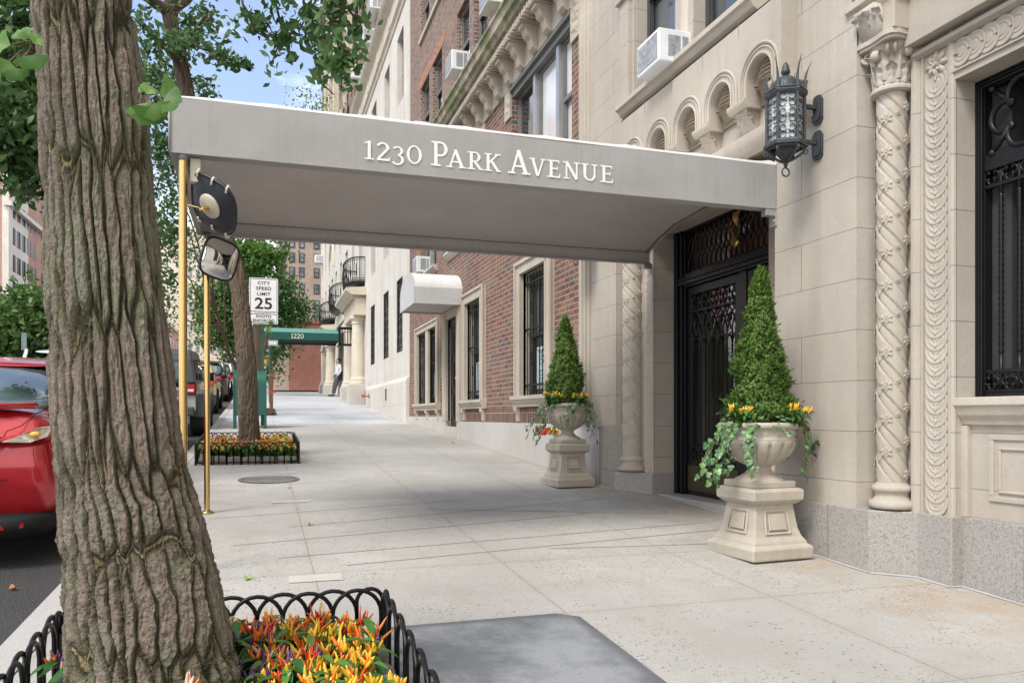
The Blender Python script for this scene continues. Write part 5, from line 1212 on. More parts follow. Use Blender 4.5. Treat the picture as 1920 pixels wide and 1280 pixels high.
# ================================================================== DISTANT BUILDINGS
def tower(name, label, x0, x1, y0, y1, z0, z1, m, cols, z_list, wsz, faces='front', cat='building', trim=None, bands=()):
    t = thing(name, label, cat, (0, 0, 0)); mb = MB(); mb.box(x0, x1, y0, y1, z0, z1); mb.build('wall', m, t)
    if trim:
        mb = MB()
        for z in bands:
            mb.box(x0 - .3, x1 + .3, y0 - .3, y1 + .3, z, z + .5)
        mb.build('stone_bands', trim, t)
    for f_, cs in cols.items():
        for c in cs:
            for z in z_list:
                mb = MB(); g = MB(); w_, h_ = wsz
                if f_ == 'front': mb.box(c - w_ / 2, c + w_ / 2, y0 - .05, y0 + .1, z, z + h_); g.box(c - w_ / 2 + .08, c + w_ / 2 - .08, y0 - .07, y0, z + .08, z + h_ * .5 - .03); g.box(c - w_ / 2 + .08, c + w_ / 2 - .08, y0 - .07, y0, z + h_ * .5 + .03, z + h_ - .08)
                else: mb.box(x1 - .1, x1 + .05, c - w_ / 2, c + w_ / 2, z, z + h_); g.box(x1, x1 + .07, c - w_ / 2 + .08, c + w_ / 2 - .08, z + .08, z + h_ * .5 - .03); g.box(x1, x1 + .07, c - w_ / 2 + .08, c + w_ / 2 - .08, z + h_ * .5 + .03, z + h_ - .08)
                o = mb.build('window', M_frame, t); g.build('pane', M_fglass, o)
    return t
yb_ = 72.0
def zx(u, v): p = at(u, v, Y=yb_); return p.x, p.z
X0 = zx(524, 500)[0]
cols = [zx(u, 500)[0] for u in (547.5, 565.5, 593.5, 618)] + [zx(530, 500)[0]]
t = tower('apartment_building', 'tall brown brick apartment block far up the street above a red brick wall', X0, X0 + 22, yb_, yb_ + 16, 3, 27, M_fbrown, {'front': cols}, [zx(0, v)[1] for v in (580, 557, 524, 490, 460, 430, 400, 370, 340)], (.52 * .93, 0.86), bands=())
rz = zx(0, 587)[1]; xr = zx(541, 650)[0]
mb = MB(); mb.box(xr, X0 + 24, yb_ - 3.0, yb_ - .1, 3, rz - .3); mb.box(xr - .1, X0 + 24, yb_ - 3.1, yb_ - .1, rz - .3, rz)
tag(mb.build('brick_wall', M_fred), 'long red brick ground floor wall closing the view at the end of the pavement', 'brick wall')
mb = MB(); mb.box(xr - 1.9, xr - .02, yb_ - 2, yb_, 3, rz - .5); tag(mb.build('brick_pier', M_fbrown), 'narrow weathered brick pier at the left end of the far red wall', 'pier')
# across the avenue on the left
M_fp = M_fpink
t = thing('apartment_building', 'tall red brick apartment block with white terracotta corner bay seen left of the big trunk', 'building', (0, 0, 0))
XL = -27.0
ycorn = at(14, 400, X=XL).y; ymid = at(53, 400, X=XL).y; yfar = at(140, 400, X=XL).y
mb = MB(); mb.box(XL - 30, XL, ycorn - 0, ymid, 3, 42); mb.build('white_front', M_white, t)
mb = MB(); mb.box(XL - 30, XL - .3, ycorn - .3, ycorn + .0, 3, 42); mb.box(XL - .3, XL + .001, ymid, yfar, 3, 38); mb.box(XL - 30, XL - .3, ymid, yfar, 3, 38); mb.build('brick_wall', M_fp, t)
mb = MB()
for z in (14.3, 24.6, 33): mb.box(XL - .2, XL + .6, ycorn - .8, yfar, z, z + .5)
mb.box(XL - .4, XL + .25, ycorn - .5, ycorn + 1.0, 3, 42); mb.build('white_quoins_and_bands', M_white, t)
pitch = (ymid - ycorn) / 4.0
for k in range(4):
    for f_ in range(10):
        for dd in (-.75, .75):
            yy = ycorn + pitch * (k + .6) + dd; zz = 8.6 + f_ * 3.05; mb = MB(); mb.box(XL - .1, XL + .04, yy - .48, yy + .48, zz, zz + 1.9); mb.build('window', M_frame, t)
y = ymid + 2.2; k = 0
while y < yfar - 2:
    for f_ in range(9):
        for dd in (-.8, .8):
            zz = 8.6 + f_ * 3.05; mb = MB(); mb.box(XL - .1, XL + .04, y + dd - .48, y + dd + .48, zz, zz + 1.9); mb.build('window', M_frame, t)
    y += 5.0
t = thing('apartment_building', 'pale tan tower at the far end of the avenue between the brass poles', 'building', (0, 0, 0))
mb = MB(); p0 = at(345, 600, Y=210); p1 = at(392, 600, Y=210); mb.box(p0.x, p1.x + 8, 210, 225, 2, at(0, 452, Y=210).z); mb.box(p0.x - 2.5, p0.x, 212, 225, 2, at(0, 470, Y=210).z); mb.build('wall', M_tan, t)
mb = MB()
for i in range(9):
    for j in range(5): mb.box(p0.x + 1 + j * 1.7, p0.x + 1.8 + j * 1.7, 209.9, 210.1, 8 + i * 4.6, 10.2 + i * 4.6)
mb.build('windows', M_fglass, t)
t = thing('apartment_building', 'pink brick block with roof terrace low at the far left side of the avenue', 'building', (0, 0, 0))
mb = MB(); q0 = at(318, 600, Y=150); q1 = at(362, 600, Y=150)
xw = -17.8
mb.box(xw - 22, xw, 118, 200, 2, at(330, 555, X=xw).z if False else 20); mb.box(xw - 18, xw - 3, 130, 190, 20, 24); mb.build('wall', M_fpink, t)
mb = MB(); mb.box(xw - .5, xw + .3, 117, 200, 19.6, 20.3); mb.box(xw - .2, xw + .15, 118, 200, 7.2, 7.7); mb.build('stone_bands', M_tan, t)
for k in range(14):
    for f_ in range(4):
        mb = MB(); y = 121 + k * 5.4; mb.box(xw - .05, xw + .04, y, y + 1.3, 4.4 + f_ * 3.7, 6.4 + f_ * 3.7); mb.build('window', M_fglass, t)
mb = MB(); mb.box(xw - .0, xw + 1.8, 160, 166, 9.0, 9.2); mb.quad((xw + 1.9, 160, 8.2), (xw + 1.9, 166, 8.2), (xw, 166, 10.2), (xw, 160, 10.2)); mb.build('blue_awning', simple('blue_grey_awning', (.16, .28, .33), .6), t)
t = thing('apartment_building', 'cream masonry block rising behind the far pink brick building', 'building', (0, 0, 0))
mb = MB(); a_ = at(312, 470, Y=260); mb.box(a_.x - 14, a_.x + 11, 260, 300, 2, at(0, 440, Y=260).z + 6); mb.build('wall', M_tan, t)
# ================================================================== TREES
def val_noise(shape, seed, octs=((4, 1), (8, .5), (16, .25))):
    """periodic-in-x smooth noise on a grid"""
    r = np.random.default_rng(seed); H, W = shape; out = np.zeros(shape)
    for (n, m_), amp in octs:
        g = r.random((m_ + 3, n)); ys_ = np.linspace(0, m_, H); xs_ = np.linspace(0, n, W, endpoint=False)
        yi = ys_.astype(int); xi = xs_.astype(int); fy = ys_ - yi; fx = xs_ - xi; fy = fy * fy * (3 - 2 * fy); fx = fx * fx * (3 - 2 * fx)
        A = g[yi][:, xi % n]; B_ = g[yi][:, (xi + 1) % n]; C_ = g[yi + 1][:, xi % n]; D_ = g[yi + 1][:, (xi + 1) % n]
        out += amp * ((A * (1 - fx) + B_ * fx) * (1 - fy)[:, None] + (C_ * (1 - fx) + D_ * fx) * fy[:, None])
    return out
def bark_trunk(name, pts, radii, nu, nz, mat, parent, depth=.03, nr=17, seed=3, ratio=1.0):
    """trunk surface with interlacing furrows cut as real relief"""
    P = np.array([list(p) for p in pts]); t = np.linspace(0, 1, len(P)); tt = np.linspace(0, 1, nz)
    def sm(v):
        # Catmull-Rom through the control values
        v = np.asarray(v, float); n = len(v) - 1; s = tt * n; i = np.clip(s.astype(int), 0, n - 1); f = s - i
        g = lambda k: v[np.clip(k, 0, n)]
        a, b, c, d = g(i - 1), g(i), g(i + 1), g(i + 2)
        if v.ndim > 1: f = f[:, None]
        return .5 * ((2 * b) + (-a + c) * f + (2 * a - 5 * b + 4 * c - d) * f ** 2 + (-a + 3 * b - 3 * c + d) * f ** 3)
    Cn = sm(P); Rr = sm(radii); th = np.linspace(0, 2 * PI, nu, endpoint=False)
    Ltot = np.sum(np.linalg.norm(np.diff(Cn, axis=0), axis=1)); rm = float(np.mean(Rr))
    # furrow network: stretched voronoi edges with warped coordinates, periodic around the trunk
    wx = val_noise((nz, nu), seed, (((6, int(7 * ratio)), .7), ((16, int(22 * ratio)), .8), ((44, int(66 * ratio)), .35))) - .92
    wz = val_noise((nz, nu), seed + 1, (((6, int(8 * ratio)), 1), ((20, int(30 * ratio)), .4))) - .7
    U = np.tile(np.arange(nu) / nu * nr, (nz, 1)) + wx * .55
    V = np.tile((np.linspace(0, 1, nz) * Ltot / (2 * PI * rm) * nr / 7.8)[:, None], (1, nu)) + wz * .6
    def voro(U, V, n, sd):
        r = np.random.default_rng(sd); m_ = int(V.max()) + 8; jx = r.random((m_ + 8, n)); jy = r.random((m_ + 8, n))
        iu = np.floor(U).astype(int); iv = np.floor(V).astype(int); f1 = np.full(U.shape, 9.); f2 = np.full(U.shape, 9.)
        for dy in (-1, 0, 1):
            for dx in (-1, 0, 1):
                cx = iu + dx; cy = iv + dy; a = jx[(cy + 4) % (m_ + 8), cx % n]; b = jy[(cy + 4) % (m_ + 8), cx % n]
                d = np.hypot(cx + .1 + .8 * a - U, cy + .1 + .8 * b - V); n1 = np.minimum(f1, d); f2 = np.minimum(np.maximum(f1, d), f2); f1 = n1
        return f2 - f1
    e = voro(U, V, nr, seed + 5)
    Vf = V * 2.0 + wz * .6; Uf = U * 2 + wx * .5; e2 = voro(Uf, Vf, nr * 2, seed + 9)
    ridge = np.clip((e - .03) / .30, 0, 1); ridge = ridge * ridge * (3 - 2 * ridge)
    fine = np.clip(e2 / .35, 0, 1) ** .6
    hf = val_noise((nz, nu), seed + 3, (((60, int(66 * ratio)), .5), ((150, int(180 * ratio)), .35))) ; hm = val_noise((nz, nu), seed + 4, (((16, int(26 * ratio)), 1),))
    hx = val_noise((nz, nu), seed + 8, (((190, int(200 * ratio)), .5), ((330, int(420 * ratio)), .5)))
    brk = val_noise((nz, nu), seed + 21, (((26, int(34 * ratio)), .6), ((60, int(80 * ratio)), .4)))
    h = ridge * (.62 + .30 * brk) + fine * .16 + hf * .50 + hm * .30 + hx * .30 * (1.5 - .6 * ridge) - .33
    plate = voro(U * 1.0 + 3.3, V * 1.7, nr, seed + 13); h += np.where(plate > .12, .05, -.03)
    rad = Rr[:, None] * (1 + .05 * np.sin(th * 3 + 1)[None, :] + .035 * np.sin(th * 5 + np.linspace(0, 3, nz)[:, None])) + (h - .95) * depth
    dC = np.gradient(Cn, axis=0); dC /= np.linalg.norm(dC, axis=1)[:, None]
    e1 = np.cross(dC, np.array([0, 1, 0.])); e1 /= np.linalg.norm(e1, axis=1)[:, None]; e2v = np.cross(dC, e1)
    pos = Cn[:, None, :] + rad[:, :, None] * (np.cos(th)[None, :, None] * e1[:, None, :] + np.sin(th)[None, :, None] * e2v[:, None, :])
    me = bpy.data.meshes.new(name); nv = nz * nu; me.vertices.add(nv); me.vertices.foreach_set('co', pos.reshape(-1))
    i = np.arange(nz - 1)[:, None] * nu; j = np.arange(nu)[None, :]; a = i + j; b = i + (j + 1) % nu; F = np.stack([a, b, b + nu, a + nu], -1).reshape(-1, 4)
    me.loops.add(F.size); me.loops.foreach_set('vertex_index', F.reshape(-1)); me.polygons.add(len(F)); me.polygons.foreach_set('loop_start', np.arange(len(F)) * 4); me.polygons.foreach_set('loop_total', np.full(len(F), 4))
    me.polygons.foreach_set('use_smooth', np.ones(len(F), bool)); me.update(calc_edges=True)
    at1 = me.attributes.new('crack', 'FLOAT', 'POINT'); at1.data.foreach_set('value', (1 - np.clip(e / .50, 0, 1)).reshape(-1))
    at2 = me.attributes.new('side', 'FLOAT', 'POINT'); at2.data.foreach_set('value', np.tile((th / (2 * PI))[None, :], (nz, 1)).reshape(-1))
    me.materials.append(mat); o = bpy.data.objects.new(name, me); COL.objects.link(o); o.parent = parent; return o
mm = M('ginkgo_bark', (.25, .2, .16), .95, spec=.12); cr = mm.attr('crack')
n1 = mm.noise(7, 6, .65, stretch=(1, 1, .4)); n2 = mm.noise(70, 5, .75); n3 = mm.noise(2.6, 5, .6); n4 = mm.noise(16, 5, .7, stretch=(1, 1, .5)); n5 = mm.noise(200, 3, .7)
c = mm.mix(n1.rng(.32, .68), (.34, .27, .22), (.49, .40, .335)); c = mm.mix(n2.rng(.42, .60, 0, .6), c, (.21, .165, .13)); c = mm.mix(n5.rng(.5, .66, 0, .4), c, (.48, .41, .35))
lich = n3.rng(.42, .56) * n4.rng(.46, .56); c = mm.mix(lich * .75, c, (.33, .36, .26))
fl = (cr + n4 * .5 - .25).rng(.22, .52); gr = mm.mix(n2.rng(.4, .6), (.11, .10, .06), (.25, .24, .16)); gr = mm.mix(n3.rng(.47, .62, 0, .8), gr, (.19, .20, .08)); c = mm.mix(fl * .6, c, gr)
c = mm.mix(cr.rng(.66, .84, 0, .8), c, (.055, .047, .03)); yel = cr.rng(.90, .96) * mm.noise(4.5, 3, stretch=(1, 1, .5)).rng(.47, .55); c = mm.mix(yel * .9, c, (.55, .45, .24))
pale = mm.noise(34, 4, .7).rng(.60, .66) * n3.rng(.4, .55); c = mm.mix(pale * .5, c, (.46, .48, .40))
mm.color(c); mm.bump(n2 * .8 + n5 * .5 + mm.noise(26, 6, .75, stretch=(1, 1, .45)) * 1.4, .028, 1.); M_gbark = mm.m
T1 = thing('street_tree', 'massive furrowed ginkgo trunk filling the left foreground in its fenced flower bed', 'tree', (0, 0, 0), 0, 'street trees in fenced pits by the kerb')
prof = [(1290, 300, 340), (1247, 297, 322), (1121, 281, 300), (997, 260, 278), (854, 235, 246), (627, 212, 226), (427, 196, 213), (213, 181, 202), (0, 158.5, 193), (-250, 136, 184), (-560, 108, 178)]
pts, rad = [], []
yt = 2.62
p_ = at(296, 1290, Y=yt); pts.append(Vector((p_.x + .03, yt, .06))); rad.append(.285)
pts.append(Vector((p_.x + .01, yt, .20))); rad.append(.262)
for v, u, w_ in prof:
    p_ = at(u, v, Y=yt); D_ = yt / ray(u, v).y; rad.append(w_ / 2 * D_ / FPX * .875); pts.append(p_)
bark_trunk('trunk', pts, rad, 720, 1900, M_gbark, T1, .0215, 28, 3, 1.25)
# leaves: fan shaped ginkgo leaf and a plain pointed leaf
def fan(seed=0, tris=6, curl=.25):
    r = np.random.default_rng(seed); a = np.linspace(R(25), R(155), tris + 1); rr = 1 + .04 * np.cos(a * 9) + .015 * r.standard_normal(tris + 1); rr[tris // 2] *= .90
    V = [(0, 0, 0), (0, -.45, 0)] + [(math.cos(q) * k, math.sin(q) * k * .9, curl * (math.cos(q) ** 2) * k) for q, k in zip(a, rr)]
    F = [(0, i + 2, i + 3) for i in range(tris)]
    return np.array(V), F
FAN_V, FAN_F = fan(0, 3); FAN_V2, FAN_F2 = fan(1, 12, .35)
OV_V = np.array([(0, 0, 0), (.28, .45, .06), (0, 1, 0), (-.28, .45, .06)]); OV_F = [(0, 1, 2), (0, 2, 3)]
def scatter_leaves(name, P, N, size, mat, parent, shape=(FAN_V, FAN_F), jit=.35, r=None, upbias=None):
    """one mesh of leaves at points P facing roughly N"""
    r = r or rng; n = len(P); V0, F0 = shape; m_ = len(V0)
    N = N + r.normal(0, .55, N.shape); N /= np.linalg.norm(N, axis=1)[:, None] + 1e-9
    A = np.cross(N, r.normal(0, 1, (n, 3)) + np.array([0, 0, 0])); A /= np.linalg.norm(A, axis=1)[:, None] + 1e-9; Bv = np.cross(N, A)
    S = size * (1 + jit * r.uniform(-1, 1, n))
    V = P[:, None, :] + S[:, None, None] * (V0[None, :, 0:1] * A[:, None, :] + V0[None, :, 1:2] * Bv[:, None, :] + V0[None, :, 2:3] * N[:, None, :])
    F = (np.array(F0)[None] + (np.arange(n) * m_)[:, None, None]).reshape(-1, 3)
    me = bpy.data.meshes.new(name); me.vertices.add(n * m_); me.vertices.foreach_set('co', V.reshape(-1)); me.loops.add(F.size); me.loops.foreach_set('vertex_index', F.reshape(-1))
    me.polygons.add(len(F)); me.polygons.foreach_set('loop_start', np.arange(len(F)) * 3); me.polygons.foreach_set('loop_total', np.full(len(F), 3)); me.update(calc_edges=True)
    for m__ in (mat if isinstance(mat, list) else [mat]): me.materials.append(m__)
    o = bpy.data.objects.new(name, me); COL.objects.link(o)
    if parent: o.parent = parent
    return o
def blob_points(blobs, r, clump=.22):
    """points gathered in small tufts inside a set of ellipsoids: (centre, radii, count)"""
    P = []
    for c, rad_, n in blobs:
        k = max(1, n // 14); q = r.normal(0, 1, (k, 3)); q /= np.linalg.norm(q, axis=1)[:, None]; q *= r.random((k, 1)) ** (1 / 2.4)
        cen_ = np.array(c) + q * np.array(rad_); pp = cen_[r.integers(0, k, n)] + r.normal(0, clump, (n, 3)) * np.array([1, 1, .75]); P.append(pp)
    return np.concatenate(P)
def limb(mb, a, b, r0, r1, sag=0., n=8, wob=.05, seed=0):
    rr = random.Random(seed); a, b = Vector(a), Vector(b); L = (b - a).length; pts = []; rd = []
    for i in range(n + 1):
        t_ = i / n; p = a.lerp(b, t_) + Vector((rr.uniform(-1, 1), rr.uniform(-1, 1), rr.uniform(-1, 1))) * wob * L * .3 * math.sin(PI * t_); p.z -= sag * math.sin(PI * t_); pts.append(p); rd.append(r0 + (r1 - r0) * t_)
    mb.tube(pts, rd, 8); return pts
# --- second ginkgo in the far fenced bed
T2 = thing('street_tree', 'leaning ginkgo growing from the second fenced flower bed behind the green mailbox side', 'tree', (0, 0, 0), 0, 'street trees in fenced pits by the kerb')
T2['label'] = 'slender leaning ginkgo rising from the far fenced flower bed in front of the green mailbox'
Y2 = 11.8; cp2 = [(469, 862), (468, 810), (466, 760), (464, 700), (459, 640), (453, 580), (445, 520), (428, 460), (407, 380), (388, 300), (366, 230), (353, 185), (335, 100), (322, 45), (318, 15)]
pts = [at(u, v, Y=Y2) for u, v in cp2]; rad = [q * .83 for q in (.20, .168, .16, .154, .146, .140, .138, .138, .134, .130, .126, .122, .118, .115, .13)]
bark_trunk('trunk', pts, rad, 120, 700, M_bark, T2, .020, 18, 21, 2.4)
mb = MB(); tp_ = at(318, 22, Y=Y2)
b1 = limb(mb, tp_, at(250, -20, Y=Y2 - .4), .085, .06, seed=1); b2 = limb(mb, tp_, at(395, -40, Y=Y2 + .3), .085, .06, seed=2)
limb(mb, b1[-1], at(150, -150, Y=Y2 - .8), .06, .03, seed=3); limb(mb, b2[-1], at(520, -160, Y=Y2 + .2), .06, .03, seed=4); limb(mb, tp_, at(330, -160, Y=Y2), .09, .06, seed=5)
limb(mb, at(338, 120, Y=Y2), at(262, 40, Y=Y2 - .8), .05, .03, seed=6); limb(mb, at(340, 100, Y=Y2), at(385, 30, Y=Y2 - .6), .04, .02, seed=7)
spray = [((340, 75), (475, 128), 170, .075, Y2 - .9), ((360, 60), (430, 118), 150, .11, Y2 - .6), ((395, 30), (360, 75), 110, .13, Y2 - .5), ((270, 62), (262, 22), 110, .16, Y2 - .7),
         ((330, 45), (400, 20), 130, .16, Y2 - .3), ((275, 95), (300, 72), 120, .12, Y2 - .8)]
P = []
def along(r, a, b, n, s, y, droop=0.):
    A_, B_ = np.array(at(*a, Y=y)), np.array(at(*b, Y=y)); t_ = r.random(n)[:, None]; k = max(2, n // 10); cc = np.sort(r.random(k)); t_ = (cc[r.integers(0, k, n)] + r.normal(0, .03, n))[:, None]
    off = r.normal(0, 1, (n, 3)) * s * (1.15 - .6 * t_); off[:, 2] -= np.abs(r.normal(0, droop, n)) if droop else 0
    return A_ + (B_ - A_) * t_ + off
for a, b, n, s, y in spray:
    P.append(along(rng, a, b, n, s, y)); limb(mb, at(*a, Y=y), at(*b, Y=y), .016, .005, seed=n)
mb.build('limbs', M_bark, T2, smooth=True)
P.append(blob_points([(at(292, 165, Y=13.2), (.32, .5, .42), 520), (at(300, 250, Y=13.2), (.35, .5, .4), 420), (at(318, 330, Y=13.5), (.28, .5, .5), 420), (at(310, 430, Y=13.5), (.3, .5, .55), 420), (at(300, 540, Y=13.8), (.3, .5, .5), 300), (at(395, 175, Y=13), (.12, .3, .20), 60), (at(380, 165, Y=13), (.1, .3, .12), 50),
                      (at(328, 120, Y=12.2), (.18, .3, .16), 130), (at(340, 85, Y=11.5), (.16, .2, .16), 120), (at(270, 130, Y=12.2), (.2, .3, .2), 110)], rng, .10))
P = np.concatenate(P); N = rng.normal(0, 1, P.shape) + np.array([0, -.6, .5])
scatter_leaves('leaves', P, N, .056, M_ginkgo, T2)
# --- overhead sprays hanging from branches above the frame (third kerbside ginkgo's far limbs)
def hanging(parent, specs, mat, size, seed, shape=(FAN_V, FAN_F), clump=.055):
    r = np.random.default_rng(seed); P = []; mb = MB()
    for (pl, n, s, y) in specs:
        q = [np.array(at(u, v, Y=y + dy)) for u, v, dy in pl]
        for i in range(len(q) - 1):
            m_ = n // (len(q) - 1); k = max(2, m_ // 7); cc = q[i] + (q[i + 1] - q[i]) * r.random((k, 1)) + r.normal(0, s, (k, 3)); P.append(cc[r.integers(0, k, m_)] + r.normal(0, clump, (m_, 3)) * np.array([1, 1, .9]))
        mb.tube([Vector(x) for x in q], [.012 * (1 - .8 * i / len(q)) + .003 for i in range(len(q))], 5)
    P = np.concatenate(P); N = r.normal(0, 1, P.shape) + np.array([0, -.7, .35]); mb.build('twigs', M_bark, parent, smooth=True)
    return scatter_leaves('leaves', P, N, size, mat, parent, shape, r=r)
LP = thing('street_tree', 'leafy ginkgo branches hanging into the top of the sky from a tree out of view', 'tree', (0, 0, 0))
hanging(LP, [([(450, -60, 0), (455, 10, 0), (480, 60, .1), (500, 72, .1)], 120, .08, 8.6), ([(500, -60, 0), (520, 20, 0), (530, 60, .1), (520, 92, .1), (508, 122, .1)], 170, .07, 8.6),
             ([(560, -80, .3), (570, 10, .3), (590, 50, .2), (600, 90, .2), (612, 130, .1)], 170, .07, 8.4), ([(600, -80, .3), (580, 20, .3), (560, 60, .2)], 110, .09, 8.4),
             ([(620, -80, 0), (640, 0, 0), (662, 30, 0), (672, 50, 0)], 120, .06, 7.2), ([(640, -60, 0), (620, 40, 0), (636, 90, 0), (640, 130, 0), (640, 168, 0)], 190, .05, 7.2), ([(610, -40, 0), (606, 60, 0), (615, 100, 0), (602, 140, 0)], 90, .05, 7.6),
             ([(470, -70, 0), (600, -40, 0), (670, -50, 0)], 260, .10, 8.2)], M_ginkgo, .062, 11)
mb = MB(); limb(mb, (-3.2, 12.5, 9.5), (0.2, 8.5, 6.3), .07, .03, seed=9); limb(mb, (0.2, 8.5, 6.3), (1.0, 7.2, 5.3), .03, .015, seed=10); limb(mb, (-3.5, 13.2, .5), (-3.2, 12.5, 9.5), .01, .01) if False else None
mb.build('branch', M_bark, LP, smooth=True)
TL = thing('street_tree', 'dense ginkgo foliage in the top left corner behind the big trunk', 'tree', (0, 0, 0))
r_ = np.random.default_rng(4)
P = blob_points([(at(30, 30, Y=9), (.7, .6, .45), 1500), (at(40, 150, Y=9), (.6, .6, .45), 1300), (at(45, 235, Y=9), (.42, .5, .35), 1100), (at(75, 290, Y=9), (.22, .4, .28), 520), (at(55, 345, Y=9), (.15, .3, .12), 130), (at(20, 220, Y=8.5), (.3, .3, .3), 500), (at(12, 300, Y=9), (.18, .3, .2), 160), (at(60, 370, Y=9), (.1, .3, .08), 50), (at(-80, 100, Y=9), (.8, .6, 1.2), 1500)], r_, .13)
scatter_leaves('leaves', P, r_.normal(0, 1, P.shape) + np.array([0, -.6, .4]), .062, [M_ginkgo], TL, r=r_)
mb = MB(); limb(mb, at(-120, 700, Y=9.4), at(-100, 150, Y=9.4), .13, .10, seed=5); limb(mb, at(-100, 150, Y=9.4), at(40, 60, Y=9.2), .05, .02, seed=6); limb(mb, at(-100, 200, Y=9.4), at(50, 260, Y=9.2), .04, .012, seed=7); mb.build('limbs', M_bark, TL, smooth=True)
# two close sprigs on the big trunk
def sprig(label, root, leaves, size, seed):
    mb = MB(); r = random.Random(seed)
    t = T1
    g = empty('sprig', (0, 0, 0), 0, t)
    LB = MB()
    for (u, v, y, ang, s) in leaves:
        p = at(u, v, Y=y); mb.tube([root, root.lerp(p, .5) + Vector((0, 0, .02)), p], .0022, 5)
        nrm = Vector((r.uniform(-.3, .3), -1, r.uniform(-.1, .6))).normalized(); a = Vector((math.cos(R(ang)), 0, math.sin(R(ang)))); a = (a - nrm * a.dot(nrm)).normalized(); b = nrm.cross(a)
        V, F = fan(seed + int(u), 16, .3); n = 17
        top = [p + b * (x * size * s) + a * ((y_) * size * s) + nrm * (z_ * size * s * .8 + .010 * math.sin(i * 1.3) * 0) for i, (x, y_, z_) in enumerate(V)]
        mid = [p.lerp(q_, .6) + nrm * .006 for q_ in top[2:]]
        k = LB.n; LB.add([p] + mid + top[2:], [(0, i + 1, i + 2) for i in range(n - 1)] + [(i + 1, i + 1 + n, i + 2 + n, i + 2) for i in range(n - 1)])
    o = LB.build('leaves', M_ginkgob, g, smooth=True); mb.build('twig', M_bark, g)
sprig('', at(268, 178, Y=2.45), [(262, 195, 2.35, -70, 1.0), (275, 178, 2.36, 60, .7), (300, 176, 2.33, 10, 1.15), (305, 190, 2.32, -20, 1.2), (278, 205, 2.34, -80, 1.1), (280, 200, 2.33, -95, 1.1), (278, 172, 2.4, 150, .6), (285, 196, 2.31, -50, 1.0)], .047, 3)
sprig('', at(66, 100, Y=2.5), [(50, 75, 2.4, 120, .8), (62, 82, 2.38, 50, .7), (20, 85, 2.42, 170, 1.0), (48, 105, 2.36, -60, 1.2), (18, 115, 2.4, -120, 1.1), (5, 125, 2.4, 200, 1.0), (30, 128, 2.38, -80, .9)], .044, 4)
# --- third kerbside tree with pale bright leaves
T3 = thing('street_tree', 'thin dark trunked tree with bright broad leaves behind the speed limit sign', 'tree', (0, 0, 0))
Y3 = 25.0; pts = [at(u, v, Y=Y3) for u, v in ((479, 775), (480, 700), (482, 640), (486, 580), (489, 520), (491, 455), (480, 380), (470, 250))]
mb = MB(); mb.tube(pts, [.19, .17, .16, .15, .14, .12, .10, .06], 12); limb(mb, pts[5], at(450, 400, Y=Y3 - .5), .06, .03); limb(mb, pts[4], at(525, 470, Y=Y3 - .4), .05, .02); mb.build('trunk', M_bark, T3, smooth=True)
r_ = np.random.default_rng(8)
P = blob_points([(at(450, 470, Y=20), (.35, .5, .3), 260), (at(480, 480, Y=20), (.35, .5, .35), 320), (at(510, 475, Y=20), (.28, .5, .25), 230), (at(505, 510, Y=20), (.25, .4, .2), 150), (at(470, 520, Y=20.5), (.3, .5, .25), 200), (at(520, 490, Y=20), (.15, .3, .2), 80), (at(455, 440, Y=21), (.6, .6, .4), 250), (at(495, 615, Y=18.9), (.04, .05, .05), 12)], r_, .10)
scatter_leaves('leaves', P, r_.normal(0, 1, P.shape) + np.array([0, -.7, .3]), .085, M_ginkgob, T3, r=r_)
# --- background street trees
def bgtree(label, base, blobs, mat, size, seed, trunk_r=.2, clump=.35, group='trees further up and across the avenue'):
    t = thing('street_tree', label, 'tree', (0, 0, 0), 0, group); r = np.random.default_rng(seed)
    mb = MB(); top = Vector(np.mean([np.array(b[0]) for b in blobs], axis=0)); base = Vector(base)
    tp = limb(mb, base, base.lerp(top, .55), trunk_r, trunk_r * .75, seed=seed)
    for i, b in enumerate(blobs): limb(mb, tp[-1 - (i % 3)], b[0], trunk_r * .45, trunk_r * .12, seed=seed + i)
    mb.build('trunk', M_bark, t, smooth=True)
    P = blob_points(blobs, r, clump); scatter_leaves('crown', P, r.normal(0, 1, P.shape) + np.array([0, -.4, .7]), size, mat, t, (OV_V, OV_F), r=r); return t
def bl(u, v, y, rx, rz_, n): return (tuple(at(u, v, Y=y)), (rx, rx, rz_), n)
bgtree('large leafy tree across the avenue, left of the big trunk', (-17, 38, 2), [bl(20, 615, 36, 2.0, 1.3, 2600), bl(60, 590, 36, 1.3, 1.2, 1800), bl(78, 620, 36, 1.3, 1.3, 1700), bl(10, 640, 36, 2.2, 1.2, 2400), bl(-60, 630, 36, 2.6, 1.6, 1500), bl(50, 645, 36, 1.8, .8, 1600), bl(130, 620, 38, 2.0, 1.6, 1300)], M_bgleaf, .26, 31, .3)
bgtree('broad tree between the brass poles and the leaning ginkgo', (-.4, 48, 2.5), [bl(420, 540, 45, 1.2, 1.0, 1300), bl(395, 560, 45, .8, .9, 800), bl(430, 600, 45, 1.3, 1.2, 1800), bl(405, 630, 45, .9, .8, 900), bl(445, 650, 45, .9, .7, 900), bl(400, 595, 45, .8, .9, 900), bl(450, 560, 45, 1.0, 1.2, 900), bl(375, 560, 46, .5, .5, 180), bl(440, 510, 45, .9, .6, 500)], M_bgleaf, .21, 32, .22)
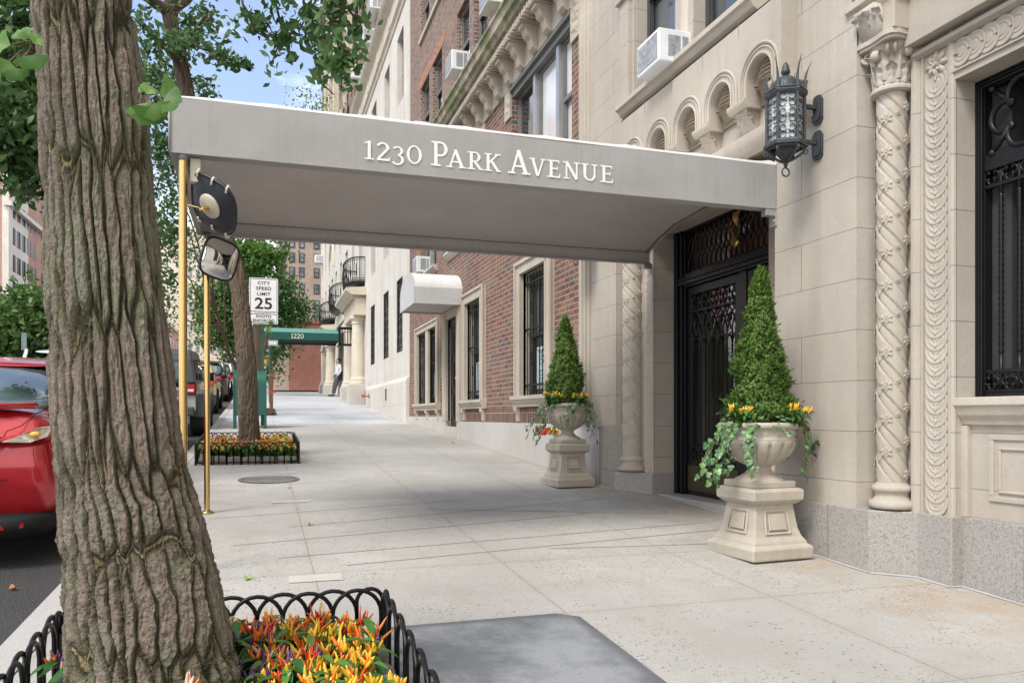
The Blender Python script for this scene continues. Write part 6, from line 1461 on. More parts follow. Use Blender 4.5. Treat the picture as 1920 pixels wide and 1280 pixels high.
bgtree('rounded tree with layered branches above the green 1220 canopy', (-.1, 45, 2.4), [bl(525, 560, 42, .8, .8, 900), bl(548, 575, 42, .7, .6, 700), bl(545, 600, 42, .7, .5, 600), bl(530, 530, 42, .6, .5, 500), bl(520, 600, 42, .6, .5, 500), bl(565, 580, 42, .45, .3, 260), bl(505, 580, 42, .5, .8, 450), bl(520, 660, 42, .5, .4, 400), bl(535, 645, 42, .4, .25, 220), bl(505, 700, 44, .5, .6, 300)], M_bgdark, .19, 33, .16)
bgtree('smaller tree low beyond the parked cars', (-.6, 71, 3.3), [bl(470, 680, 60, 1.0, .9, 700), bl(440, 672, 60, .8, .7, 500), bl(455, 700, 60, 1.0, .6, 500)], M_bgdark, .26, 34, .15)
bgtree('high green crown between the big trunk and the near brass pole', (-.4, 27, 1.45), [bl(290, 200, 21, .6, .9, 500), bl(310, 330, 21, .4, .9, 450), bl(310, 450, 21, .6, .9, 800), bl(360, 230, 22, .5, .4, 160), bl(300, 590, 22, .6, 1.0, 500), bl(420, 480, 24, .5, .4, 250), bl(372, 480, 24, .5, .5, 300), bl(390, 520, 24, .3, .3, 120)], M_ginkgo, .10, 35, .07)
bgtree('light green sprig of a tree above the far end of the street canopy', (-.3, 34, 1.9), [bl(575, 185, 27, .30, .28, 110), bl(590, 200, 27, .3, .25, 130), bl(605, 205, 27, .2, .2, 110)], M_bgleaf, .10, 36, .08)
# ================================================================== STONE URNS WITH CONIFERS
def square(mb, prof, c, rot=0, soft=.0):
    L = []
    for h, z in prof:
        k = h * .03 + soft; ring = []
        for sx, sy in ((1, 1), (-1, 1), (-1, -1), (1, -1)):
            a = (sx * (h - k), sy * h) if sx == sy else (sx * h, sy * (h - k)); b = (sx * h, sy * (h - k)) if sx == sy else (sx * (h - k), sy * h)
            for p in ((a, b) if True else ()): ring.append((c[0] + p[0], c[1] + p[1], c[2] + z))
        # order counter-clockwise
        ring = [(c[0] + h, c[1] + h - k, c[2] + z), (c[0] + h - k, c[1] + h, c[2] + z), (c[0] - h + k, c[1] + h, c[2] + z), (c[0] - h, c[1] + h - k, c[2] + z), (c[0] - h, c[1] - h + k, c[2] + z), (c[0] - h + k, c[1] - h, c[2] + z), (c[0] + h - k, c[1] - h, c[2] + z), (c[0] + h, c[1] - h + k, c[2] + z)]
        L.append(ring)
    mb.loops(L, True, True, True)
def urn(label, x, y, z, rz, s, group='stone urn planters flanking the entrance'):
    t = thing('urn_planter', label, 'planter', (x, y, z), rz, group)
    mb = MB(); square(mb, [(.275, .0), (.285, .012), (.288, .075), (.278, .088), (.255, .10), (.250, .118), (.225, .15), (.205, .20), (.182, .34), (.178, .36), (.205, .372), (.232, .395), (.236, .40), (.238, .455), (.226, .468), (.205, .475)], (0, 0, 0))
    for k in range(4):                           # raised panel on each sloping side
        a = k * PI / 2; ca, sa = math.cos(a), math.sin(a)
        def W(hw, zz, off): h = .2275 - (zz - .145) / .2 * .046 + off; return (ca * h - sa * hw, sa * h + ca * hw, zz)
        for (h0, z0, h1, z1) in ((-.125, .165, .125, .330),):
            o = [(h0, z0), (h1, z0), (h1 * .88, z1), (h0 * .88, z1)]; i_ = [(h0 + .018, z0 + .016), (h1 - .018, z0 + .016), (h1 * .88 - .016, z1 - .016), (h0 * .88 + .016, z1 - .016)]
            mid = [((p[0] + q[0]) / 2, (p[1] + q[1]) / 2) for p, q in zip(o, i_)]
            mb.loops([[W(*p, .0) for p in o], [W(*p, .012) for p in mid], [W(*p, .002) for p in i_]], True)
            i2 = [(p[0] * .8, z0 + (p[1] - z0) * .8 + .017) for p in i_]; mb.loops([[W(*p, .003) for p in i2], [W(p[0] * .95, z0 + (p[1] - z0) * .95 + .004, .009) for p in i2]], True, False, True)
    ped = mb.build('pedestal', M_urn, t, bevel=.006); ped.scale = (.88, .88, 1)
    mb = MB(); square(mb, [(.186, .476), (.19, .482), (.19, .515), (.182, .52)], (0, 0, 0)); mb.build('foot_slab', M_urn, t, bevel=.004).scale = (.9, .9, 1)
    n = 352; L = []
    prof = [(.165, .52), (.160, .532), (.135, .545), (.10, .565), (.078, .59), (.075, .605), (.092, .622), (.135, .645), (.185, .68), (.222, .72), (.243, .765), (.249, .795), (.250, .805), (.246, .812), (.243, .820), (.247, .865), (.252, .872), (.27, .878), (.279, .888), (.280, .905), (.272, .915), (.255, .918), (.24, .905), (.235, .86)]
    fine = []
    for (r0, z0), (r1, z1) in zip(prof, prof[1:]):
        for q in range(4): fine.append((r0 + (r1 - r0) * q / 4, z0 + (z1 - z0) * q / 4))
    fine.append(prof[-1])
    for r0, z0 in fine:
        row = []
        for k in range(n):
            a = 2 * PI * k / n; rr = r0
            if .625 < z0 < .80:                         # gadroon lobes with arched tops
                ph = (a / (2 * PI) * 16) % 1.0 - .5; top = .795 - .035 * (abs(ph) * 2) ** 3; e = min(1, (z0 - .625) / .03)
                if z0 < top: rr += e * (.013 * max(0, 1 - (abs(ph) * 2.1) ** 2) ** .5 - .005 - (.009 if .40 < abs(ph) else 0))
            if .823 < z0 < .862:
                ph = (a / (2 * PI) * 18) % 1.0 - .5; q = (z0 - .823) / .039; w_ = .30 + .12 * math.sin(q * PI)
                if abs(abs(ph) - w_) < .07: rr += .006
            row.append((rr * math.cos(a), rr * math.sin(a), z0))
        L.append(row)
    mb = MB(); mb.loops(L, True, True, False); mb.build('urn_bowl', M_urn, t, smooth=True).data.set_sharp_from_angle(angle=R(60))
    mb = MB(); mb.lathe([(.0, .885), (.12, .89), (.238, .875)], (0, 0, 0), 24, cap=False); mb.build('soil', M_soil, t)
    t.scale = (s, s, s); return t
ZU, ZU2 = 4.62, 8.12
US, UX, UY = .98, 3.23, 4.60
U1 = urn('pale stone urn on a panelled pedestal with trailing ivy, nearest at right of the entrance', UX, UY, G(4.50) + .004, R(4), US)
US2, UX2, UY2 = .93, 3.22, 8.10
U2 = urn('farther pale stone urn on a pedestal, left of the entrance by the brick wall', UX2, UY2, G(8.05) + .004, R(4), US2)
def conifer(label, x, y, z, h, rb, seed, n=15000):
    t = thing('cone_conifer', label, 'shrub', (x, y, z), 0, 'clipped dwarf conifers in the urns'); r = np.random.default_rng(seed)
    mb = MB(); mb.tube([(0, 0, -.03), (0.005, 0, h * .5), (0, .005, h * .93)], [.022, .014, .004], 7)
    # twigs: tips at the shell of an irregular cone
    q = r.random(n) ** .62; zz = h * (1 - q)          # q 0 top .. 1 bottom
    th = r.uniform(0, 2 * PI, n)
    lump = np.array([mnoise.noise((math.cos(a) * 1.9, math.sin(a) * 1.9, b * 5.5 + seed)) for a, b in zip(th, zz)]); lump2 = np.array([mnoise.noise((math.cos(a) * 5, math.sin(a) * 5, b * 15 + seed)) for a, b in zip(th, zz)])
    base = rb * np.interp(zz / h, [0, .05, .12, .3, .48, .62, .75, .88, .96, 1.0], [.82, .97, 1.03, .90, .70, .52, .36, .24, .12, .0]) + .004
    rad = base * (1 + .45 * lump + .5 * lump2) * np.where(r.random(n) < .28, r.uniform(.55, .95, n), r.uniform(.90, 1.08, n)) + np.where(r.random(n) < .15, r.uniform(0, .022, n), 0) + np.where(r.random(n) < .025, r.uniform(.01, .04, n), 0)
    lean = .02 * math.sin(seed)
    P = np.stack([rad * np.cos(th) + lean * zz, rad * np.sin(th), zz], 1); D = np.stack([np.cos(th), np.sin(th), np.full(n, .75) + 1.4 * (zz / h > .8)], 1) + r.normal(0, .35, (n, 3)); D /= np.linalg.norm(D, axis=1)[:, None]
    # each tip: a little brush of needles
    nn = 9; V, F = [], []
    per = []
    Pn = np.repeat(P, nn, 0); Dn = np.repeat(D, nn, 0); tpos = np.tile(np.linspace(-.5, 1, nn), n)[:, None] * .020; rv = r.normal(0, 1, Pn.shape); A = np.cross(Dn, rv); A /= np.linalg.norm(A, axis=1)[:, None]
    L = r.uniform(.009, .017, (len(Pn), 1)); dirn = Dn * .75 + A * .8; W_ = np.cross(dirn, Dn); W_ /= np.linalg.norm(W_, axis=1)[:, None] + 1e-9; b0 = Pn + Dn * tpos
    V = np.stack([b0 - W_ * .0027, b0 + W_ * .0027, b0 + dirn * L], 1)
    # group the needles of one tip into one island by sharing a root vertex
    root = np.repeat(P - D * .006, 1, 0)
    m_ = nn * 3
    VV = V.reshape(n, nn * 3, 3); fi = np.arange(nn * 3).reshape(nn, 3)
    allV = np.concatenate([VV, root[:, None, :]], 1).reshape(-1, 3); k = nn * 3 + 1
    link = np.stack([fi[:, 0], fi[:, 1], np.full(nn, nn * 3)], 1); ff = np.concatenate([fi, link])
    F = (ff[None] + (np.arange(n) * k)[:, None, None]).reshape(-1, 3)
    me = bpy.data.meshes.new('foliage'); me.vertices.add(len(allV)); me.vertices.foreach_set('co', allV.reshape(-1)); me.loops.add(F.size); me.loops.foreach_set('vertex_index', F.reshape(-1)); me.polygons.add(len(F)); me.polygons.foreach_set('loop_start', np.arange(len(F)) * 3); me.polygons.foreach_set('loop_total', np.full(len(F), 3)); me.update(calc_edges=True)
    me.materials.append(M_yew); o = bpy.data.objects.new('foliage', me); COL.objects.link(o); o.parent = t
    for i in range(60):
        a = r.uniform(0, 2 * PI); z0 = r.uniform(.02, .9) * h; rr = rb * (1 - z0 / h) * .8; mb.tube([(0, 0, z0), (rr * math.cos(a), rr * math.sin(a), z0 + rr * .6)], [.005, .0015], 4)
    mb.build('trunk', M_bark, t); return t
US2 = .985; U2.scale = (.90, .90, .985)
ztop1 = U1.location.z + .885 * US; ztop2 = U2.location.z + .885 * US2
conifer('bright green clipped conifer in the nearest stone urn', UX + .01, UY + .02, ztop1, 1.09, .156, 2)
conifer('darker green conifer in the farther stone urn', UX2 - .0, UY2 + .02, ztop2, 1.0, .158, 5, 13000)
# ivy
def ivy_leaf_V():
    a = [(0, 0), (.35, -.12), (.62, .18), (.42, .42), (.30, .72), (0, 1.0), (-.30, .72), (-.42, .42), (-.62, .18), (-.35, -.12)]
    V = [(0, .35, .06)] + [(x, y, -.05 * abs(x)) for x, y in a]; return np.array(V), [(0, i + 1, (i + 1) % 10 + 1) for i in range(10)]
IV, IF_ = ivy_leaf_V()
mm = M('variegated_ivy', (.08, .2, .06), .38, spec=.4); i_ = mm.island(); n = mm.noise(60, 4, .6, vec=mm.O()); cc = mm.ramp(i_, [(0, (.03, .095, .028)), (.45, (.055, .145, .04)), (.8, (.09, .20, .06)), (1, (.13, .26, .06))]); cc = mm.mix(n.rng(.54, .60, 0, .7), cc, (.34, .42, .27)); mm.color(cc); M_vivy = mm.m
def ivy(label, x, y, z, R_, strands, seed):
    t = thing('trailing_ivy', label, 'plant', (x, y, z), 0, 'trailing ivy in the urns'); r = random.Random(seed); mb = MB(); LB = MB(); nr = np.random.default_rng(seed)
    def leaf(p, nrm, s):
        nrm = nrm.normalized(); d = Vector((r.uniform(-.5, .5), r.uniform(-.5, .5), -1)); d = (d - nrm * d.dot(nrm)).normalized(); e = nrm.cross(d)
        LB.add([p + (e * (q[0] * s) + d * (q[1] * s) + nrm * (q[2] * s)) for q in IV], IF_)
    for (a, ln, out_) in strands:
        a = R(a); pts = [Vector((.20 * math.cos(a), .20 * math.sin(a), .03))]; rr = R_ + .025; zz = .045; pts.append(Vector((rr * math.cos(a), rr * math.sin(a), zz)))
        n = int(ln / .022); aa = a
        for k in range(n):
            aa += r.uniform(-.05, .05); zz -= .022; rr += out_ / n + r.uniform(-.004, .004); pts.append(Vector((rr * math.cos(aa), rr * math.sin(aa), zz)))
            for q in range(1 if r.random() < .75 else 0):
                nrm = Vector((math.cos(aa), math.sin(aa), r.uniform(0, .6))) + Vector((r.uniform(-.5, .5), r.uniform(-.5, .5), 0)); leaf(pts[-1] + Vector((r.uniform(-.03, .03), r.uniform(-.03, .03), r.uniform(-.01, .015))), nrm, r.uniform(.030, .050))
        mb.tube(pts, .002, 4)
    for k in range(150):
        a = r.uniform(0, 2 * PI); rr = r.uniform(.13, R_ + .01); leaf(Vector((rr * math.cos(a), rr * math.sin(a), r.uniform(.02, .075) + (.03 if rr > .2 else .0))), Vector((math.cos(a) * .6, math.sin(a) * .6, 1)), r.uniform(.022, .036))
    LB.build('leaves', M_vivy, t); mb.build('stems', simple('ivy_stem', (.13, .09, .04), .7), t); return t
ivy('variegated ivy spilling over the rim of the nearest stone urn', UX, UY, ztop1 + .0, .27, [(188, .46, .10), (194, .42, .14), (200, .36, .16), (183, .36, .19), (178, .30, .14), (205, .30, .04), (226, .30, .02), (231, .36, .01), (306, .34, .02), (312, .42, .03), (318, .30, .05), (335, .26, .08), (345, .20, .08), (260, .08, .02), (60, .2, .05), (100, .3, .05), (20, .25, .05)], 3)
ivy('ivy hanging from the farther stone urn towards the red hydrant valve', UX2, UY2, ztop2 + .0, .25, [(186, .40, .10), (192, .46, .14), (198, .34, .18), (180, .40, .20), (174, .30, .22), (204, .28, .05), (250, .26, .0), (258, .12, .0), (300, .30, .02), (310, .38, .02), (330, .42, .04), (345, .3, .06), (60, .2, .05)], 8)
# ---------------- ornamental peppers
def pod(mb, p, d, L, w, bend, seed):
    r = random.Random(seed); d = d.normalized(); s = d.cross(Vector((0, 0, 1))); s = s.normalized() if s.length > .01 else Vector((1, 0, 0)); pts = []; rd = []
    for i in range(7):
        t_ = i / 6; pts.append(p + d * (L * t_) + (s * bend + Vector((0, 0, .4 * bend))) * (L * t_ * t_)); rd.append(w * (.55 + .6 * t_ if t_ < .25 else .72 * (1.15 - t_) ** .7 + .04))
    rd[-1] = w * .06; mb.tube(pts, rd, 6)
def podmat(name, a, b, rough=.22):
    m = M(name, a, rough, spec=.6); i = m.island(); m.color(m.ramp(i, [(0, a), (1, b)])); return m.m
PM = {'red': podmat('red_pepper', (.50, .018, .010), (.66, .06, .012)), 'orange': podmat('orange_pepper', (.66, .12, .010), (.74, .20, .015)), 'yellow': podmat('yellow_pepper', (.72, .38, .02), (.76, .50, .04)),
      'purple': podmat('purple_pepper', (.07, .02, .09), (.16, .05, .19)), 'cream': podmat('cream_pepper', (.62, .42, .28), (.55, .33, .30))}
def pepper_meshes(kind, seed):
    r = random.Random(seed); leafmb = MB(); H = r.uniform(.15, .20); stems = MB(); pods = MB(); cols = {'fire': ['red', 'red', 'orange', 'yellow'], 'gold': ['yellow', 'yellow', 'yellow', 'orange'], 'sun': ['yellow', 'yellow', 'yellow', 'yellow'], 'dusk': ['orange', 'orange', 'orange', 'cream'], 'violet': ['purple', 'purple', 'cream', 'orange']}[kind]
    nb = 7
    for b in range(nb):
        main = r.randrange(4)
        a = 2 * PI * b / nb + r.uniform(-.3, .3); out_ = r.uniform(.05, .11) if b else 0; tip = Vector((out_ * math.cos(a), out_ * math.sin(a), H * r.uniform(.75, 1.02)))
        stems.tube([(0, 0, 0), (tip.x * .4, tip.y * .4, H * .45), tip], [.004, .003, .002], 5)
        for k in range(7 if kind in ('fire', 'gold', 'sun') else 5):
            el = r.uniform(.9, 1.5) if kind != 'fire' else r.uniform(.5, 1.5); an = r.uniform(0, 2 * PI); d = Vector((math.cos(an) * math.cos(el), math.sin(an) * math.cos(el), math.sin(el)))
            L, w = (r.uniform(.034, .058), .0060) if kind == 'fire' else ((r.uniform(.030, .045), .0088) if kind in ('gold', 'sun') else (r.uniform(.028, .042), .0074)); pods.m = main if r.random() < .7 else r.randrange(4)
            pod(pods, tip + Vector((r.uniform(-.014, .014), r.uniform(-.014, .014), r.uniform(-.02, .01))), d, L, w, r.uniform(-.4, .4) if kind == 'fire' else r.uniform(-.1, .1), seed * 99 + b * 17 + k)
        for k in range(17):
            an = r.uniform(0, 2 * PI); z = r.uniform(.4, 1.15) * tip.z * .97; base = Vector((tip.x * z / H, tip.y * z / H, z)); el = r.uniform(-.4, .5); d = Vector((math.cos(an) * math.cos(el), math.sin(an) * math.cos(el), math.sin(el))); e = d.cross(Vector((0, 0, 1))).normalized(); up = e.cross(d)
            L = r.uniform(.048, .085) * (1 if kind in ('dusk', 'violet') else .9); W = L * r.uniform(.28, .42) * .5; rows = []
            for i in range(6):
                t_ = i / 5; w_ = W * math.sin(PI * min(.98, t_ * .9 + .05)) ** .8; c_ = base + d * (L * t_) - Vector((0, 0, 1)) * (L * .45 * t_ * t_) + up * .002
                rows.append([c_ - e * w_ + up * (w_ * .35), c_, c_ + e * w_ + up * (w_ * .35)])
            leafmb.loops(rows, close=False)
    return (leafmb.mesh('leaves', M_pleaf, True), stems.mesh('stems', simple('pepper_stem', (.06, .13, .03), .6), True), pods.mesh('peppers', [PM[c] for c in cols], True))
PK = {k: [pepper_meshes(k, s) for s in ss] for k, ss in {'fire': (1, 2, 3), 'gold': (4, 5), 'sun': (9, 10), 'dusk': (6, 7), 'violet': (8,)}.items()}
PLAB = {'fire': 'red', 'gold': 'yellow', 'dusk': 'orange', 'violet': 'purple'}
CNT = {}
ORD = ['first', 'second', 'third', 'fourth', 'fifth', 'sixth', 'seventh', 'eighth', 'ninth', 'tenth', 'eleventh', 'twelfth', 'thirteenth', 'fourteenth', 'fifteenth', 'sixteenth']
def pepper(kind, x, y, z, rz, s, grp, where, row):
    CNT[(grp, row)] = CNT.get((grp, row), 0) + 1; nth = ORD[CNT[(grp, row)] - 1]
    r = random.Random(int(x * 1000) + int(y * 777)); ms = r.choice(PK[kind]); t = thing('pepper_plant', '%s podded pepper plant, %s from left in the %s row of the %s bed' % (PLAB[kind], nth, ORD[row], where), 'plant', (x, y, z), rz, grp + ', ' + kind_word[kind]); t.scale = (s, s, s)
    for nm, me in zip(('leaves', 'stems', 'peppers'), ms):
        o = bpy.data.objects.new(nm, me); COL.objects.link(o); o.parent = t
kind_word = {'fire': 'red and yellow podded', 'gold': 'yellow podded', 'dusk': 'orange and purple podded', 'violet': 'purple podded'}
r_ = random.Random(5)
xs0 = -.60
for iy in range(7):
    for ix in range(9):
        x = -.56 + ix * .110 + r_.uniform(-.03, .03) + (iy % 2) * .05; y = 2.28 + iy * .125 + r_.uniform(-.03, .03)
        if math.hypot(x + .29, y - 2.62) < .30: continue
        if x < -.3 and y > 2.95: continue
        if x > .30: continue
        if x > .10: k = r_.choice(['fire', 'fire', 'gold', 'fire'])
        elif x > -.12 and y > 2.9: k = r_.choice(['violet', 'dusk', 'fire'])
        else: k = r_.choice(['dusk', 'dusk', 'violet', 'fire'])
        if y < 2.60 and x > .05: k = r_.choice(['gold', 'fire', 'gold'])
        pepper(k, x, y, G(y) + .04, r_.uniform(0, 6), r_.uniform(1.1, 1.35), 'peppers in the near flower bed', 'near', iy)
for iy in range(9):
    for ix in range(7):
        x = -.67 + ix * .165 + r_.uniform(-.04, .04); y = 10.98 + iy * .19 + r_.uniform(-.04, .04)
        if math.hypot(x + .19, y - 11.8) < .26 or x > .36: continue
        k = r_.choice(['fire', 'gold', 'dusk', 'gold']) if y < 11.5 or x > 0 else r_.choice(['dusk', 'fire', 'violet'])
        pepper(k, x, y, G(y) + .04, r_.uniform(0, 6), r_.uniform(1.0, 1.15), 'peppers in the far flower bed', 'far', iy)
for (ux, uy, zt, s, pl) in ((UX, UY, ztop1, .98, ((-.20, -.10), (.10, -.205), (.175, -.15))), (UX2, UY2, ztop2, .92, ((-.20, -.06), (-.19, -.12), (.04, -.19), (.10, -.17)))):
    for i, (dx, dy) in enumerate(pl):
        t = thing('pepper_plant', 'yellow podded pepper plant in the ' + ('nearest' if s > .95 else 'farther') + ' urn, ' + ['at its left', 'at its front', 'at its right', 'rightmost'][i], 'plant', (ux + dx, uy + dy, zt - .03), i * 2.0, 'yellow peppers in the ' + ('nearest' if s > .95 else 'farther') + ' urn'); t.scale = (.92, .92, .92)
        for nm, me in zip(('leaves', 'stems', 'peppers'), PK['sun'][i % 2]): o = bpy.data.objects.new(nm, me); COL.objects.link(o); o.parent = t
# ================================================================== ARCHED FENCES AND STONE EDGING
def arched_fence(label, x0, x1, y0, y1, h, sides, pitch, group='low arched iron fences round the tree pits', tr=.0085):
    t = thing('arched_fence', label, 'fence', (0, 0, 0), 0, group)
    def side(a, b, n, nm):
        mb = MB(); a, b = Vector(a), Vector(b)
        for k in range(-1, n):
            t0, t1 = k * 1.0, k * 1.0 + 2.0
            pts = []
            A_ = a.lerp(b, max(0, (t0 + .10) / (n + .2))); B_ = a.lerp(b, min(1, (t1 - .10 + .2) / (n + .2)))
            if k == -1: A_ = a.copy()
            wl = (B_ - A_).length; rr = wl / 2; off = .006 * (1 if k % 2 else -1); dn = (b - a).normalized(); sd_ = Vector((-dn.y, dn.x, 0)) * off
            M_ = (A_ + B_) / 2; zt = h - min(rr, h * .6)
            P = [A_ + sd_]
            for i in range(13):
                an = PI - PI * i / 12; P.append(M_ + dn * (rr * math.cos(an)) + sd_ + Vector((0, 0, zt + min(rr, h * .6) * math.sin(an))))
            P.append(B_ + sd_); P = [Vector((p.x, p.y, (G(p.y) if True else 0) + (p.z - 0 if 0 < i < len(P) - 1 else 0))) for i, p in enumerate(P)]
            mb.tube(P, tr, 7)
        for zz in (.035,):
            n_ = 8; pts = [a.lerp(b, i / n_) for i in range(n_ + 1)]; mb.tube([(p.x, p.y, G(p.y) + zz) for p in pts], .009, 5)
        mb.build(nm, M_iron, t, smooth=True)
    def V(x, y): return Vector((x, y, 0))
    for s in sides:
        if s == 'back': side(V(x0, y1), V(x1, y1), round((x1 - x0) / pitch), 'hoop_panel')
        if s == 'front': side(V(x0, y0), V(x1, y0), round((x1 - x0) / pitch), 'hoop_panel')
        if s == 'left': side(V(x0, y0), V(x0, y1), round((y1 - y0) / pitch), 'hoop_panel')
        if s == 'right': side(V(x1, y0), V(x1, y1), round((y1 - y0) / pitch), 'hoop_panel')
    mb = MB()
    for x, y in ((x0, y0), (x0, y1), (x1, y0), (x1, y1)): mb.box(x - .012, x + .012, y - .012, y + .012, G(y) - .02, G(y) + h * .72)
    mb.build('corner_post', M_iron, t); return t
arched_fence('low black arched fence round the near flower bed with the big trunk', -.70, .475, 1.2, 3.235, .305, ('back', 'left', 'right'), .095)
arched_fence('low black arched fence round the far flower bed with the leaning ginkgo', -.80, .475, 10.80, 12.66, .29, ('back', 'left', 'right', 'front'), .092, tr=.0075)
def edging(x0, x1, y0, y1, label, grp, seed, back=True):
    r = random.Random(seed)
    mst = stone('edging_stone', (.30, .28, .25), None, .45, .004)
    def run(a, b, where):
        cnt = 0; L = (Vector(b) - Vector(a)).length; s = 0
        while s < L - .04:
            l = min(r.uniform(.13, .24), L - s); t_ = (s + l / 2) / L; x = a[0] + (b[0] - a[0]) * t_; y = a[1] + (b[1] - a[1]) * t_; horiz = abs(b[0] - a[0]) > abs(b[1] - a[1])
            hx, hy = (l / 2 - .006, .052) if horiz else (.055, l / 2 - .006); hz = r.uniform(.05, .075)
            mb = MB(); c_ = []; N = 8
            for i in range(N + 1):
                th_ = PI * i / N; row = []
                for k in range(16):
                    ph = 2 * PI * k / 16; q = Vector((math.sin(th_) * math.cos(ph), math.sin(th_) * math.sin(ph), -math.cos(th_))); e = .38
                    v = Vector([math.copysign(abs(w_) ** e, w_) for w_ in q]); d = .09 * mnoise.noise(v * 1.6 + Vector((x * 9, y * 9, 0))); v *= 1 + d; row.append((v.x * hx, v.y * hy, v.z * hz))
                c_.append(row)
            mb.loops(c_); o = mb.build('edging_stone', mst, None, smooth=True); o.location = (x, y, G(y) + hz * .75 + (.05 if y < 5 else .0)); tag(o, label % (ORD[cnt], where), 'stone', grp); cnt += 1
            s += l
    run((x0, y1), (x1, y1), 'back from the left')
    run((x1, y0), (x1, y1 - .06), 'right side from the front'); run((x0, y0), (x0, y1 - .06), 'left side from the front')
    if y0 > 5: run((x0, y0), (x1, y0), 'front from the left')
edging(-.62, .40, 1.5, 3.16, 'grey edging block of the near flower bed, %s along its %s', 'edging blocks of the near flower bed', 3)
edging(-.72, .40, 10.88, 12.58, 'grey edging block of the far flower bed, %s along its %s', 'edging blocks of the far flower bed', 4)
# fallen leaves, each a small thing on the ground
def ground_leaf(label, u, v, size, col, rz, road=False, z=None):
    d = ray(u, v); lo_, hi_ = .5, 60
    for _ in range(60):
        mid = (lo_ + hi_) / 2; p = Vector((0, 0, EYE)) + d * mid
        if p.z > G(p.y) - (.15 if road else 0): lo_ = mid
        else: hi_ = mid
    V, F = fan(int(u), 8, .5); mb = MB(); mb.add(V * size, F); mb.tube([(0, 0, 0), (0, -.5 * size, .006), (.1 * size, -.9 * size, .0)], .0015, 4)
    o = mb.build('fallen_leaf', simple('dry_leaf_%d' % int(u), col, .6, 0, .3, 40)); o.location = p + Vector((0, 0, .008)); o.rotation_euler = (R(8), R(-6), rz); tag(o, label, 'leaf')
ground_leaf('small green leaf on the pavement just behind the near arched fence', 469, 1087, .04, (.20, .32, .05), 1)
ground_leaf('curled orange brown leaf on the asphalt below the red car bumper', 31, 1105, .045, (.40, .17, .06), 2, True)
ground_leaf('yellow leaf on the asphalt against the left edge of the big trunk', 122, 1091, .03, (.55, .35, .06), 0, True)
ground_leaf('tiny brown leaf on the pavement in front of the brick wall plinth', 850, 831, .05, (.25, .10, .04), .4)
ground_leaf('tiny yellow leaf beside the pavement joint below the manhole cover', 543, 915, .04, (.5, .4, .08), 2)
ground_leaf('small reddish leaf alone on the bay of pavement under the canopy', 583, 985, .03, (.30, .10, .05), 1.4)
# ================================================================== STANDPIPES
def standpipe(label, x, y, z, ang):
    t = thing('fire_hose_connection', label, 'standpipe', (x, y, z), ang, 'twin hose connections on the walls')
    mb = MB(); mb.tube([(.0, 0, 0), (-.10, 0, 0)], .05, 16); mb.lathe([(.085, 0), (.085, .012), (.05, .02)], (0, 0, 0), 16) if False else None
    for s in (-1, 1): mb.tube([(-.08, 0, 0), (-.13, s * .045, 0), (-.19, s * .085, 0)], [.045, .042, .040], 14)
    mb.tube([(.005, 0, 0), (-.012, 0, 0)], .085, 20); body = mb.build('brass_body', M_brass, t, smooth=True)
    for s in (-1, 1):
        d = Vector((-.82, s * .57, 0)); p = Vector((-.19, s * .085, 0)); mb = MB(); mb.tube([p, p + d * .02, p + d * .022, p + d * .045, p + d * .05, p + d * .058], [.052, .052, .044, .044, .03, .012], 16)
        for k in range(3):
            a = k * 2.1; e = d.cross(Zv); q = p + d * .012 + (e * math.cos(a) + Zv * math.sin(a)) * .05; mb.sphere(q, .012, 6, 4)
        mb.build('red_cap', simple('red_enamel_cap', (.62, .03, .035), .35), t, smooth=True)
standpipe('red capped brass hose connection on the pale plinth behind the far urn', FX - .035, at(1026, 808, X=3.42).y + .1, at(1026, 808, X=3.42).z, 0)
standpipe('red capped brass hose connection low on the pale stone building base', FX - .10, 27.1, at(695, 740, X=3.4).z, 0)
# ================================================================== VEHICLES
def carpaint(name, col, metal=.35):
    m = M(name, col, .28, metal, .5); m.b.inputs['Coat Weight'].default_value = 1; m.b.inputs['Coat Roughness'].default_value = .03; n = m.noise(2.5, 3); m.color(m.mix(n.rng(.35, .65, 0, .3), col, tuple(c * .8 for c in col))); return m.m
M_red = carpaint('red_car_paint', (.42, .009, .016)); M_silver = carpaint('silver_car_paint', (.66, .67, .68), .0); M_gold = carpaint('gold_car_paint', (.52, .45, .18), .1); M_dark = carpaint('charcoal_car_paint', (.035, .036, .04), .4); M_wht = carpaint('white_car_paint', (.72, .72, .72), 0)
M_cglass = glass('car_glass', (.075, .11, .11), .02, 1., .6); M_plast = simple('black_trim_plastic', (.010, .010, .011), .6, spec=.25); M_greyp = simple('grey_trim_plastic', (.075, .078, .083), .55, 0, .1, 20, .001, 300)
M_tail = simple('red_lamp_lens', (.42, .01, .012), .12, 0, .4, 30); M_clear = simple('clear_lamp_lens', (.55, .50, .42), .12, 0, .3, 40); M_tyre = simple('tyre_rubber', (.018, .018, .018), .8, 0, .3, 50, .003, 60); M_rim = simple('alloy_rim', (.35, .35, .36), .35, .8)
M_amberl = simple('amber_lamp_lens', (.80, .38, .06), .15, 0, .3, 60)
def half_loft(name, st, mat, par, sub=2, cap=True):
    """st: list of (y, [(x,z)...]) right half sections from bottom centre to top centre"""
    mb = MB(); L = []
    for y, s in st:
        ring = [(x, y if not isinstance(y, (list, tuple)) else y[i], z) for i, (x, z) in enumerate(s)]
        left = [(-x, yy, z) for x, yy, z in ring[::-1] if x > 1e-6]; L.append(ring + left)
    mb.loops(L, True, cap, cap); o = mb.build(name, mat, par, smooth=True)
    if sub: m = o.modifiers.new('smooth', 'SUBSURF'); m.levels = sub; m.render_levels = sub
    return o
